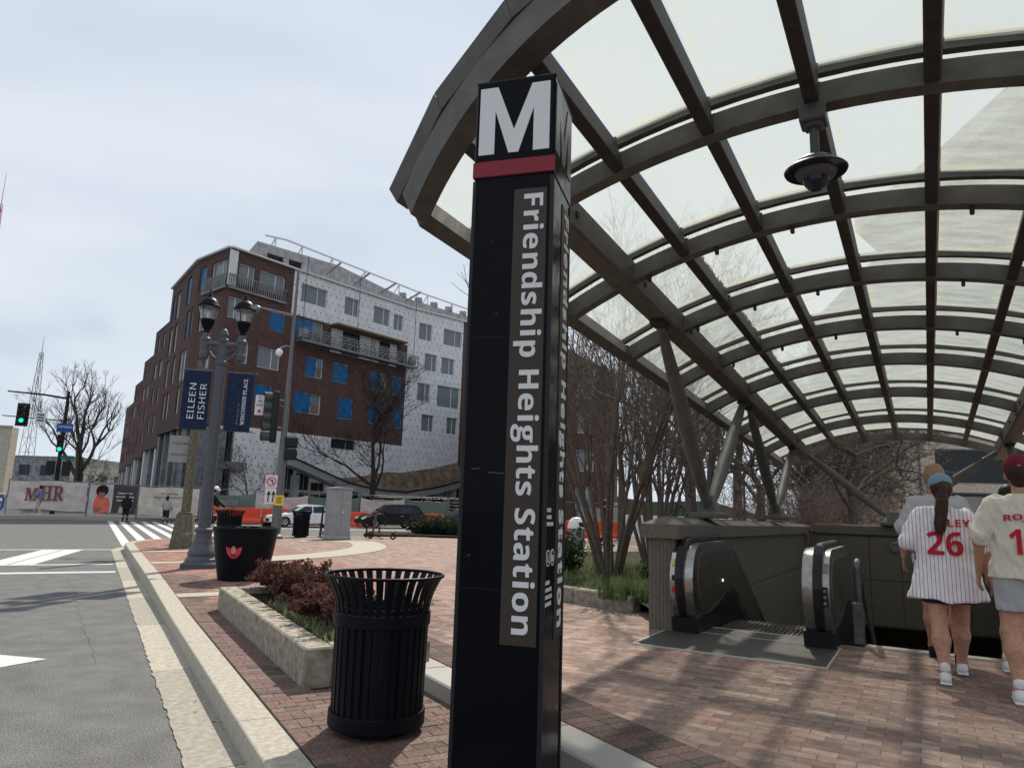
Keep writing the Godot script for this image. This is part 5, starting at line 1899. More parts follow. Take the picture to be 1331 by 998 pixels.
func simple_block(called: String, label: String, a: Vector3, b: Vector3, y0: float, y1: float, back: float, wm: Material, wins: Array) -> Node3D:
	var o := thing(called, label, "building")
	facade(o, a, b, y0, y1, wm, wins)
	var xf := facade_frame(a, b)
	var w := a.distance_to(b)
	var m := MB.new()
	m.box(Vector3(0.02, (y0 + y1) / 2, -back / 2 - 0.01), Vector3(0.04, y1 - y0, back))
	m.box(Vector3(w - 0.02, (y0 + y1) / 2, -back / 2 - 0.01), Vector3(0.04, y1 - y0, back))
	m.box(Vector3(w / 2, (y0 + y1) / 2, -back), Vector3(w - 0.1, y1 - y0, 0.1))
	part("side_wall", m, wm, o, xf)
	m = MB.new()
	m.box(Vector3(w / 2, y1 - 0.1, -back / 2), Vector3(w - 0.1, 0.25, back - 0.1))
	part("roof", m, M.grey_board, o, xf)
	m = MB.new()
	m.box(Vector3(w / 2, y1 + 0.06, 0.02), Vector3(w + 0.1, 0.2, 0.3))
	part("cornice", m, wm, o, xf)
	return o

func rows(x0: float, x1: float, dx: float, w: float, ys: Array, h: float, kind := "clear") -> Array:
	var r := []
	for y in ys:
		var x := x0
		while x < x1:
			r.append([x, x + w, y, y + h, kind])
			x += dx
	return r

func make_far_buildings() -> void:
	simple_block("brick_building", "dark brown brick block seen through the crape myrtle beside the pylon", Vector3(-3, 0, -62), Vector3(8.0, 0, -59.5), -0.3, 13.4, 14, M.wall_brick, rows(1.0, 10, 2.6, 1.5, [1.5, 4.6, 7.8, 10.8], 1.8, "clear"))
	simple_block("store_building", "plain cream wall building at the far left edge of the avenue", Vector3(-88, 0, -84), Vector3(-63.2, 0, -90), -0.3, 9.5, 2.0, M.pale_wall, rows(2, 24, 5, 2.0, [0.2], 2.6, "dark"))
	simple_block("office_building", "grey flat-topped office block far down the avenue with dark openings", Vector3(-146, 0, -200), Vector3(-119, 0, -200), -0.3, 11.5, 25, M.office_grey, rows(3, 25, 6, 3.2, [2.0, 6.2], 3.0, "dark"))
	simple_block("white_house", "pale low building beyond the bare street tree", Vector3(-98, 0, -160), Vector3(-82, 0, -160), -0.3, 7.5, 15, M.stone_beige, rows(1, 15, 3, 1.5, [1, 4], 1.6))
	# tall stone building at the right with a broad overhanging roof
	var a := Vector3(25.0, 0, -45.2)
	var b := Vector3(48.0, 0, -41.5)
	var wins := [[1.9, 23.2, 3.75, 5.9, "dark"]]
	for q in [[1.9, 7.6], [8.2, 14.0], [14.6, 23.2]]: wins.append([q[0], q[1], 1.0, 3.2, "dark"])
	for y in [8.0, 11.4, 14.8]: wins.append([2.5, 22.5, y, y + 1.7, "dark"])
	var o := simple_block("stone_tower", "tall beige stone office building with dark window bands behind the canopy", a, b, -0.3, 19.6, 22, M.stone_beige, wins)
	var m := MB.new()
	var pl := PackedVector2Array()
	for p in [[22.0, -28.5], [22.4, -36], [22.1, -43.8], [26.8, -48.8], [50, -50], [52, -28]]: pl.append(Vector2(p[0], p[1]))
	m.prism(pl, -20.9, -19.8)
	part("roof_slab", m, M.stone_beige, o, Transform3D(Basis(Vector3.RIGHT, Vector3(0, 0, 1), Vector3(0, -1, 0)), Vector3.ZERO))
	var xf := facade_frame(a, b)
	for i in 6:
		m = MB.new()
		m.box(Vector3(0.97, 1.0 + i * 3.2, 0.03), Vector3(1.88, 3.14, 0.08), Basis(), 0.02)
		part("stone_panel", m, M.stone_beige, o, xf)
	m = MB.new()
	m.box(Vector3(0.95, 4, 0.1), Vector3(0.12, 9, 0.12))
	part("downpipe", m, M.office_grey, o, xf)
	for i in 3:
		m = MB.new()
		m.box(Vector3(4.75 + i * 5.9 + (0.8 if i == 2 else 0.0), 2.0, -0.06), Vector3(5.0, 1.9, 0.1))
		part("white_blind", m, M.white_cloth, o, xf)
	var h := MB.new()
	h.sheet(func(u, v): return Vector3(lerpf(-420, 420, u), lerpf(-1, 9 + 5 * sin(u * 23.0) + 3 * sin(u * 57.0), v), -560 + 30 * sin(u * 9.0)), 60, 2)
	setting("hills", h, M.far_hill)

func lattice_mast(label: String, at: Vector3, h: float, w: float, red: bool) -> void:
	var o := thing("radio_mast", label, "radio mast", Transform3D(Basis(), at), "masts on the horizon")
	var secs := 10
	for i in secs:
		var m := MB.new()
		var y0 := h * i / secs
		var y1 := h * (i + 1) / secs
		for k in 4:
			var a := PI / 4 + k * PI / 2
			var b := a + PI / 2
			var w0 := w * (1 - 0.8 * y0 / h)
			var w1 := w * (1 - 0.8 * y1 / h)
			var p0 := Vector3(cos(a) * w0, y0, sin(a) * w0)
			var p1 := Vector3(cos(a) * w1, y1, sin(a) * w1)
			m.bar(p0, p1, 0.16, 0.16)
			m.bar(p0, Vector3(cos(b) * w1, y1, sin(b) * w1), 0.09, 0.09)
			m.bar(p1, Vector3(cos(b) * w1, y1, sin(b) * w1), 0.09, 0.09)
		part("mast_section", m, M.red_mast if red and i % 2 else (M.white_mast if red else M.galvanised), o)
	var m := MB.new()
	m.tube([Vector3(0, h, 0), Vector3(0, h * 1.12, 0)], [0.16, 0.06], 5)
	part("antenna", m, M.red_mast if red else M.galvanised, o)

# ---------------------------------------------------------------- trees
func grow(m: MB, tw: MB, p: Vector3, d: Vector3, ln: float, r: float, lv: int, wild: float, up: float, sides: int, fan := 2, thin := 0.008) -> void:
	var n := 3 if lv > 1 else 2
	var pts := [p]
	var rad := [r]
	var q := p
	var dir := d
	for i in n:
		dir = (dir + Vector3(rng.randfn(), rng.randfn() * 0.6, rng.randfn()) * wild * 0.35 + Vector3(0, up * 0.12, 0)).normalized()
		q += dir * ln / n
		pts.append(q)
		rad.append(r * lerpf(1.0, 0.62, (i + 1.0) / n))
	if lv <= 2: tw.tube(pts, rad, 3 if lv < 2 else 4, false)
	else: m.tube(pts, rad, sides, false)
	if lv == 0: return
	var kids := fan + (1 if rng.randf() < 0.55 else 0)
	for k in kids:
		var ax := Vector3(rng.randfn(), rng.randfn(), rng.randfn()).cross(dir).normalized()
		var nd := (dir + ax * rng.randf_range(0.35, 0.85) * (0.6 + wild) + Vector3(0, up * 0.25, 0)).normalized()
		grow(m, tw, q, nd, ln * rng.randf_range(0.62, 0.86), maxf(r * rng.randf_range(0.48, 0.62), thin), lv - 1, wild, up, maxi(4, sides - 1), fan, thin)
	if lv > 1:                                   # side shoots along the limb
		for k in 2:
			var i := rng.randi_range(1, n)
			var ax := Vector3(rng.randfn(), rng.randfn(), rng.randfn()).cross(dir).normalized()
			grow(m, tw, pts[i], (dir * 0.4 + ax * 0.9 + Vector3(0, up * 0.3, 0)).normalized(), ln * rng.randf_range(0.4, 0.6), maxf(r * 0.3, thin), maxi(0, lv - 2), wild, up, 4, fan, thin)

func bare_tree(called: String, label: String, at: Vector3, h: float, r: float, lv: int, sd: int, bark: Material, wild := 0.5, up := 0.5, group := "", thin := 0.012) -> Node3D:
	rng.seed = sd
	var o := thing(called, label, "tree", Transform3D(Basis(), at), group)
	var m := MB.new()
	var tw := MB.new()
	m.tube([Vector3(0, -0.1, 0), Vector3(0, 0.15, 0), Vector3(0.02, h * 0.1, 0), Vector3(0, h * 0.24, 0.02)], [r * 1.5, r * 1.12, r, r * 0.88], 10, false)
	for k in 3:
		var a := TAU * k / 3 + rng.randf()
		grow(m, tw, Vector3(0, h * (0.17 + 0.035 * k), 0.02), Vector3(cos(a) * 0.75, 0.9, sin(a) * 0.75).normalized(), h * 0.21, r * 0.5, lv - 1, wild, up, 6, 2, thin)
	grow(m, tw, Vector3(0, h * 0.24, 0.02), Vector3(0.05, 1, 0), h * 0.22, r * 0.8, lv, wild, up, 8, 2, thin)
	part("trunk", m, bark, o)
	stuff(part("crown", tw, bark, o))
	return o

func crape_myrtle(label: String, at: Vector3, h: float, stems: int, sd: int) -> Node3D:
	rng.seed = sd
	var o := thing("crape_myrtle", label, "tree", Transform3D(Basis(), at), "bare crape myrtles in the grass bed")
	var tw := MB.new()
	for k in stems:
		var a := TAU * k / stems + rng.randf_range(-0.3, 0.3)
		var out := rng.randf_range(0.08, 0.30)
		var m := MB.new()
		var b := Vector3(cos(a), 0, sin(a)) * rng.randf_range(0.06, 0.22)
		var d := Vector3(cos(a) * out, 1, sin(a) * out).normalized()
		var p := b
		var pts := [b - Vector3(0, 0.1, 0)]
		var r0 := rng.randf_range(0.030, 0.056)
		var rad := [r0 * 1.25]
		for i in 5:
			d = (d + Vector3(rng.randf_range(-0.1, 0.1) + cos(a) * 0.02, 0.04, rng.randf_range(-0.1, 0.1) + sin(a) * 0.05)).normalized()
			p += d * h * 0.125
			pts.append(p)
			rad.append(r0 * lerpf(1.0, 0.45, i / 4.0))
			if i >= 1:
				for q in 2:
					var ax := Vector3(rng.randfn(), 0.3, rng.randfn()).normalized()
					grow(m, tw, p, (d + ax * 0.45).normalized(), h * rng.randf_range(0.12, 0.19), r0 * 0.42, 2, 0.35, 0.6, 4, 2, 0.005)
		m.tube(pts, rad, 8, false)
		grow(m, tw, p, d, h * 0.18, r0 * 0.45, 3, 0.35, 0.6, 5, 2, 0.005)
		part("stem", m, M.bark_myrtle, o)
	stuff(part("crown", tw, M.bark_myrtle, o))
	return o

func bush(label: String, at: Vector3, size: Vector3, leaves: int, leaf: float, lm: Material, sd: int, group := "", cat := "shrub", called := "bush") -> void:
	rng.seed = sd
	var o := thing(called, label, cat, Transform3D(Basis(), at), group)
	var m := MB.new()
	for i in leaves:
		var d := Vector3(rng.randfn(), rng.randfn(), rng.randfn()).normalized()
		var k := pow(rng.randf(), 0.35) * (0.88 + 0.12 * sin(d.x * 7 + d.z * 5 + sd) + 0.08 * sin(d.y * 11 + sd))
		var p := Vector3(d.x, d.y * 0.55 + 0.5, d.z) * k * size
		p.y = maxf(p.y, 0.02)
		leafy(m, p, Vector3.ONE * leaf, 1, leaf, 0.5)
	stuff(part("foliage", m, lm, o))
	var st := MB.new()
	for i in 9:
		var a := rng.randf() * TAU
		st.tube([Vector3.ZERO, Vector3(cos(a) * 0.3, 0.4, sin(a) * 0.3) * size, Vector3(cos(a) * 0.6, 0.75, sin(a) * 0.6) * size], [0.02, 0.014, 0.006], 5, false)
	part("stems", st, M.twig, o)

# ---------------------------------------------------------------- people
func blob(bones: Array, cell: float, blend: float, clip_lo := -99.0, wave := 0.0, clip_hi := 99.0, fold := 0.0) -> ArrayMesh:
	var lo := Vector3.ONE * 1e9
	var hi := -lo
	for b in bones:
		var r: float = maxf(b[2], b[3]) + blend * 2.0 + cell * 2
		for p in [b[0], b[1]]:
			lo = lo.min(p - Vector3.ONE * r)
			hi = hi.max(p + Vector3.ONE * r)
	var nx := int((hi.x - lo.x) / cell) + 2
	var ny := int((hi.y - lo.y) / cell) + 2
	var nz := int((hi.z - lo.z) / cell) + 2
	var f := PackedFloat32Array()
	f.resize(nx * ny * nz)
	var kk := 1.0 / blend
	for b in bones:
		var sc: Vector3 = b[4] if b.size() > 4 else Vector3.ONE
		var a: Vector3 = b[0]
		var e: Vector3 = b[1]
		var ra: float = b[2]
		var rb: float = b[3]
		var mg: float = maxf(ra, rb) + blend * 4.0
		var i0 := maxi(0, int((minf(a.x, e.x) - mg * sc.x - lo.x) / cell))
		var i1 := mini(nx - 1, int((maxf(a.x, e.x) + mg * sc.x - lo.x) / cell) + 1)
		var j0 := maxi(0, int((minf(a.y, e.y) - mg * sc.y - lo.y) / cell))
		var j1 := mini(ny - 1, int((maxf(a.y, e.y) + mg * sc.y - lo.y) / cell) + 1)
		var k0 := maxi(0, int((minf(a.z, e.z) - mg * sc.z - lo.z) / cell))
		var k1 := mini(nz - 1, int((maxf(a.z, e.z) + mg * sc.z - lo.z) / cell) + 1)
		var ab := (e - a) / sc
		var l2 := maxf(ab.length_squared(), 1e-8)
		for j in range(j0, j1 + 1):
			for k in range(k0, k1 + 1):
				var row := (j * nz + k) * nx
				for i in range(i0, i1 + 1):
					var q := (lo + Vector3(i, j, k) * cell - a) / sc
					var t := clampf(q.dot(ab) / l2, 0.0, 1.0)
					var d := (q - ab * t).length() - lerpf(ra, rb, t)
					if d < blend * 4.0: f[row + i] += exp(-d * kk)
	for n in f.size(): f[n] = (-log(maxf(f[n], 1e-4)) * blend)
	if fold > 0.0:                               # creases hanging in the cloth
		var fn := FastNoiseLite.new()
		fn.seed = 17 + int(absf(lo.x) * 1000)
		fn.frequency = 1.0
		fn.fractal_octaves = 3
		for j in ny:
			for k in nz:
				for i in nx:
					var n := (j * nz + k) * nx + i
					if absf(f[n]) < 0.05:
						var q := lo + Vector3(i, j, k) * cell
						f[n] += fold * fn.get_noise_3d(q.x * 9.0 + q.y * 3.0, q.y * 3.2, q.z * 9.0) * 2.0
	if clip_lo > -90 or clip_hi < 90:
		for j in ny:
			var y := lo.y + j * cell
			if y > clip_lo + 0.08 and y < clip_hi - 0.08: continue
			for k in nz:
				for i in nx:
					var an := atan2(lo.z + k * cell, lo.x + i * cell)
					var cut_d: float = maxf((clip_lo + wave * sin(an * 3.0 + 0.6) + wave * 0.5 * sin(an * 7.0)) - y, y - clip_hi)
					var n := (j * nz + k) * nx + i
					f[n] = maxf(f[n], cut_d)
	var vid := {}
	var vs := PackedVector3Array()
	var ns := PackedVector3Array()
	var uvs := PackedVector2Array()
	var ix := PackedInt32Array()
	var sy := nz * nx
	for j in ny - 1:
		for k in nz - 1:
			for i in nx - 1:
				var n := j * sy + k * nx + i
				var c := [f[n], f[n + 1], f[n + nx], f[n + nx + 1], f[n + sy], f[n + sy + 1], f[n + sy + nx], f[n + sy + nx + 1]]
				var ins := 0
				for q in 8: if c[q] < 0: ins += 1
				if ins == 0 or ins == 8: continue
				var sum := Vector3.ZERO
				var cnt := 0
				for q in 8:
					for bit in [1, 2, 4]:
						if q & bit: continue
						var w: int = q | bit
						if (c[q] < 0) == (c[w] < 0): continue
						var t: float = c[q] / (c[q] - c[w])
						var pa := Vector3(q & 1, (q >> 2) & 1, (q >> 1) & 1)
						var pb := Vector3(w & 1, (w >> 2) & 1, (w >> 1) & 1)
						sum += pa.lerp(pb, t)
						cnt += 1
				vid[n] = vs.size()
				var p := lo + (Vector3(i, j, k) + sum / cnt) * cell
				vs.append(p)
				uvs.append(Vector2(p.x, -p.y))
				ns.append(Vector3(c[1] + c[3] + c[5] + c[7] - c[0] - c[2] - c[4] - c[6], c[4] + c[5] + c[6] + c[7] - c[0] - c[1] - c[2] - c[3], c[2] + c[3] + c[6] + c[7] - c[0] - c[1] - c[4] - c[5]).normalized())
	for n in vid:
		for e in [[1, sy, nx], [sy, nx, 1], [nx, 1, sy]]:      # x, y, z edges; the two cross strides so that the quad turns outward
			var m: int = n + e[0]
			if m >= f.size() or (f[n] < 0) == (f[m] < 0): continue
			var q0: int = n
			var q1: int = n - e[1]
			var q2: int = n - e[1] - e[2]
			var q3: int = n - e[2]
			if not (vid.has(q1) and vid.has(q2) and vid.has(q3)): continue
			if f[n] < 0: ix.append_array([vid[q0], vid[q2], vid[q1], vid[q0], vid[q3], vid[q2]])
			else: ix.append_array([vid[q0], vid[q1], vid[q2], vid[q0], vid[q2], vid[q3]])
	var am := ArrayMesh.new()
	var ar := []
	ar.resize(Mesh.ARRAY_MAX)
	ar[Mesh.ARRAY_VERTEX] = vs
	ar[Mesh.ARRAY_NORMAL] = ns
	ar[Mesh.ARRAY_TEX_UV] = uvs
	ar[Mesh.ARRAY_INDEX] = ix
	am.add_surface_from_arrays(Mesh.PRIMITIVE_TRIANGLES, ar)
	return am

func hand_bones(w: Vector3, d: Vector3, thumb: Vector3, s: float, curl: float) -> Array:   # wrist, direction of the fingers, side of the thumb
	var nn := d.cross(thumb).normalized()
	var r := []
	var palm := w + d * 0.085 * s
	for k in 4: r.append([w + thumb * (0.012 - 0.010 * k) * s, palm + thumb * (0.030 - 0.02 * k) * s, 0.014 * s, 0.011 * s])
	for k in 4:
		var ln: float = [0.070, 0.080, 0.074, 0.058][k] * s
		var a: Vector3 = palm + thumb * (0.030 - 0.02 * k) * s
		var dir := d
		for q in 3:
			dir = dir.rotated(thumb, curl * (0.5 + 0.35 * q))
			var b: Vector3 = a + dir * ln * [0.45, 0.32, 0.23][q]
			r.append([a, b, (0.0092 - 0.0012 * q) * s, (0.0084 - 0.0012 * q) * s])
			a = b
	var t0 := w + d * 0.03 * s + thumb * 0.02 * s
	var t1 := t0 + (d * 0.6 + thumb * 0.8).normalized() * 0.042 * s
	var t2 := t1 + (d * 0.85 + thumb * 0.35 + nn * 0.2).normalized() * 0.045 * s
	r.append([t0, t1, 0.013 * s, 0.011 * s])
	r.append([t1, t2, 0.011 * s, 0.0085 * s])
	return r

# pose: joint -> place for a person 1.75 m tall who faces -Z; look: what is worn
func person(label: String, at: Transform3D, h: float, pose: Dictionary, look: Dictionary, group := "", fine := 0.013) -> Node3D:
	var o := thing("person", label, "person", at, group)
	var s := h / 1.75
	var fat: float = look.get("fat", 1.0)
	var J := {"pelvis": Vector3(0, 0.95, 0), "waist": Vector3(0, 1.08, 0), "chest": Vector3(0, 1.28, 0.0), "neck": Vector3(0, 1.45, 0.01), "head": Vector3(0, 1.63, -0.02),
		"sl": Vector3(-0.175, 1.40, 0), "sr": Vector3(0.175, 1.40, 0), "el": Vector3(-0.25, 1.13, 0.03), "er": Vector3(0.25, 1.13, 0.03), "hl": Vector3(-0.24, 0.88, -0.08), "hr": Vector3(0.24, 0.88, -0.08),
		"pl": Vector3(-0.095, 0.92, 0), "pr": Vector3(0.095, 0.92, 0), "kl": Vector3(-0.10, 0.50, -0.02), "kr": Vector3(0.10, 0.50, -0.04), "al": Vector3(-0.10, 0.09, 0.06), "ar": Vector3(0.10, 0.09, -0.06), "yaw": Vector3.ZERO}
	J.merge(pose, true)
	for k in J: J[k] = J[k] * s
	var tdir := func(a: Vector3) -> Vector3: return a + Vector3(0, -0.045, -0.14) * s
	var hd: Vector3 = J.head
	var hb := Basis(Vector3.UP, J.yaw.y)
	var bones := []
	for q in [["pelvis", "waist", 0.125, 0.115], ["waist", "chest", 0.115, 0.125]]: bones.append([J[q[0]], J[q[1]], q[2] * s * fat, q[3] * s * fat, Vector3(1.2, 1, 0.85)])
	bones.append([J.sl * 0.9 + J.sr * 0.1 - Vector3(0, 0.02, 0) * s, J.sr * 0.9 + J.sl * 0.1 - Vector3(0, 0.02, 0) * s, 0.068 * s, 0.068 * s])
	bones.append([J.neck - Vector3(0, 0.06, 0) * s, J.neck + Vector3(0, 0.09, -0.01) * s, 0.058 * s, 0.052 * s])
	for q in ["l", "r"]:
		bones.append([J["s" + q], J["e" + q], 0.052 * s * fat, 0.040 * s])
		bones.append([J["e" + q], J["h" + q], 0.040 * s, 0.025 * s])
		bones.append([J["p" + q], J["k" + q], 0.092 * s * fat, 0.055 * s * fat])
		var kn: Vector3 = J["k" + q]
		var an: Vector3 = J["a" + q]
		bones.append([kn, kn.lerp(an, 0.38) + Vector3(0, 0, 0.02) * s, 0.053 * s * fat, 0.058 * s * fat])
		bones.append([kn.lerp(an, 0.38) + Vector3(0, 0, 0.02) * s, an, 0.056 * s * fat, 0.036 * s])
		bones.append([an, tdir.call(an) + Vector3(0, 0, 0.03) * s, 0.038 * s, 0.032 * s])
	var body := MB.new()
	body.take(blob(bones, fine, 0.014 * s), Transform3D())
	# head with a face, ears; on a finer grid
	var hx := func(x: float, y: float, z: float) -> Vector3: return hd + hb * Vector3(x, y, z) * s
	var head := [[hx.call(0, 0.035, 0.012), hx.call(0, 0.02, -0.012), 0.088 * s, 0.088 * s, Vector3(0.9, 1.08, 1.05)], [hx.call(0, -0.03, -0.04), hx.call(0, -0.085, -0.062), 0.060 * s, 0.036 * s],
		[hx.call(0, 0.005, -0.092), hx.call(0, -0.03, -0.112), 0.010 * s, 0.015 * s], [hx.call(-0.016, -0.062, -0.09), hx.call(0.016, -0.062, -0.09), 0.010 * s, 0.010 * s], [hx.call(-0.03, 0.028, -0.088), hx.call(0.03, 0.028, -0.088), 0.010 * s, 0.010 * s],
		[hx.call(-0.082, 0.012, 0.0), hx.call(-0.086, -0.028, -0.004), 0.016 * s, 0.010 * s, Vector3(0.6, 1, 1)], [hx.call(0.082, 0.012, 0.0), hx.call(0.086, -0.028, -0.004), 0.016 * s, 0.010 * s, Vector3(0.6, 1, 1)],
		[J.neck, hx.call(0, -0.05, 0.01), 0.055 * s, 0.055 * s]]
	body.take(blob(head, minf(fine, 0.008), 0.010 * s), Transform3D())
	for q in ["l", "r"]:
		var d: Vector3 = (J["h" + q] - J["e" + q]).normalized()
		var side := Vector3(0, 0, -1)
		side = (side - d * side.dot(d)).normalized()
		if fine < 0.02: body.take(blob(hand_bones(J["h" + q], d, side, s, 0.35 if q == "r" else -0.35), 0.0048, 0.004), Transform3D())
		else: body.take(blob([[J["h" + q], J["h" + q] + d * 0.15 * s, 0.028 * s, 0.02 * s]], 0.016, 0.01), Transform3D())
	part("body", body, look.get("skin", M.skin), o)
	if fine < 0.02:
		for x in [-0.032, 0.032]:
			var ey := MB.new()
			ey.ball(hx.call(x, 0.008, -0.088), Vector3.ONE * 0.011 * s, 8, 6)
			part("eye", ey, M.eye_dark, o)
	# clothes
	if look.has("shirt"):
		var sh := []
		var g: float = 0.022 * s
		var hem: float = look.get("hem", 0.86) * s
		var fl: float = look.get("flare", 1.0)
		var low := Vector3(0, hem - 0.04, 0.0)
		sh.append([J.chest, J.waist, 0.150 * s * fat, 0.150 * s * fat, Vector3(1.22, 1, 0.85)])
		sh.append([J.waist, low, 0.150 * s * fat, 0.165 * s * fl * fat, Vector3(1.25, 1, 0.88)])
		sh.append([J.sl * 0.92 + J.sr * 0.08 - Vector3(0, 0.03, 0) * s, J.sr * 0.92 + J.sl * 0.08 - Vector3(0, 0.03, 0) * s, 0.080 * s, 0.080 * s])
		for q in ["l", "r"]: sh.append([J["s" + q] * 0.9 - Vector3(0, -0.13, 0) * s, J.neck - Vector3(0, 0.05, -0.01) * s, 0.062 * s, 0.082 * s])
		sh.append([J.neck - Vector3(0, 0.045, -0.005) * s, J.neck + Vector3(0, -0.01, 0) * s, 0.085 * s, 0.070 * s])
		var long: bool = look.get("long", false)
		for q in ["l", "r"]:
			var a: Vector3 = J["s" + q]
			var e: Vector3 = J["e" + q]
			sh.append([a - Vector3(0, 0.012, 0) * s, a.lerp(e, 0.86 if not long else 1.0), 0.066 * s * fat, (0.080 * s if not long else 0.055 * s) * (0.5 + 0.5 * fat)])
			if long: sh.append([e, e.lerp(J["h" + q], 0.93), 0.056 * s, 0.038 * s])
		var sm := blob(sh, fine * 0.85, 0.016 * s, hem, 0.012 * s if fl > 1.0 else 0.005, J.neck.y + 0.035 * s, 0.0105 * s)
		if look.has("trim"):
			var cr := MB.new()
			wheel_ring(cr, J.neck + Vector3(0, 0.012, 0.006) * s, 0.078 * s, 0.008 * s, Vector3.UP.rotated(Vector3.RIGHT, 0.18), 20)
			part("collar", cr, look.trim, o)
		part("shirt", sm, look.shirt, o)
		for pr in look.get("print", []): print_on(o, sh, pr[0], pr[1], pr[2], pr[3], pr[4], pr[5], pr[6], 0.016 * s)
	if look.has("pants"):
		var pa := [[J.pelvis + Vector3(0, 0.09, 0) * s, J.pelvis - Vector3(0, 0.02, 0) * s, 0.128 * s * fat, 0.135 * s * fat, Vector3(1.2, 1, 0.9)]]
		var end: float = look.get("leg_end", 0.12) * s
		for q in ["l", "r"]:
			pa.append([J["p" + q], J["k" + q], 0.108 * s * fat, 0.085 * s * fat])
			if end < 0.4 * s: pa.append([J["k" + q], J["a" + q], 0.075 * s, 0.058 * s])
		part("trousers" if end < 0.4 * s else "shorts", blob(pa, fine, 0.012 * s, end, 0.004, 1.09 * s, 0.008 * s), look.pants, o)
	for q in ["l", "r"]:
		var an: Vector3 = J["a" + q]
		if look.has("socks"): part("sock", blob([[an + Vector3(0, 0.045, 0.004) * s, an - Vector3(0, 0.02, 0) * s, 0.041 * s, 0.041 * s]], minf(fine, 0.010), 0.008), look.socks, o)
		var b := an + Vector3(0, -0.048, 0.035) * s
		var heel := blob([[b, an + Vector3(0, -0.05, -0.15) * s, 0.041 * s, 0.040 * s, Vector3(1, 1, 1)], [an + Vector3(0, -0.018, 0.012) * s, an + Vector3(0, -0.035, -0.10) * s, 0.041 * s, 0.034 * s]], minf(fine, 0.009), 0.008)
		part("shoe", heel, look.get("shoes", M.shoe_white), o)
		if fine < 0.02:
			var so := MB.new()
			so.box(an + Vector3(0, -0.082, -0.055) * s, Vector3(0.085, 0.022, 0.27) * s, Basis(), 0.008)
			part("shoe_sole", so, look.get("sole", M.shoe_white), o)

	if look.has("hair"):
		var hr := [[hx.call(0, 0.05, 0.022), hx.call(0, 0.02, 0.028), 0.092 * s, 0.090 * s, Vector3(0.95, 1.05, 1.0)], [hx.call(0, 0.02, 0.03), hx.call(0, -0.055, 0.04), 0.085 * s, 0.055 * s]]
		if look.get("tail", false):
			var pts := [hx.call(0.0, 0.045, 0.11), hx.call(-0.015, 0.01, 0.15), hx.call(-0.03, -0.07, 0.165), hx.call(-0.045, -0.18, 0.17), hx.call(-0.06, -0.29, 0.175), hx.call(-0.075, -0.37, 0.17)]
			var rr := [0.024, 0.034, 0.042, 0.046, 0.036, 0.012]
			for i in 5: hr.append([pts[i], pts[i + 1], rr[i] * s, rr[i + 1] * s, Vector3(1, 1, 0.7)])
			for i in 5:
				var x := -0.03 + i * 0.016
				hr.append([hx.call(x - 0.035, -0.10, 0.187), hx.call(x * 1.2 - 0.07, -0.35 - 0.02 * (i % 3), 0.185), 0.014 * s, 0.007 * s])
		if look.get("loose", false):
			hr.append([hx.call(0, 0.0, 0.04), hx.call(0, -0.14, 0.055), 0.10 * s, 0.085 * s, Vector3(1.05, 1, 0.8)])
		if look.get("tail", false):
			var sd := MB.new()
			rng.seed = 5150
			for i in 90:
				var a := rng.randf() * TAU
				var q := Vector3(cos(a) * 0.040, 0, sin(a) * 0.029)
				sd.tube([hx.call(-0.012 + q.x * 0.6, 0.02, 0.15 + q.z * 0.6), hx.call(-0.03 + q.x, -0.07, 0.168 + q.z), hx.call(-0.045 + q.x * 1.15, -0.18 + rng.randf_range(-0.03, 0.03), 0.174 + q.z * 1.1), hx.call(-0.062 + q.x * rng.randf_range(0.8, 1.4), -0.30, 0.178 + q.z), hx.call(-0.075 + q.x * rng.randf_range(0.2, 1.0), -0.36 - rng.randf() * 0.06, 0.172 + q.z * 0.5)], [0.0015, 0.002, 0.002, 0.0017, 0.0008], 3, false)
			for i in 40:
				var x := rng.randf_range(-0.085, 0.085)
				sd.tube([hx.call(x, 0.0, 0.07 + 0.03 * cos(x * 14)), hx.call(x * 0.7 - 0.005, 0.008, 0.112), hx.call(-0.015 + x * 0.2, 0.012, 0.15)], [0.0014, 0.0016, 0.0014], 3, false)
			stuff(part("hair_strands", sd, M.hair_strand, o))
		part("hair", blob(hr, minf(fine, 0.009), 0.008), look.hair, o)
	if look.has("cap"):
		var cp := blob([[hx.call(0, 0.062, 0.008), hx.call(0, 0.05, -0.008), 0.101 * s, 0.103 * s, Vector3(0.95, 1.0, 1.06)]], minf(fine, 0.008), 0.006, hd.y - 0.012 * s)
		var cm := MB.new()
		cm.take(cp, Transform3D())
		cm.sheet(func(u, v):
			var a: float = lerpf(-1.05, 1.05, u)
			return hx.call(sin(a) * (0.085 + 0.0 * v), 0.043 - 0.018 * v - 0.02 * absf(sin(a)) * v, -cos(a) * 0.09 - 0.075 * v * cos(a * 0.8)), 10, 4)
		part("cap", cm, look.cap, o)
		if look.get("cap_back", false):
			var lg := MB.new()
			lg.box(hx.call(0, 0.060, 0.113), Vector3(0.022, 0.016, 0.004) * s, Basis(), 0.002)
			part("cap_badge", lg, M.sign_white, o)
	return o

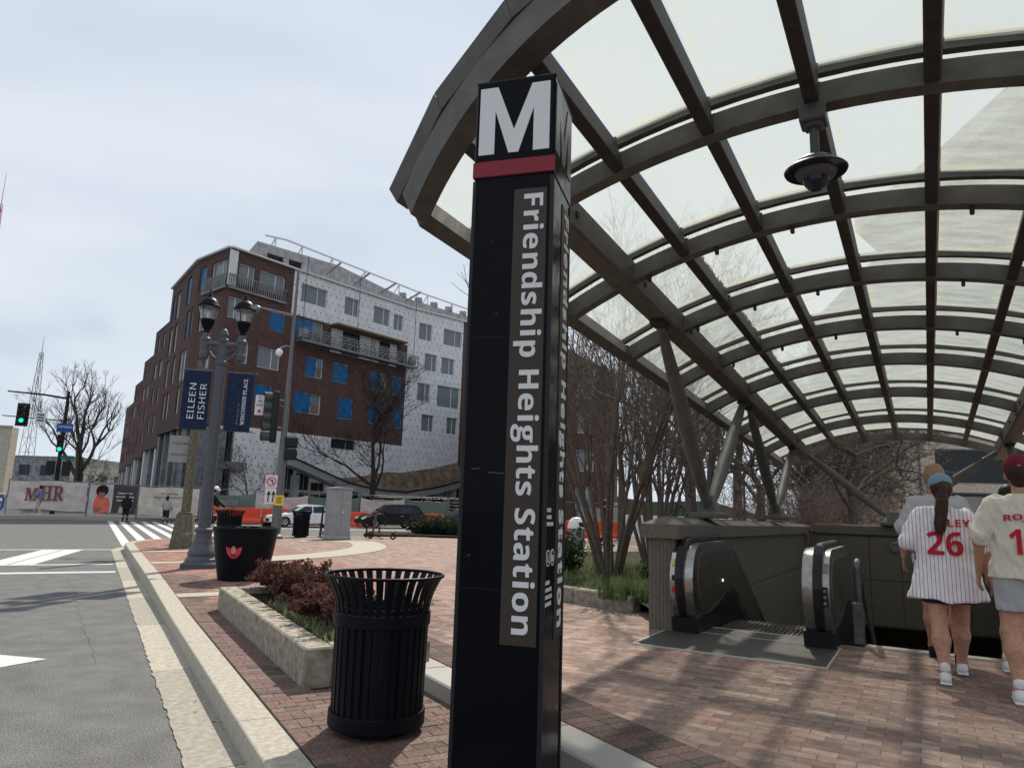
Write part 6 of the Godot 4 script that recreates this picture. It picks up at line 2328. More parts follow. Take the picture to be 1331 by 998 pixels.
func print_on(o: Node3D, bones: Array, text: String, w: float, h: float, cx: float, cy: float, m: Material, arch: float, blend: float) -> void:   # lettering laid on the back of a shirt
	var lt := letters(text, w, h, true, false, 0.004)
	# finer triangles, so that the print can follow the cloth
	var src := lt.v
	var out := MB.new()
	var tris := []
	for i in range(0, src.size(), 3): tris.append([src[i], src[i + 1], src[i + 2]])
	for pass_ in 4:
		var nx := []
		for t in tris:
			var best := 0
			var ln := 0.0
			for k in 3:
				var l: float = (t[k] as Vector3).distance_to(t[(k + 1) % 3])
				if l > ln:
					ln = l
					best = k
			if ln > 0.03:
				var mid: Vector3 = (t[best] + t[(best + 1) % 3]) * 0.5
				nx.append([t[best], mid, t[(best + 2) % 3]])
				nx.append([mid, t[(best + 1) % 3], t[(best + 2) % 3]])
			else: nx.append(t)
		tris = nx
	var lay := func(p: Vector3) -> Vector3:
		var x := p.x + cx
		var y := p.y + cy + arch * (1.0 - pow(p.x / (w * 0.5), 2))
		var z := 0.35
		for it in 40:
			var sum := 0.0
			for b in bones:
				var sc: Vector3 = b[4] if b.size() > 4 else Vector3.ONE
				var ab: Vector3 = (b[1] - b[0]) / sc
				var q: Vector3 = (Vector3(x, y, z) - b[0]) / sc
				var t := clampf(q.dot(ab) / maxf(ab.length_squared(), 1e-8), 0, 1)
				sum += exp(-((q - ab * t).length() - lerpf(b[2], b[3], t)) / blend)
			var d := -log(maxf(sum, 1e-9)) * blend
			if d < 0.004: break
			z -= d * 0.6
		return Vector3(x, y, z + p.z + 0.007)
	for t in tris:
		var a: Vector3 = lay.call(t[0])
		var b: Vector3 = lay.call(t[1])
		var c: Vector3 = lay.call(t[2])
		out.tri(a, c, b)
	part("jersey_print", out, m, o)

func people_materials() -> void:
	mat("skin", lin(0.50, 0.30, 0.215), 0.55, 0, noise_tex("skin_tone", 256, 33, 0.02, Color(0.84, 0.74, 0.70), Color(1, 1, 1), 0, 0.8, 5), 3.5)
	mat("skin_dark", lin(0.16, 0.09, 0.06), 0.55)
	M.skin.subsurf_scatter_enabled = true
	M.skin.subsurf_scatter_strength = 0.12
	mat("eye_dark", lin(0.03, 0.02, 0.02), 0.2)
	mat("shoe_white", lin(0.60, 0.60, 0.60), 0.6)
	mat("hair_brown", lin(0.060, 0.028, 0.018), 0.55, 0, tex["streak"], 6.0)
	mat("hair_strand", lin(0.085, 0.042, 0.027), 0.5)
	mat("hair_black", lin(0.012, 0.010, 0.010), 0.5)
	mat("hair_sandy", lin(0.26, 0.17, 0.09), 0.7)
	mat("cap_blue", lin(0.17, 0.25, 0.32), 0.8)
	mat("cloth_black", lin(0.010, 0.010, 0.013), 0.85)
	mat("cloth_navy", lin(0.012, 0.015, 0.03), 0.85)
	mat("cloth_grey", lin(0.33, 0.34, 0.36), 0.9)
	mat("jersey_grey", lin(0.40, 0.40, 0.40), 0.85)
	mat("jersey_cream", lin(0.60, 0.555, 0.47), 0.85)
	mat("cloth_khaki", lin(0.45, 0.33, 0.25), 0.9)
	mat("cloth_violet", lin(0.19, 0.18, 0.27), 0.9)
	mat("cloth_red", lin(0.42, 0.02, 0.03), 0.85, 0, noise_tex("floral", 128, 95, 0.06, Color(0.35, 0.2, 0.25), Color(1, 1, 1), 1, 1.0, 2), 3.0)
	mat("print_red", lin(0.42, 0.012, 0.03), 0.7)
	mat("print_grey", lin(0.30, 0.06, 0.07), 0.8)
	var im := Image.create(256, 8, false, Image.FORMAT_RGB8)
	im.fill(Color(0.93, 0.92, 0.93))
	for i in 8: im.fill_rect(Rect2i(i * 32, 0, 4, 8), Color(0.50, 0.30, 0.36))
	mat("pinstripe", lin(0.86, 0.86, 0.88), 0.85, 0, ImageTexture.create_from_image(im), 4.2, null, 0, false)

func make_people() -> void:
	var face := facing(A)
	var put := func(s: float, l: float, y := 0.0) -> Transform3D: return Transform3D(face.basis, S(s, l, y))
	person("woman in a white pinstriped jersey with 26, long brown ponytail through a pale blue cap", put.call(7.42, 0.13), 1.70,
		{"al": Vector3(-0.065, 0.09, 0.27), "ar": Vector3(0.075, 0.10, -0.24), "kl": Vector3(-0.085, 0.49, 0.09), "kr": Vector3(0.085, 0.50, -0.15), "pl": Vector3(-0.105, 0.90, 0), "pr": Vector3(0.105, 0.90, 0),
		"el": Vector3(-0.30, 1.13, 0.04), "hl": Vector3(-0.18, 1.03, -0.20), "er": Vector3(0.29, 1.12, 0.05), "hr": Vector3(0.33, 0.86, -0.06), "yaw": Vector3(0, 0.2, 0)},
		{"shirt": M.pinstripe, "hem": 0.665, "flare": 1.33, "fat": 1.18, "pants": M.cloth_navy, "leg_end": 0.635, "socks": M.shoe_white, "hair": M.hair_brown, "tail": true, "cap": M.cap_blue,
		"print": [["LEY", 0.165, 0.062, 0.115, 1.300, M.print_red, 0.0], ["26", 0.27, 0.20, 0.0, 1.125, M.print_red, 0.0]]})
	person("tall man in a grey jersey with sandy hair, half hidden behind the ponytailed woman", put.call(8.36, 0.10), 1.86,
		{"al": Vector3(-0.10, 0.09, -0.15), "ar": Vector3(0.10, 0.09, 0.18), "el": Vector3(-0.29, 1.14, 0.03), "er": Vector3(0.29, 1.14, 0.03), "hl": Vector3(-0.30, 0.90, -0.05)},
		{"shirt": M.jersey_grey, "hem": 0.84, "fat": 1.12, "pants": M.cloth_black, "leg_end": 0.55, "hair": M.hair_sandy, "shoes": M.cloth_black, "sole": M.cloth_black,
		"print": [["INO", 0.22, 0.07, 0.08, 1.33, M.print_grey, 0.0]]})
	person("man in a cream jersey with 18, maroon cap and grey shorts at right edge", put.call(6.92, 0.66), 1.82,
		{"al": Vector3(-0.12, 0.09, 0.16), "ar": Vector3(0.12, 0.09, -0.2), "kl": Vector3(-0.12, 0.50, 0.03), "el": Vector3(-0.29, 1.13, 0.03), "hl": Vector3(-0.30, 0.88, -0.10)},
		{"shirt": M.jersey_cream, "hem": 0.855, "fat": 1.16, "pants": M.cloth_grey, "leg_end": 0.62, "socks": M.shoe_white, "hair": M.hair_brown, "cap": M.maroon, "cap_back": true, "trim": M.maroon,
		"print": [["ROJAS", 0.27, 0.06, 0.0, 1.345, M.print_red, 0.012], ["18", 0.22, 0.19, 0.0, 1.175, M.print_red, 0.0]]})
	person("walker in a red patterned top and black shorts, ahead of the cream jersey", put.call(8.30, 0.70, 0.0), 1.66,
		{"al": Vector3(-0.14, 0.09, 0.18), "ar": Vector3(0.10, 0.09, -0.15)},
		{"shirt": M.cloth_red, "hem": 0.84, "pants": M.cloth_black, "leg_end": 0.60, "hair": M.hair_black, "socks": M.shoe_white})
	var away := Vector3(-0.3, 0, -1)
	person("person in black with a pale bag walking over the far crossing", facing(away, Vector3(-23.78, -0.27, -45.0)), 1.74, {"al": Vector3(-0.1, 0.09, 0.14), "ar": Vector3(0.1, 0.09, -0.14)},
		{"shirt": M.cloth_black, "long": true, "hem": 0.80, "pants": M.cloth_black, "hair": M.hair_black, "loose": true, "shoes": M.cloth_black}, "", 0.024)
	var bag := MB.new()
	bag.prism(PackedVector2Array([Vector2(-0.16, 0), Vector2(0.16, 0), Vector2(0.12, 0.36), Vector2(-0.12, 0.36)]), -0.06, 0.06)
	bag.tube([Vector3(-0.08, 0.35, 0), Vector3(-0.05, 0.5, 0), Vector3(0.05, 0.5, 0), Vector3(0.08, 0.35, 0)], [0.012, 0.012, 0.012, 0.012], 5)
	single("carrier_bag", "pale tote bag held by the person in black", "bag", bag, M.cloth_khaki, Transform3D(Basis(), Vector3(-24.07, 0.27, -45.0)))
	person("person in a white top and dark jeans with curly black hair, on the far crossing", facing(away, Vector3(-20.8, -0.27, -44.0)), 1.68, {"al": Vector3(-0.1, 0.09, 0.12), "ar": Vector3(0.1, 0.09, -0.12), "el": Vector3(-0.28, 1.14, 0.0), "hl": Vector3(-0.2, 1.0, -0.15)},
		{"shirt": M.white_cloth, "long": true, "hem": 0.86, "pants": M.cloth_navy, "hair": M.hair_black, "loose": true, "shoes": M.cloth_black}, "", 0.024)
	person("person in a grey-violet shirt and khaki trousers striding past the printed fence", facing(Vector3(-1, 0, -0.2), Vector3(-28.6, 0.0, -44.0)), 1.80, {"al": Vector3(-0.08, 0.12, 0.30), "ar": Vector3(0.08, 0.09, -0.30), "kl": Vector3(-0.09, 0.50, 0.06), "kr": Vector3(0.09, 0.52, -0.14), "hl": Vector3(-0.22, 0.9, -0.25), "hr": Vector3(0.22, 0.92, 0.18)},
		{"shirt": M.cloth_violet, "hem": 0.86, "pants": M.cloth_khaki, "hair": M.hair_brown}, "", 0.024)
	person("dark-clothed person walking beyond the planted bed, seen past the myrtle stems", facing(Vector3(1, 0, -0.3), Vector3(3.75, 0.0, -27.8)), 1.74, {"al": Vector3(-0.09, 0.10, 0.2), "ar": Vector3(0.09, 0.09, -0.2)},
		{"shirt": M.cloth_black, "long": true, "hem": 0.84, "pants": M.cloth_black, "hair": M.hair_brown, "shoes": M.cloth_black}, "", 0.024)
	# rider, helmeted, on a bicycle behind the lamp post
	var bx := facing(Vector3(0.75, 0, -0.66), Vector3(-10.6, -0.08, -26.0))
	person("cyclist in a black jacket and white helmet behind the lamp post", bx * Transform3D(Basis(), Vector3(0, 0.10, 0.15)), 1.74,
		{"pelvis": Vector3(0, 0.98, 0.12), "waist": Vector3(0, 1.10, 0.06), "chest": Vector3(0, 1.28, -0.04), "neck": Vector3(0, 1.43, -0.12), "head": Vector3(0, 1.60, -0.18), "sl": Vector3(-0.18, 1.38, -0.08), "sr": Vector3(0.18, 1.38, -0.08),
		"el": Vector3(-0.27, 1.16, -0.24), "er": Vector3(0.27, 1.16, -0.24), "hl": Vector3(-0.24, 1.02, -0.44), "hr": Vector3(0.24, 1.02, -0.44), "pl": Vector3(-0.1, 0.94, 0.1), "pr": Vector3(0.1, 0.94, 0.1), "kl": Vector3(-0.1, 0.60, -0.24), "kr": Vector3(0.1, 0.52, -0.10), "al": Vector3(-0.1, 0.24, -0.02), "ar": Vector3(0.1, 0.12, 0.10)},
		{"shirt": M.cloth_black, "long": true, "hem": 0.90, "fat": 1.15, "pants": M.cloth_navy, "hair": M.hair_black, "cap": M.white_body, "shoes": M.cloth_black}, "", 0.022)
	bicycle("bicycle under the cyclist, its dark wheel showing beside the tan pole", bx)

func wheel_ring(m: MB, c: Vector3, r: float, t: float, ax: Vector3, seg := 24) -> void:
	var u := ax.cross(Vector3.UP).normalized()
	var w := u.cross(ax)
	var pts := []
	var rr := []
	for k in seg + 1:
		var a := TAU * k / seg
		pts.append(c + u * cos(a) * r + w * sin(a) * r)
		rr.append(t)
	m.tube(pts, rr, 6, false)

func bicycle(label: String, at: Transform3D) -> void:
	var o := thing("bicycle", label, "bicycle", at)
	for z in [-0.52, 0.52]:
		var m := MB.new()
		wheel_ring(m, Vector3(0, 0.34, z), 0.32, 0.026, Vector3.RIGHT)
		var w := part("wheel", m, M.rubber, o)
		m = MB.new()
		for k in 12:
			var a := TAU * k / 12
			m.tube([Vector3(0, 0.34, z), Vector3(0, 0.34 + sin(a) * 0.31, z + cos(a) * 0.31)], [0.004, 0.004], 3, false)
		part("spokes", m, M.galvanised, w)
		m = MB.new()
		m.sheet(func(u, v): return Vector3(lerpf(-0.035, 0.035, u), 0.34 + 0.37 * sin(lerpf(0.2, 2.6, v)), z + 0.37 * cos(lerpf(0.2, 2.6, v))), 2, 10)
		part("mudguard", m, M.white_body, o)
	var f := MB.new()
	for q in [[0.52, 0.34, 0.06, 0.32], [0.06, 0.32, 0.16, 0.86], [0.16, 0.86, 0.52, 0.34], [0.06, 0.32, -0.38, 0.86], [0.16, 0.76, -0.38, 0.90], [-0.52, 0.34, -0.36, 1.0]]:
		f.tube([Vector3(0, q[1], q[0]), Vector3(0, q[3], q[2])], [0.02, 0.02], 7)
	part("frame", f, M.white_body, o)
	f = MB.new()
	f.tube([Vector3(-0.27, 1.05, -0.42), Vector3(-0.1, 1.02, -0.38), Vector3(0.1, 1.02, -0.38), Vector3(0.27, 1.05, -0.42)], [0.014, 0.014, 0.014, 0.014], 6)
	part("handlebar", f, M.rubber, o)
	f = MB.new()
	f.ball(Vector3(0, 0.92, 0.18), Vector3(0.08, 0.04, 0.14))
	part("saddle", f, M.rubber, o)

# ---------------------------------------------------------------- traffic signals and signs
func signal_head(o: Node3D, at: Transform3D, lamps: int, lit: int, horizontal := false) -> void:
	var m := MB.new()
	var h := 0.33 * lamps
	m.box(Vector3(0, 0, -0.10), Vector3(0.34, h, 0.2), Basis(), 0.03)
	var hs := part("signal_head", m, M.signal_black, o, at)
	for k in lamps:
		var y := h / 2 - 0.165 - k * 0.33
		m = MB.new()
		m.lathe([Vector2(0, 0.0), Vector2(0.10, 0.0), Vector2(0.125, -0.02)], 16)
		part("lens", m, M.green_light if k == lit else M.dull_lens, hs, Transform3D(Basis(Vector3.RIGHT, PI / 2), Vector3(0, y, 0.012)))
		m = MB.new()
		for q in 9:
			var a0 := lerpf(-0.35, PI + 0.35, q / 9.0)
			var a1 := lerpf(-0.35, PI + 0.35, (q + 1) / 9.0)
			var p0 := Vector3(cos(a0) * 0.14, y + sin(a0) * 0.14, 0)
			var p1 := Vector3(cos(a1) * 0.14, y + sin(a1) * 0.14, 0)
			m.quad(p0, p1, p1 + Vector3(0, -0.01, 0.22), p0 + Vector3(0, -0.01, 0.22))
		part("visor", m, M.signal_black, hs)

func plate(o: Node3D, called: String, at: Transform3D, w: float, h: float, mm: Material) -> Node3D:
	var m := MB.new()
	m.box(Vector3.ZERO, Vector3(w, h, 0.012), Basis(), 0.004)
	return part(called, m, mm, o, at)

func make_signals() -> void:
	var to_eye := func(p: Vector3) -> Transform3D: return facing(Vector3(p.x, 0, p.z), p)
	# far signal with a long arm over the avenue
	var p := Vector3(-31.5, -0.1, -50.0)
	var b := facing(Vector3(-0.45, 0, -1), p)
	var o := thing("traffic_signal", "black traffic signal pole behind the printed fence, arm to the left, green lights", "traffic signal", b)
	var m := MB.new()
	m.tube([Vector3.ZERO, Vector3(0, 8.6, 0)], [0.16, 0.10], 10)
	part("pole", m, M.signal_black, o)
	m = MB.new()
	m.tube([Vector3(0, 8.1, 0), Vector3(-1.5, 8.25, 0), Vector3(-3.6, 8.3, 0)], [0.08, 0.07, 0.05], 7)
	part("mast_arm", m, M.signal_black, o)
	m = MB.new()
	m.tube([Vector3(0, 6.5, 0), Vector3(-3.7, 6.6, 0)], [0.04, 0.035], 6)
	part("span_rod", m, M.signal_black, o)
	signal_head(o, Transform3D(Basis(), Vector3(-2.55, 6.75, 0.15)) * Transform3D(Basis().scaled(Vector3(1.25, 1.25, 1.25))), 3, 2)
	m = MB.new()
	m.box(Vector3(-2.55, 6.75, -0.1), Vector3(0.75, 1.6, 0.02), Basis(), 0.02)
	part("backplate", m, M.signal_black, o)
	signal_head(o, Transform3D(Basis().scaled(Vector3(1.2, 1.2, 1.2)), Vector3(-0.05, 4.9, 0.3)), 3, 2)
	for x in [-0.45, 0.5]:
		m = MB.new()
		m.box(Vector3(x, 3.2, 0.1), Vector3(0.5, 0.95, 0.35), Basis(), 0.04)
		part("pedestrian_head", m, M.signal_black, o)
	plate(o, "street_name_sign", Transform3D(Basis(), Vector3(0.1, 6.0, 0.22)), 1.0, 0.6, M.sign_blue)
	part("street_name", letters("WISCONSIN", 0.8, 0.13), M.sign_white, o, Transform3D(Basis(), Vector3(0.1, 6.07, 0.232)))
	plate(o, "green_sign", Transform3D(Basis(Vector3.UP, 0.4), Vector3(0.5, 3.95, 0.2)), 0.9, 0.25, M.sign_green)
	plate(o, "turn_sign", Transform3D(Basis(), Vector3(-1.45, 6.6, 0.08)), 0.62, 0.78, M.sign_white)
	m = MB.new()
	for q in 3: m.box(Vector3(-1.45, 6.82 - q * 0.2, 0.09), Vector3(0.42, 0.10, 0.008))
	part("sign_text", m, M.dull_lens, o)
	# near corner signal, its heads seen from the side
	p = Vector3(-8.2, -0.03, -25.7)
	o = thing("traffic_signal", "tall galvanised signal pole at the plaza corner, five-lamp head seen edge on", "traffic signal", facing(Vector3(-0.3, 0, -1), p))
	m = MB.new()
	m.lathe([Vector2(0.26, 0), Vector2(0.26, 0.12), Vector2(0.17, 0.2), Vector2(0.16, 2.2), Vector2(0.13, 3.4)], 14)
	m.tube([Vector3(0, 3.3, 0), Vector3(0, 6.5, 0), Vector3(0, 9.9, 0)], [0.12, 0.07, 0.045], 10)
	part("pole", m, M.pole_grey, o)
	m = MB.new()
	m.tube([Vector3(0.05, 8.15, 0), Vector3(-0.7, 8.25, 0), Vector3(-1.3, 8.35, 0)], [0.05, 0.05, 0.04], 6)
	m.ball(Vector3(-1.35, 8.28, 0), Vector3(0.16, 0.14, 0.14))
	part("lamp_arm", m, M.galvanised, o)
	m = MB.new()
	m.tube([Vector3(0, 6.95, 0), Vector3(-0.2, 6.98, 0.05), Vector3(-0.4, 6.85, 0.1)], [0.03, 0.03, 0.05], 6)
	part("camera_arm", m, M.galvanised, o)
	m = MB.new()
	m.ball(Vector3(-0.42, 6.7, 0.12), Vector3(0.13, 0.15, 0.13))
	part("camera_dome", m, M.white_body, o)
	var side := Basis(Vector3.UP, -1.35)
	for k in 5: 
		m = MB.new()
		m.tube([Vector3(0, 0, 0.0), Vector3(0, -0.01, 0.3)], [0.155, 0.17], 14, false)
		part("visor", m, M.signal_grey, o, Transform3D(side, Vector3(-0.50, 5.05 - k * 0.36, 0.05)))
	m = MB.new()
	m.box(Vector3(-0.38, 4.33, 0.05), Vector3(0.24, 1.86, 0.36), Basis(), 0.04)
	part("signal_housing", m, M.signal_black, o)
	for y in [3.95, 4.95]:
		m = MB.new()
		m.tube([Vector3(-0.3, y, 0.03), Vector3(0.0, y, 0)], [0.03, 0.03], 6)
		part("mount", m, M.galvanised, o)
	for k in 2:
		m = MB.new()
		m.box(Vector3(0.28, 3.44 - k * 0.43, 0.04), Vector3(0.44, 0.40, 0.34), Basis(), 0.05)
		part("pedestrian_head", m, M.signal_black, o)
	plate(o, "turn_ban_sign", Transform3D(Basis(), Vector3(-0.28, 2.02, 0.17)), 0.40, 0.44, M.sign_white)
	m = MB.new()
	wheel_ring(m, Vector3(-0.28, 2.02, 0.185), 0.145, 0.016, Vector3.BACK)
	m.bar(Vector3(-0.38, 2.12, 0.185), Vector3(-0.18, 1.92, 0.185), 0.02, 0.012, Vector3.BACK)
	part("ban_ring", m, M.signal_red, o)
	m = MB.new()
	m.bar(Vector3(-0.24, 1.93, 0.18), Vector3(-0.24, 2.07, 0.18), 0.03, 0.01, Vector3.BACK)
	m.bar(Vector3(-0.25, 2.06, 0.18), Vector3(-0.34, 2.06, 0.18), 0.03, 0.01, Vector3.BACK)
	part("ban_arrow", m, M.dull_lens, o)
	plate(o, "lane_sign", Transform3D(Basis(), Vector3(-0.28, 1.50, 0.17)), 0.38, 0.55, M.sign_white)
	m = MB.new()
	for x in [-0.36, -0.20]:
		m.bar(Vector3(x, 1.30, 0.18), Vector3(x + 0.02, 1.56, 0.18), 0.04, 0.01, Vector3.BACK)
		m.prism(PackedVector2Array([Vector2(x - 0.05, 1.55), Vector2(x + 0.09, 1.55), Vector2(x + 0.02, 1.70)]), 0.176, 0.186)
	part("lane_arrow", m, M.dull_lens, o)
	plate(o, "yellow_notice", Transform3D(Basis(), Vector3(0.03, 1.36, 0.19)), 0.30, 0.36, M.yellow_sign)
	m = MB.new()
	for k in 4: m.box(Vector3(0.03, 1.46 - k * 0.06, 0.2), Vector3(0.2 - 0.04 * (k % 2), 0.025, 0.004))
	part("notice_text", m, M.dull_lens, o)
	plate(o, "red_dot_sign", Transform3D(Basis(), Vector3(-0.93, 4.72, 0.05)), 0.30, 0.72, M.sign_white)
	m = MB.new()
	m.lathe([Vector2(0, 0.02), Vector2(0.06, 0.02), Vector2(0.06, 0)], 12)
	part("red_dot", m, M.signal_red, o, Transform3D(Basis(Vector3.RIGHT, PI / 2), Vector3(-0.93, 4.5, 0.05)))
	part("sign_text", letters("NO\nTURN\nON RED", 0.22, 0.36), M.dull_lens, o, Transform3D(Basis(), Vector3(-0.93, 4.86, 0.058)))
	m = MB.new()
	m.tube([Vector3(-1.1, 4.75, 0.02), Vector3(0, 4.75, 0)], [0.02, 0.02], 5)
	part("sign_bracket", m, M.galvanised, o)

# ---------------------------------------------------------------- site fence and barriers
func print_material(key: String, kind: int) -> Material:
	var w := 256
	var h := 128
	var im := Image.create(w, h, false, Image.FORMAT_RGB8)
	var ell := func(cx: float, cy: float, rx: float, ry: float, c: Color) -> void:
		for y in range(maxi(0, int(cy - ry)), mini(h, int(cy + ry) + 1)):
			for x in range(maxi(0, int(cx - rx)), mini(w, int(cx + rx) + 1)):
				if pow((x - cx) / rx, 2) + pow((y - cy) / ry, 2) <= 1.0: im.set_pixel(x, y, c)
	if kind == 0:                                     # half photograph, half dark panel
		im.fill(Color(0.74, 0.74, 0.73))
		im.fill_rect(Rect2i(128, 0, 128, 128), Color(0.30, 0.28, 0.27))
		ell.call(60, 88, 34, 52, Color(0.83, 0.42, 0.34))
		ell.call(92, 100, 26, 44, Color(0.85, 0.45, 0.36))
		ell.call(68, 26, 34, 26, Color(0.16, 0.11, 0.10))
		ell.call(66, 40, 17, 19, Color(0.62, 0.42, 0.34))
		ell.call(68, 22, 22, 12, Color(0.17, 0.12, 0.10))
		ell.call(56, 110, 22, 10, Color(0.62, 0.42, 0.34))
	else:
		im.fill(Color(0.80, 0.77, 0.72) if kind == 1 else Color(0.78, 0.74, 0.72))
	var f := FastNoiseLite.new()
	f.seed = 140 + kind
	f.frequency = 0.02
	for y in h:
		for x in w: im.set_pixel(x, y, im.get_pixel(x, y) * (0.92 + 0.13 * f.get_noise_2d(x, y)))
	return mat(key, Color(1, 1, 1), 0.85, 0, ImageTexture.create_from_image(im), 1.0, null, 0, false)

func fence_panel(a: Vector3, b: Vector3, label: String, cloth: Material, prints: Array, y0 := 0.2, y1 := 1.85, sag := 0.0) -> void:
	var o := thing("fence_panel", label, "fence", facade_frame(a, b) * Transform3D(Basis(), Vector3(0, a.y, 0)), "temporary fence round the building site")
	var w := Vector2(b.x - a.x, b.z - a.z).length()
	var m := MB.new()
	for x in [0.02, w - 0.02]:
		m = MB.new()
		m.tube([Vector3(x, -0.2, 0), Vector3(x, 2.05, 0)], [0.035, 0.035], 6)
		part("post", m, M.galvanised, o)
	for y in [0.1, 1.98]:
		m = MB.new()
		m.tube([Vector3(0, y, 0), Vector3(w, y, 0)], [0.028, 0.028], 6)
		part("rail", m, M.galvanised, o)
	m = MB.new()
	for k in int(w / 0.24): m.tube([Vector3(k * 0.24 + 0.1, 0.1, 0), Vector3(k * 0.24 + 0.1, 1.98, 0)], [0.006, 0.006], 3, false)
	for k in 8: m.tube([Vector3(0, 0.2 + k * 0.24, 0), Vector3(w, 0.2 + k * 0.24, 0)], [0.006, 0.006], 3, false)
	part("mesh_wires", m, M.galvanised, o)
	if cloth:
		m = MB.new()
		var ph := a.x
		m.sheet(func(u, v): return Vector3(lerpf(0.08, w - 0.08, u), lerpf(y0 + 0.05 * sin(u * 7.0 + ph), y1 - sag * sin(u * PI) - 0.03 * sin(u * 9.0), v), 0.06 + 0.035 * sin(u * 11.0 + ph) * (1.0 - v * 0.5) + 0.02 * sin(v * 6.0 + u * 4.0)), 16, 6)
		part("printed_cloth", m, cloth, o)
	for q in prints:
		part("lettering", letters(q[0], q[1], q[2], q[5], q[6]), q[7], o, Transform3D(Basis(), Vector3(w * q[3], q[4], 0.135)))

func make_fence() -> void:
	var photo := print_material("print_photo", 0)
	var cream := print_material("print_cream", 1)
	var pale := print_material("print_pale", 2)
	mat("print_maroon", lin(0.17, 0.055, 0.055), 0.8)
	mat("print_dark", lin(0.10, 0.07, 0.06), 0.8)
	var a := Vector3(-32.4, 0.15, -46.6)
	var b := Vector3(-27.4, 0.08, -47.0)
	var c := Vector3(-24.3, 0.05, -47.3)
	var d := Vector3(-20.6, 0.0, -48.2)
	fence_panel(a, b, "fence panel with pale sheet and big dark red HR letters", pale, [["HR", 1.45, 0.95, 0.56, 1.2, true, true, M.print_maroon], ["M", 0.8, 0.8, 0.31, 1.1, true, true, M.print_maroon]], 0.12, 1.95)
	fence_panel(b, c, "fence panel printed with a person in orange beside a dark text panel", photo, [["Experience", 0.95, 0.15, 0.76, 1.40, true, false, M.sign_white], ["Rental Living", 1.10, 0.15, 0.76, 1.17, true, false, M.sign_white], ["Apartments", 1.05, 0.15, 0.76, 0.94, true, false, M.sign_white]], 0.1, 1.93)
	fence_panel(c, d, "cream fence panel with lines of brown text between the walkers", cream, [["Managed by", 1.0, 0.13, 0.5, 1.50, true, true, M.print_dark], ["Apartments", 1.9, 0.14, 0.5, 1.26, true, true, M.print_dark], ["MHR", 0.6, 0.22, 0.5, 0.55, true, true, M.print_dark]], 0.05, 1.9)
	var pts := [d, Vector3(-17.6, 0, -50.0), Vector3(-14.4, 0, -52.0), Vector3(-11.2, 0, -54.2), Vector3(-8.0, 0, -56.0), Vector3(-4.8, 0, -57.4), Vector3(-1.4, 0, -58.2), Vector3(2.0, 0, -58.4), Vector3(5.6, 0, -58.2), Vector3(9.2, 0, -57.6)]
	var what := [["grey fence panel right of the cream one with faint lettering", M.green_cloth], ["fence panel with sagging pale sheet behind the orange barriers", pale], ["fence panel with green netting behind the white car", M.green_cloth], ["fence panel with crumpled pinkish sheet beside the grey cabinet", pale], ["fence panel with green sheet above the dark SUV's bonnet", M.green_cloth], ["open wire fence panel behind the dark SUV", null], ["fence panel with one white sheet above the box hedge", M.white_cloth], ["wire fence panel behind the pylon", null], ["fence panel with white sheet, seen between pylon and crape myrtle", M.white_cloth]]
	for i in 9: fence_panel(pts[i], pts[i + 1], what[i][0], what[i][1], [["mazza", 1.2, 0.3, 0.5, 1.1, false, false, M.cloth_grey]] if i == 0 else [], 0.5, 1.8, 0.25)

func barrier(label: String, at: Transform3D, mm: Material, group: String, sc := 1.0) -> void:
	var o := thing("water_barrier", label, "barrier", at, group)
	var m := MB.new()
	m.x = Transform3D(Basis(Vector3.UP, PI / 2).scaled(Vector3(sc, sc, sc)), Vector3.ZERO)
	m.prism(PackedVector2Array([Vector2(-0.28, 0), Vector2(0.28, 0), Vector2(0.27, 0.16), Vector2(0.12, 0.36), Vector2(0.09, 0.95), Vector2(0.06, 1.0), Vector2(-0.06, 1.0), Vector2(-0.09, 0.95), Vector2(-0.12, 0.36), Vector2(-0.27, 0.16)]), -0.88, 0.88)
	part("shell", m, mm, o)
	for x in [-0.45, 0.45]:
		m = MB.new()
		m.box(Vector3(x, 0.66, 0.115) * sc, Vector3(0.6, 0.3, 0.02) * sc, Basis(), 0.008)
		part("recess_panel", m, mm, o)
	m = MB.new()
	m.lathe([Vector2(0.07, 0.98 * sc), Vector2(0.07, 1.05 * sc), Vector2(0, 1.06 * sc)], 10)
	part("filler_cap", m, mm, o)

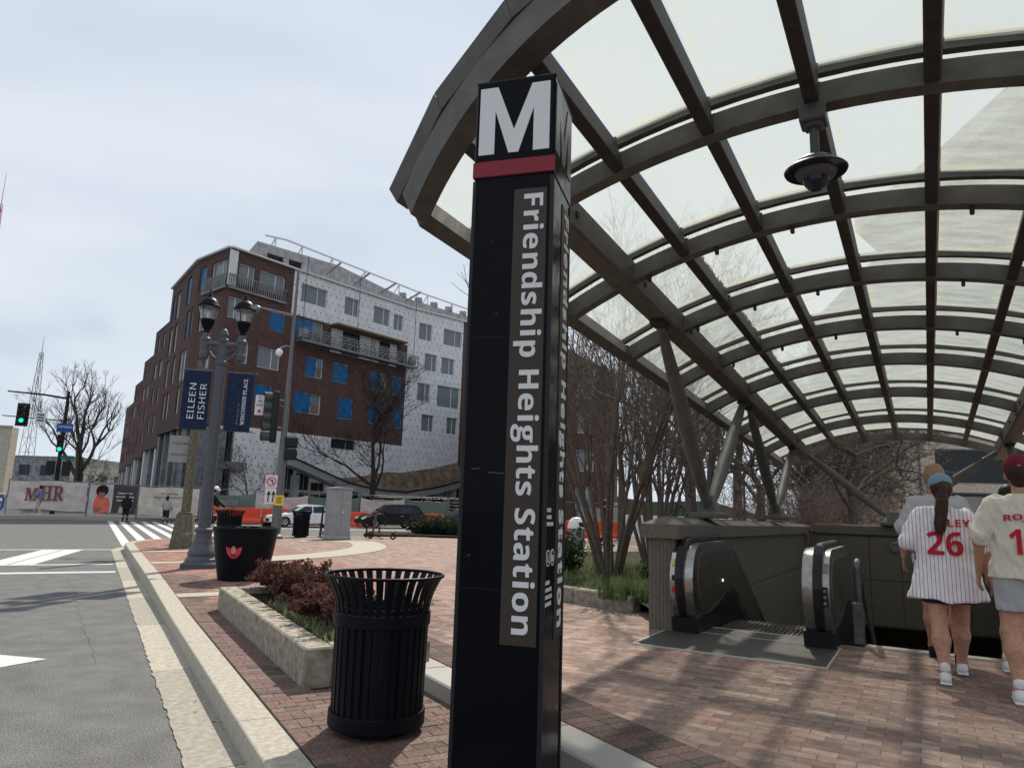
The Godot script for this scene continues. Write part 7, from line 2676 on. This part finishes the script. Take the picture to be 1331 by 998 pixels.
func make_barriers() -> void:
	var dir := Vector3(0.82, 0, -0.57)
	var p := Vector3(-19.2, -0.27, -47.6)
	var names := ["orange barrier beside the traffic cone, left of the flower tub", "orange barrier right behind the flower tub", "orange barrier half behind the signal pole", "orange barrier left of the white car"]
	for i in 4: barrier(names[i], facade_frame(p + dir * (i * 1.95), p + dir * (i * 1.95 + 1)) * Transform3D(Basis(), Vector3(0, -0.2, 0)), M.orange_plastic, "orange barriers along the site fence")
	var q := [["orange barrier between the grey cabinet and the dark SUV", Vector3(-10.3, -0.27, -51.3)], ["orange barrier behind the dark SUV's tail", Vector3(-5.6, -0.27, -54.0)], ["orange barrier above the left end of the box hedge", Vector3(-3.6, -0.27, -54.8)]]
	for e in q: barrier(e[0], facing(Vector3(0.1, 0, -1), e[1]), M.orange_plastic, "orange barriers along the site fence")
	for i in 2: barrier(["orange barrier just right of the pylon, left one of the pair", "orange barrier, right one of the pair seen beside the pylon"][i], facing(Vector3(0.1, 0, -1), Vector3(4.4 + i * 1.8, -0.27, -43.6)), M.orange_plastic, "orange barriers beyond the planted bed")
	for i in 3: barrier(["white barrier next to the orange pair", "white barrier farther right of the orange pair", "white barrier behind the myrtle stems"][i], facing(Vector3(0.1, 0, -1), Vector3(8.0 + i * 1.85, -0.27, -43.4)), M.white_body, "white barriers beyond the planted bed")
	for i in 3: barrier(["orange barrier seen between the myrtle and the parapet post", "orange barrier next right behind the second myrtle", "orange barrier right behind the parapet post"][i], facing(Vector3(0.1, 0, -1), Vector3(13.4 + i * 1.85, -0.27, -43.2)), M.orange_plastic, "orange barriers beyond the planted bed")
	for i in 5: barrier(["blue jersey barrier at the left edge", "white jersey barrier next to the blue one", "second white jersey barrier of the row at left", "third white jersey barrier of the row at left", "white jersey barrier nearest the fence end"][i], facing(Vector3(0.9, 0, -0.5), Vector3(-38.3 + i * 1.0, -0.2, -55.0 + i * 1.1)), M.barrier_blue if i == 0 else M.barrier_white, "barriers at the far left", 1.15)
	var o := thing("traffic_cone", "orange traffic cone between the tan pole and the lamp post", "traffic cone", Transform3D(Basis(), Vector3(-19.6, -0.27, -46.6)))
	var m := MB.new()
	m.lathe([Vector2(0.24, 0.04), Vector2(0.2, 0.06), Vector2(0.05, 1.1), Vector2(0, 1.12)], 14)
	part("cone", m, M.orange_plastic, o)
	m = MB.new()
	m.box(Vector3(0, 0.02, 0), Vector3(0.55, 0.05, 0.55), Basis(), 0.01)
	part("cone_base", m, M.rubber, o)

# ---------------------------------------------------------------- cars
func car(label: String, at: Transform3D, paint: Material, ln: float, h: float, wd: float, suv: bool, group: String) -> Node3D:
	var o := thing("parked_car", label, "car", at, group)      # nose towards -x, y up, z across
	var hl := ln / 2
	var belt := h * 0.60
	var side := [[-hl, 0.32], [-hl + 0.02, 0.52], [-hl + 0.12, 0.66], [-hl + 0.55, 0.76], [-hl + 1.25, belt - 0.02], [0, belt + 0.02], [hl - 0.7, belt + 0.05], [hl - 0.08, belt - 0.02 if suv else belt - 0.06], [hl, 0.62], [hl - 0.02, 0.34], [hl - 0.2, 0.24]]
	var poly := PackedVector2Array()
	for p in side: poly.append(Vector2(p[0], p[1]))
	var arch := func(cx: float) -> void:
		for k in 9:
			var a := lerpf(-0.15, PI + 0.15, k / 8.0)
			poly.append(Vector2(cx + cos(a) * 0.37, 0.31 + sin(a) * 0.37))
	arch.call(hl - 0.92)
	arch.call(-hl + 0.88)
	poly.append(Vector2(-hl + 0.2, 0.24))
	var m := MB.new()
	m.prism(poly, -wd / 2 + 0.06, wd / 2 - 0.06, true)
	var slim := PackedVector2Array()
	for p in poly: slim.append(Vector2(p.x * 0.985, p.y if p.y < 0.6 else lerpf(0.6, p.y, 0.86)))
	m.prism(slim, -wd / 2, wd / 2, true)
	part("body", m, paint, o)
	# cabin, narrower towards the roof
	var fx := -hl + 1.15
	var rx := hl - (0.12 if suv else 0.45)
	var cab := [[fx, belt - 0.03], [fx + 0.85, h - 0.06], [fx + 1.35, h], [rx - (0.75 if suv else 1.15), h - 0.02], [rx - (0.45 if suv else 0.85), h - 0.08], [rx, belt]]
	m = MB.new()
	var zl := wd / 2 - 0.10
	var zh := wd / 2 - 0.30
	var z_at := func(y: float) -> float: return lerpf(zl, zh, clampf((y - belt) / (h - belt), 0, 1))
	for i in cab.size() - 1:
		var a: Array = cab[i]
		var b: Array = cab[i + 1]
		m.quad(Vector3(a[0], a[1], z_at.call(a[1])), Vector3(a[0], a[1], -z_at.call(a[1])), Vector3(b[0], b[1], -z_at.call(b[1])), Vector3(b[0], b[1], z_at.call(b[1])))
	for s in [-1.0, 1.0]:
		for i in range(1, cab.size() - 1):
			var a := Vector3(cab[0][0], cab[0][1], s * z_at.call(cab[0][1]))
			var b := Vector3(cab[i][0], cab[i][1], s * z_at.call(cab[i][1]))
			var c := Vector3(cab[i + 1][0], cab[i + 1][1], s * z_at.call(cab[i + 1][1]))
			if s > 0: m.tri(a, c, b)
			else: m.tri(a, b, c)
	part("cabin", m, paint, o)
	for s in [-1.0, 1.0]:
		var xs := [fx + 0.28, fx + 1.02, fx + 1.30, fx + 1.36, rx - 1.35, rx - 1.0, rx - 0.35]
		for q in [[[fx + 0.30, belt + 0.05], [fx + 1.42, belt + 0.05], [fx + 1.42, h - 0.13], [fx + 0.98, h - 0.13]], [[fx + 1.50, belt + 0.05], [rx - 0.75, belt + 0.06], [rx - 1.0, h - 0.13], [fx + 1.50, h - 0.13]], [[rx - 0.68, belt + 0.08], [rx - 0.28, belt + 0.10], [rx - 0.62, h - 0.2], [rx - 0.92, h - 0.16]]]:
			m = MB.new()
			var v := []
			for p in q: v.append(Vector3(p[0], p[1], s * (z_at.call(p[1]) + 0.008)))
			if s > 0: m.quad(v[0], v[1], v[2], v[3])
			else: m.quad(v[3], v[2], v[1], v[0])
			part("side_window", m, M.dark_glass, o)
		m = MB.new()
		m.box(Vector3(fx + 0.40, belt + 0.10, s * (wd / 2 + 0.06)), Vector3(0.12, 0.13, 0.2), Basis(), 0.04)
		part("mirror", m, paint, o)
		for x in [fx + 1.62, fx + 2.55]:
			m = MB.new()
			m.box(Vector3(x, belt - 0.14, s * (wd / 2 + 0.005)), Vector3(0.2, 0.03, 0.03), Basis(), 0.008)
			part("door_handle", m, M.chrome, o)
		m = MB.new()
		m.box(Vector3(-hl + 0.16, 0.63, s * (wd / 2 - 0.26)), Vector3(0.30, 0.13, 0.42), Basis(Vector3.BACK, 0.35), 0.04)
		part("headlight", m, M.lamp_clear_solid, o)
		m = MB.new()
		m.box(Vector3(hl - 0.05, belt - 0.2, s * (wd / 2 - 0.22)), Vector3(0.12, 0.14, 0.38), Basis(), 0.03)
		part("tail_light", m, M.signal_red, o)
		for x in [-hl + 0.88, hl - 0.92]:
			m = MB.new()
			m.lathe([Vector2(0.21, -0.1), Vector2(0.31, -0.1), Vector2(0.335, -0.07), Vector2(0.335, 0.07), Vector2(0.31, 0.1), Vector2(0.21, 0.1)], 22)
			var w := part("wheel", m, M.rubber, o, Transform3D(Basis(Vector3.RIGHT, PI / 2), Vector3(x, 0.33, s * (wd / 2 - 0.11))))
			m = MB.new()
			for k in 5:
				var a := TAU * k / 5
				m.bar(Vector3.ZERO, Vector3(cos(a) * 0.21, 0, sin(a) * 0.21), 0.07, 0.17)
			m.lathe([Vector2(0.20, -0.09), Vector2(0.215, -0.09), Vector2(0.215, 0.09), Vector2(0.20, 0.09)], 18)
			part("rim", m, M.chrome, w)
	m = MB.new()
	m.quad(Vector3(fx + 0.08, belt + 0.04, -zl + 0.12), Vector3(fx + 0.08, belt + 0.04, zl - 0.12), Vector3(fx + 0.84, h - 0.07, zh - 0.05), Vector3(fx + 0.84, h - 0.07, -zh + 0.05))
	m.x = Transform3D(Basis(), Vector3(-0.012, 0.012, 0))
	part("windscreen", m, M.dark_glass, o)
	m = MB.new()
	m.box(Vector3(-hl + 0.005, 0.42, 0), Vector3(0.05, 0.2, wd * 0.55), Basis(), 0.015)
	part("grille", m, M.signal_black, o)
	return o

func make_cars() -> void:
	var f := facade_frame(K(46.9, 0), K(46.9, 10))
	var put := func(t: float, n: float) -> Transform3D: return Transform3D(f.basis, K(t, n, -0.27))
	car("white sedan stopped beyond the plaza behind the slatted bin", put.call(46.9, 12.0), M.white_body, 4.7, 1.43, 1.82, false, "cars on the side street")
	car("black SUV beyond the plaza behind the red scooter", put.call(47.4, 18.0), M.car_black, 4.6, 1.62, 1.9, true, "cars on the side street")
	car("dark car at the pylon's edge, mostly behind the box hedge", put.call(48.5, 24.0), M.car_grey, 4.5, 1.45, 1.8, false, "cars on the side street")
	var g := facade_frame(Vector3(-61, 0, -92), Vector3(-60.5, 0, -93))
	var names := ["pale grey car at the far left edge of the avenue", "silver car second from the left far down the avenue", "dark car far down the avenue nearest the barriers", "white car far behind the leftmost ones"]
	var at := [Vector3(-60.8, -0.27, -86), Vector3(-58.5, -0.27, -87.5), Vector3(-57.6, -0.27, -91), Vector3(-66, -0.27, -104)]
	for i in 4: car(names[i], Transform3D(facade_frame(Vector3.ZERO, -T).basis * Basis(Vector3.UP, PI), at[i]), [M.car_silver, M.car_silver, M.car_black, M.white_body][i], 4.6, 1.5, 1.85, i == 2, "cars far down the avenue")

# ---------------------------------------------------------------- things along the plaza's edge
func make_plaza_things() -> void:
	var c := Vector3(-6.25, 0, -26.6)
	var o := thing("utility_cabinet", "tall plain grey utility cabinet on the plaza's far edge", "utility cabinet", facing(Vector3(-0.62, 0, -0.78), c) * Transform3D(Basis().scaled(Vector3(0.74, 0.98, 0.74)), Vector3.ZERO))
	var m := MB.new()
	m.box(Vector3(0, 0.06, 0), Vector3(1.12, 0.12, 0.95), Basis(), 0.02)
	part("plinth", m, M.kerb_concrete, o)
	m = MB.new()
	m.box(Vector3(0, 0.20, 0), Vector3(1.04, 0.20, 0.88), Basis(), 0.01)
	m.box(Vector3(0, 1.05, 0), Vector3(1.0, 1.62, 0.84), Basis(), 0.015)
	part("housing", m, M.cabinet_grey, o)
	m = MB.new()
	m.prism(PackedVector2Array([Vector2(-0.56, 1.85), Vector2(0.56, 1.85), Vector2(0.55, 1.90), Vector2(0.0, 1.94), Vector2(-0.55, 1.90)]), -0.47, 0.47)
	part("cover", m, M.cabinet_grey, o)
	for x in [-0.25, 0.25]:
		m = MB.new()
		m.box(Vector3(x, 1.05, 0.425), Vector3(0.47, 1.5, 0.016), Basis(), 0.005)
		part("door", m, M.cabinet_grey, o)
	m = MB.new()
	m.box(Vector3(0.06, 1.0, 0.44), Vector3(0.05, 0.09, 0.02), Basis(), 0.005)
	m.box(Vector3(0.35, 1.35, 0.435), Vector3(0.1, 0.02, 0.01))
	m.box(Vector3(0.504, 1.2, 0.1), Vector3(0.01, 0.1, 0.12))
	part("sticker", m, M.sign_white, o)
	var big := make_bin("slatted black litter bin in the foreground left of the pylon", Transform3D(Basis(), K(4.62, 1.74, -0.118)), "slatted litter bins")
	again(big, Transform3D(Basis(Vector3.UP, 0.4), Vector3(-7.8, 0.0, -27.4)), "slatted black litter bin in front of the white car")
	again(big, Transform3D(Basis(Vector3.UP, 0.9).scaled(Vector3(1.35, 1.0, 1.35)), Vector3(-9.75, -0.02, -25.4)), "wide slatted litter bin behind the big flower tub")
	make_tub("black flower tub with a red tulip emblem by the lamp post", Transform3D(Basis(), Vector3(-4.62, -0.10, -12.85)), 1.10, true)
	make_tub("small black flower tub by the signal pole, left of the far bin", Transform3D(Basis(), Vector3(-8.95, -0.02, -27.3)), 0.62, false)
	# scooters and bicycle stands
	for i in 2:
		var at: Transform3D = [facing(Vector3(-0.95, 0, -0.3), Vector3(-4.85, 0, -28.1)), facing(Vector3(-0.4, 0, -0.9), Vector3(-7.1, 0, -27.9))][i]
		var s := thing("kick_scooter", ["red electric kick scooter in front of the black SUV", "dark kick scooter at the left side of the grey cabinet"][i], "scooter", at, "scooters parked by the plaza edge")
		var mm: Material = M.scooter_red if i == 0 else M.signal_black
		m = MB.new()
		m.box(Vector3(0, 0.16, 0.05), Vector3(0.16, 0.07, 0.75), Basis(), 0.02)
		part("deck", m, mm, s)
		m = MB.new()
		m.tube([Vector3(0, 0.2, -0.40), Vector3(0, 0.62, -0.33), Vector3(0, 1.12, -0.24)], [0.045, 0.04, 0.03], 8)
		part("stem", m, mm, s)
		m = MB.new()
		m.tube([Vector3(-0.24, 1.13, -0.2), Vector3(0, 1.15, -0.24), Vector3(0.24, 1.13, -0.2)], [0.016, 0.016, 0.016], 6)
		m.ball(Vector3(0, 1.1, -0.28), Vector3.ONE * 0.05)
		part("handlebar", m, M.rubber, s)
		for z in [-0.48, 0.48]:
			m = MB.new()
			wheel_ring(m, Vector3(0, 0.12, z), 0.10, 0.035, Vector3.RIGHT, 16)
			m.lathe([Vector2(0.0, -0.02), Vector2(0.07, -0.02), Vector2(0.07, 0.02), Vector2(0, 0.02)], 12)
			part("wheel", m, M.rubber, s)
		m = MB.new()
		m.box(Vector3(0, 0.25, 0.5), Vector3(0.1, 0.02, 0.24), Basis(Vector3.RIGHT, -0.5), 0.006)
		part("mudguard", m, mm, s)
	var bk := thing("bicycle_stand", "black hoop bicycle stand right of the grey cabinet", "bike stand", Transform3D(Basis(Vector3.UP, 0.3), Vector3(-5.55, 0, -28.5)), "bicycle stands on the plaza edge")
	m = MB.new()
	var pts := []
	var rr := []
	for k in 19:
		var a := lerpf(-0.6, PI + 0.6, k / 18.0)
		pts.append(Vector3(cos(a) * 0.36, 0.62 + sin(a) * 0.30, 0))
		rr.append(0.03)
	m.tube([Vector3(0.02, 0, 0), Vector3(0.02, 0.45, 0)], [0.035, 0.035], 8)
	m.tube(pts, rr, 8)
	part("hoop", m, M.signal_black, bk)
	again(bk, Transform3D(Basis(Vector3.UP, 1.2), Vector3(-6.55, 0, -29.2)), "black hoop bicycle stand half hidden by the grey cabinet")
	again(bk, Transform3D(Basis(Vector3.UP, 0.9), Vector3(-5.15, 0, -29.1)), "black hoop bicycle stand just left of the red scooter")
	# green things at the edge
	bush("low dark clipped box hedge left of the pylon", Vector3(-2.9, 0.0, -32.4), Vector3(1.75, 0.98, 0.9), 9000, 0.065, M.hedge_leaf, 51, "", "hedge", "box_hedge")
	var bd := MB.new()
	bd.box(Vector3(-2.0, 0.02, -32.3), Vector3(8.5, 0.14, 3.0), Basis(Vector3.UP, 0.15), 0.03)
	setting("hedge_bed", bd, M.soil)
	bush("dark evergreen shrub right of the pylon", K(11.7, 7.85, 0.12), Vector3(0.62, 0.95, 0.55), 3600, 0.05, M.dark_leaf, 52, "shrubs in the grass bed")
	bush("low pale shrub behind the evergreen by the pylon", K(14.5, 9.6, 0.12), Vector3(1.1, 0.6, 0.6), 1500, 0.035, M.green_blade, 53, "shrubs in the grass bed")
	bush("dark shrub against the parapet, in front of its base", S(10.6, -3.35, 0.12), Vector3(0.42, 0.7, 0.45), 2400, 0.045, M.dark_leaf, 54, "shrubs in the grass bed")
	bush("taller dark shrub behind the myrtle trunk", S(14.0, -4.0, 0.12), Vector3(0.6, 1.3, 0.6), 2600, 0.05, M.dark_leaf, 55, "shrubs in the grass bed")
	rng.seed = 61
	var gr := MB.new()
	for i in 420:
		var p := S(rng.randf_range(9.4, 15.5), rng.randf_range(-7.4, -2.9), 0.13)
		if Vector2(p.x - 0.9, p.z + 10.86).dot(Vector2(0.746, -0.666)) > -0.15 and p.z > -10.9: continue
		if p.z > -10.86 + (p.x - 0.9) * 1.12 - 0.2 or p.x < 0.5 + (-11.5 - p.z) * 0.13: continue
		blades(gr, p, 14, 0.16, 0.14)
	for i in 170: blades(gr, S(rng.randf_range(9.3, 10.6), rng.randf_range(-3.9, -2.95), 0.13), 14, 0.26, 0.10)
	stuff(single("bed_grass", "tufty green grass in the bed beside the parapet", "grass", gr, M.green_blade))
	gr = MB.new()
	for i in 620:
		var p := S(rng.randf_range(9.6, 16.5), rng.randf_range(-8.0, -3.2), 0.13)
		if p.z > -10.86 + (p.x - 0.9) * 1.12 - 0.25 or p.x < 0.5 + (-11.5 - p.z) * 0.13: continue
		blades(gr, p, 12, 0.07, 0.2)
	stuff(single("ground_cover", "low yellowish-green ground cover around the myrtle trunks", "ground cover", gr, M.grey_blade))
	# bin with a rounded silver hood beyond the bed
	o = thing("domed_bin", "silver bin with a rounded hood behind the shrub by the pylon", "litter bin", Transform3D(Basis(Vector3.UP, 0.3), Vector3(2.35, 0, -24.5)))
	m = MB.new()
	m.lathe([Vector2(0.27, 0.0), Vector2(0.27, 0.70), Vector2(0.30, 0.72)], 20)
	part("drum", m, M.galvanised, o)
	m = MB.new()
	m.lathe([Vector2(0.31, 0.72), Vector2(0.31, 0.80), Vector2(0.27, 0.95), Vector2(0.18, 1.06), Vector2(0.0, 1.1)], 22)
	part("hood", m, M.sign_white, o)
	m = MB.new()
	m.box(Vector3(0.1, 0.85, 0.26), Vector3(0.3, 0.16, 0.1), Basis(), 0.02)
	part("flap", m, M.signal_black, o)
	# park lamps beyond the parapet
	for i in 2:
		var at: Vector3 = [Vector3(13.15, 0, -40.0), Vector3(14.0, 0, -40.3)][i]
		var h: float = [3.5, 2.6][i]
		var l := thing("park_lamp", ["taller black park lamp beyond the parapet", "shorter black park lamp right beside the taller one"][i], "street lamp", Transform3D(Basis(), at))
		m = MB.new()
		m.tube([Vector3(0, -0.3, 0), Vector3(0, h, 0)], [0.09, 0.06], 8)
		part("pole", m, M.signal_black, l)
		m = MB.new()
		m.lathe([Vector2(0.10, h), Vector2(0.22, h + 0.24), Vector2(0.2, h + 0.26)], 12)
		part("globe", m, M.lamp_white, l)
		m = MB.new()
		m.lathe([Vector2(0.25, h + 0.25), Vector2(0.14, h + 0.40), Vector2(0, h + 0.46)], 12)
		part("hood", m, M.signal_black, l)

func make_litter() -> void:
	rng.seed = 909
	var m := MB.new()
	for i in 150:
		var p := K(rng.randf_range(3.2, 15), [0.93, 1.30, 2.36][i % 3] + rng.randf_range(-0.10, 0.05), 0)
		p.y = (-0.252 if i % 3 == 0 else walk_y(p.dot(T)) + 0.006)
		leafy(m, p, Vector3(0.01, 0.001, 0.01), 1, rng.randf_range(0.006, 0.02), 6.0)
	for i in 130:
		var p := S(rng.randf_range(3.6, 8.0), rng.randf_range(-3.4, 1.2), 0.006)
		if p.dot(N) < 3.0: continue
		leafy(m, p, Vector3(0.01, 0.001, 0.01), 1, rng.randf_range(0.005, 0.014), 6.0)
	stuff(single("dry_leaves", "scattered dry leaf bits on the paving and in the gutter", "leaf litter", m, M.raw_wood))

func make_trees() -> void:
	crape_myrtle("many-stemmed bare crape myrtle between the pylon and the parapet post", S(12.5, -5.05, 0.14), 6.3, 12, 14)
	crape_myrtle("second bare crape myrtle, just behind the parapet post", S(15.8, -5.3, 0.14), 6.2, 9, 8)
	crape_myrtle("third bare crape myrtle farther along the parapet", S(19.3, -5.2, 0.14), 6.4, 8, 12)
	bare_tree("street_tree", "large bare tree beyond the printed fence at the left", Vector3(-36.0, 0, -60), 12.6, 0.40, 6, 21, M.bark_grey, 0.36, 0.9, "", 0.011)
	bare_tree("street_tree", "slim bare tree in front of the white facade", Vector3(-10.7, 0, -56.5), 13.0, 0.24, 6, 22, M.bark_dark, 0.45, 0.55, "", 0.014)
	bare_tree("street_tree", "small bare tree before the corner glass, behind the lamp post", Vector3(-19.0, 0, -52.5), 6.5, 0.10, 5, 23, M.bark_grey, 0.5, 0.5, "", 0.010)
	var g := "bare trees beyond the escalator pit"
	var t0 := bare_tree("bare_tree", "tall bare tree seen through the vault's left panes", Vector3(7.6, 0, -30), 14.5, 0.24, 6, 24, M.bark_grey, 0.5, 0.55, g, 0.010)
	var t1 := bare_tree("bare_tree", "spreading bare tree behind the second parapet strut", Vector3(14.0, 0, -33), 11.0, 0.20, 6, 25, M.bark_grey, 0.65, 0.25, g, 0.012)
	var nm := ["tall bare tree right of the first one seen through glass", "bare tree just left of the park lamps", "bare tree close behind the second strut foot", "bare tree between park lamps and the end wall", "dark bare tree over the far end of the pit", "bare tree at the stone building's corner", "bare tree far behind the crape myrtles", "bare tree left of the willow", "spreading tree low beside the head wall", "bare tree deep behind the head wall", "slender bare tree against the stone building's edge", "farther bare tree over the first strut"]
	var at := [[0, 11.5, -36, 1.0, 0.8], [1, 10.2, -29, 0.9, 2.1], [1, 12.0, -25, 0.8, 3.9], [1, 16.3, -36, 0.9, 1.1], [0, 17.0, -40, 0.8, 2.8], [0, 11.0, -52, 0.85, 4.4], [0, 9.0, -46, 1.0, 5.3], [1, 22.0, -46, 1.05, 0.4], [1, 13.2, -31.5, 0.75, 5.0], [0, 18.0, -44, 0.75, 1.7], [0, 20.5, -50, 0.8, 3.3], [0, 6.0, -38, 0.85, 2.3]]
	for i in 12:
		var q: Array = at[i]
		again(t0 if q[0] == 0 else t1, Transform3D(Basis(Vector3.UP, q[4]).scaled(Vector3.ONE * q[3]), Vector3(q[1], 0, q[2])), nm[i], g)
	# tangled brown hedge and a yellowing willow beyond the end wall
	rng.seed = 70
	for i in 5:
		var o := thing("brown_thicket", ["tangled brown thicket left of the end wall's strut foot", "brown thicket behind the left end of the head wall", "brown thicket in the middle behind the head wall", "brown thicket at the right, below the willow", "brown thicket before the stone building"][i], "shrub", Transform3D(Basis(), [Vector3(9.9, 0, -27.5), Vector3(11.2, 0, -26.5), Vector3(12.6, 0, -27.5), Vector3(13.6, 0, -28.5), Vector3(14.2, 0, -30.5)][i]), "thickets behind the head wall")
		var m := MB.new()
		for k in (46 if i < 3 else 20):
			var a := rng.randf() * TAU
			var p := Vector3(cos(a), 0, sin(a)) * rng.randf_range(0.1, 1.3)
			grow(m, m, p, Vector3(rng.randfn() * 0.25, 1, rng.randfn() * 0.25).normalized(), rng.randf_range(0.7, 1.15), 0.018, 3, 0.6, 0.35, 4, 2, 0.007)
		stuff(part("twigs", m, M.twig_brown, o))
	var w := bare_tree("willow", "yellow-green budding willow behind the head wall", Vector3(18.2, 0, -38), 8.5, 0.2, 6, 27, M.bark_grey, 0.6, 0.3, "", 0.010)
	var lf := MB.new()
	for i in 3600:
		var d := Vector3(rng.randfn(), rng.randfn(), rng.randfn()).normalized() * pow(rng.randf(), 0.4)
		leafy(lf, Vector3(d.x * 2.6, 4.6 + d.y * 3.0, d.z * 2.6), Vector3.ONE * 0.2, 1, 0.055)
	stuff(part("young_leaves", lf, M.willow_leaf, w))
	var row := ["low bare tree far down the avenue left of the signal", "bare tree far down the avenue behind the signal", "far bare tree beyond the brick wings", "blossoming pale tree at the far left"]
	var rp := [Vector3(-62, 0, -105), Vector3(-54, 0, -112), Vector3(-66, 0, -135), Vector3(-58.5, 0, -95)]
	for i in 4: again(t1, Transform3D(Basis(Vector3.UP, i * 1.3).scaled(Vector3.ONE * [0.8, 0.7, 0.9, 0.42][i]), rp[i]), row[i], "trees far down the avenue")

func last_materials() -> void:
	mat("camera_grey", lin(0.09, 0.09, 0.09), 0.45)
	mat("pole_grey", lin(0.13, 0.135, 0.14), 0.5, 0.2)
	mat("sign_blue", lin(0.02, 0.06, 0.25), 0.5)
	mat("sign_green", lin(0.02, 0.16, 0.10), 0.5)
	mat("signal_grey", lin(0.06, 0.065, 0.07), 0.5)
	mat("barrier_blue", lin(0.03, 0.11, 0.30), 0.6)
	mat("barrier_white", lin(0.45, 0.45, 0.45), 0.7)
	mat("car_black", lin(0.012, 0.013, 0.016), 0.2)
	mat("car_grey", lin(0.05, 0.055, 0.06), 0.25)
	mat("car_silver", lin(0.32, 0.33, 0.34), 0.3, 0.3)
	mat("lamp_clear_solid", lin(0.5, 0.52, 0.53), 0.15)
	mat("scooter_red", lin(0.14, 0.06, 0.055), 0.5)
	mat("twig_brown", lin(0.20, 0.155, 0.13), 0.9)
	mat("willow_leaf", lin(0.22, 0.21, 0.07), 0.7)
	M.willow_leaf.backlight_enabled = true
	M.willow_leaf.backlight = lin(0.24, 0.23, 0.08)

func _ready() -> void:
	make_camera()
	make_sky()
	make_materials()
	more_materials()
	far_materials()
	people_materials()
	last_materials()
	make_ground()
	make_canopy()
	make_parapet()
	make_escalator()
	make_bed()
	make_main_building()
	make_far_buildings()
	make_pylon()
	make_planter()
	make_lamp_post()
	make_tan_pole()
	make_dome_camera()
	make_signals()
	make_fence()
	make_barriers()
	make_cars()
	make_plaza_things()
	make_litter()
	make_trees()
	lattice_mast("tall lattice radio mast rising beside the traffic signal", Vector3(-203, 0, -300), 61, 3.6, false)
	lattice_mast("red and white radio mast at the left edge", Vector3(-231, 0, -300), 128, 3.0, true)
	make_people()
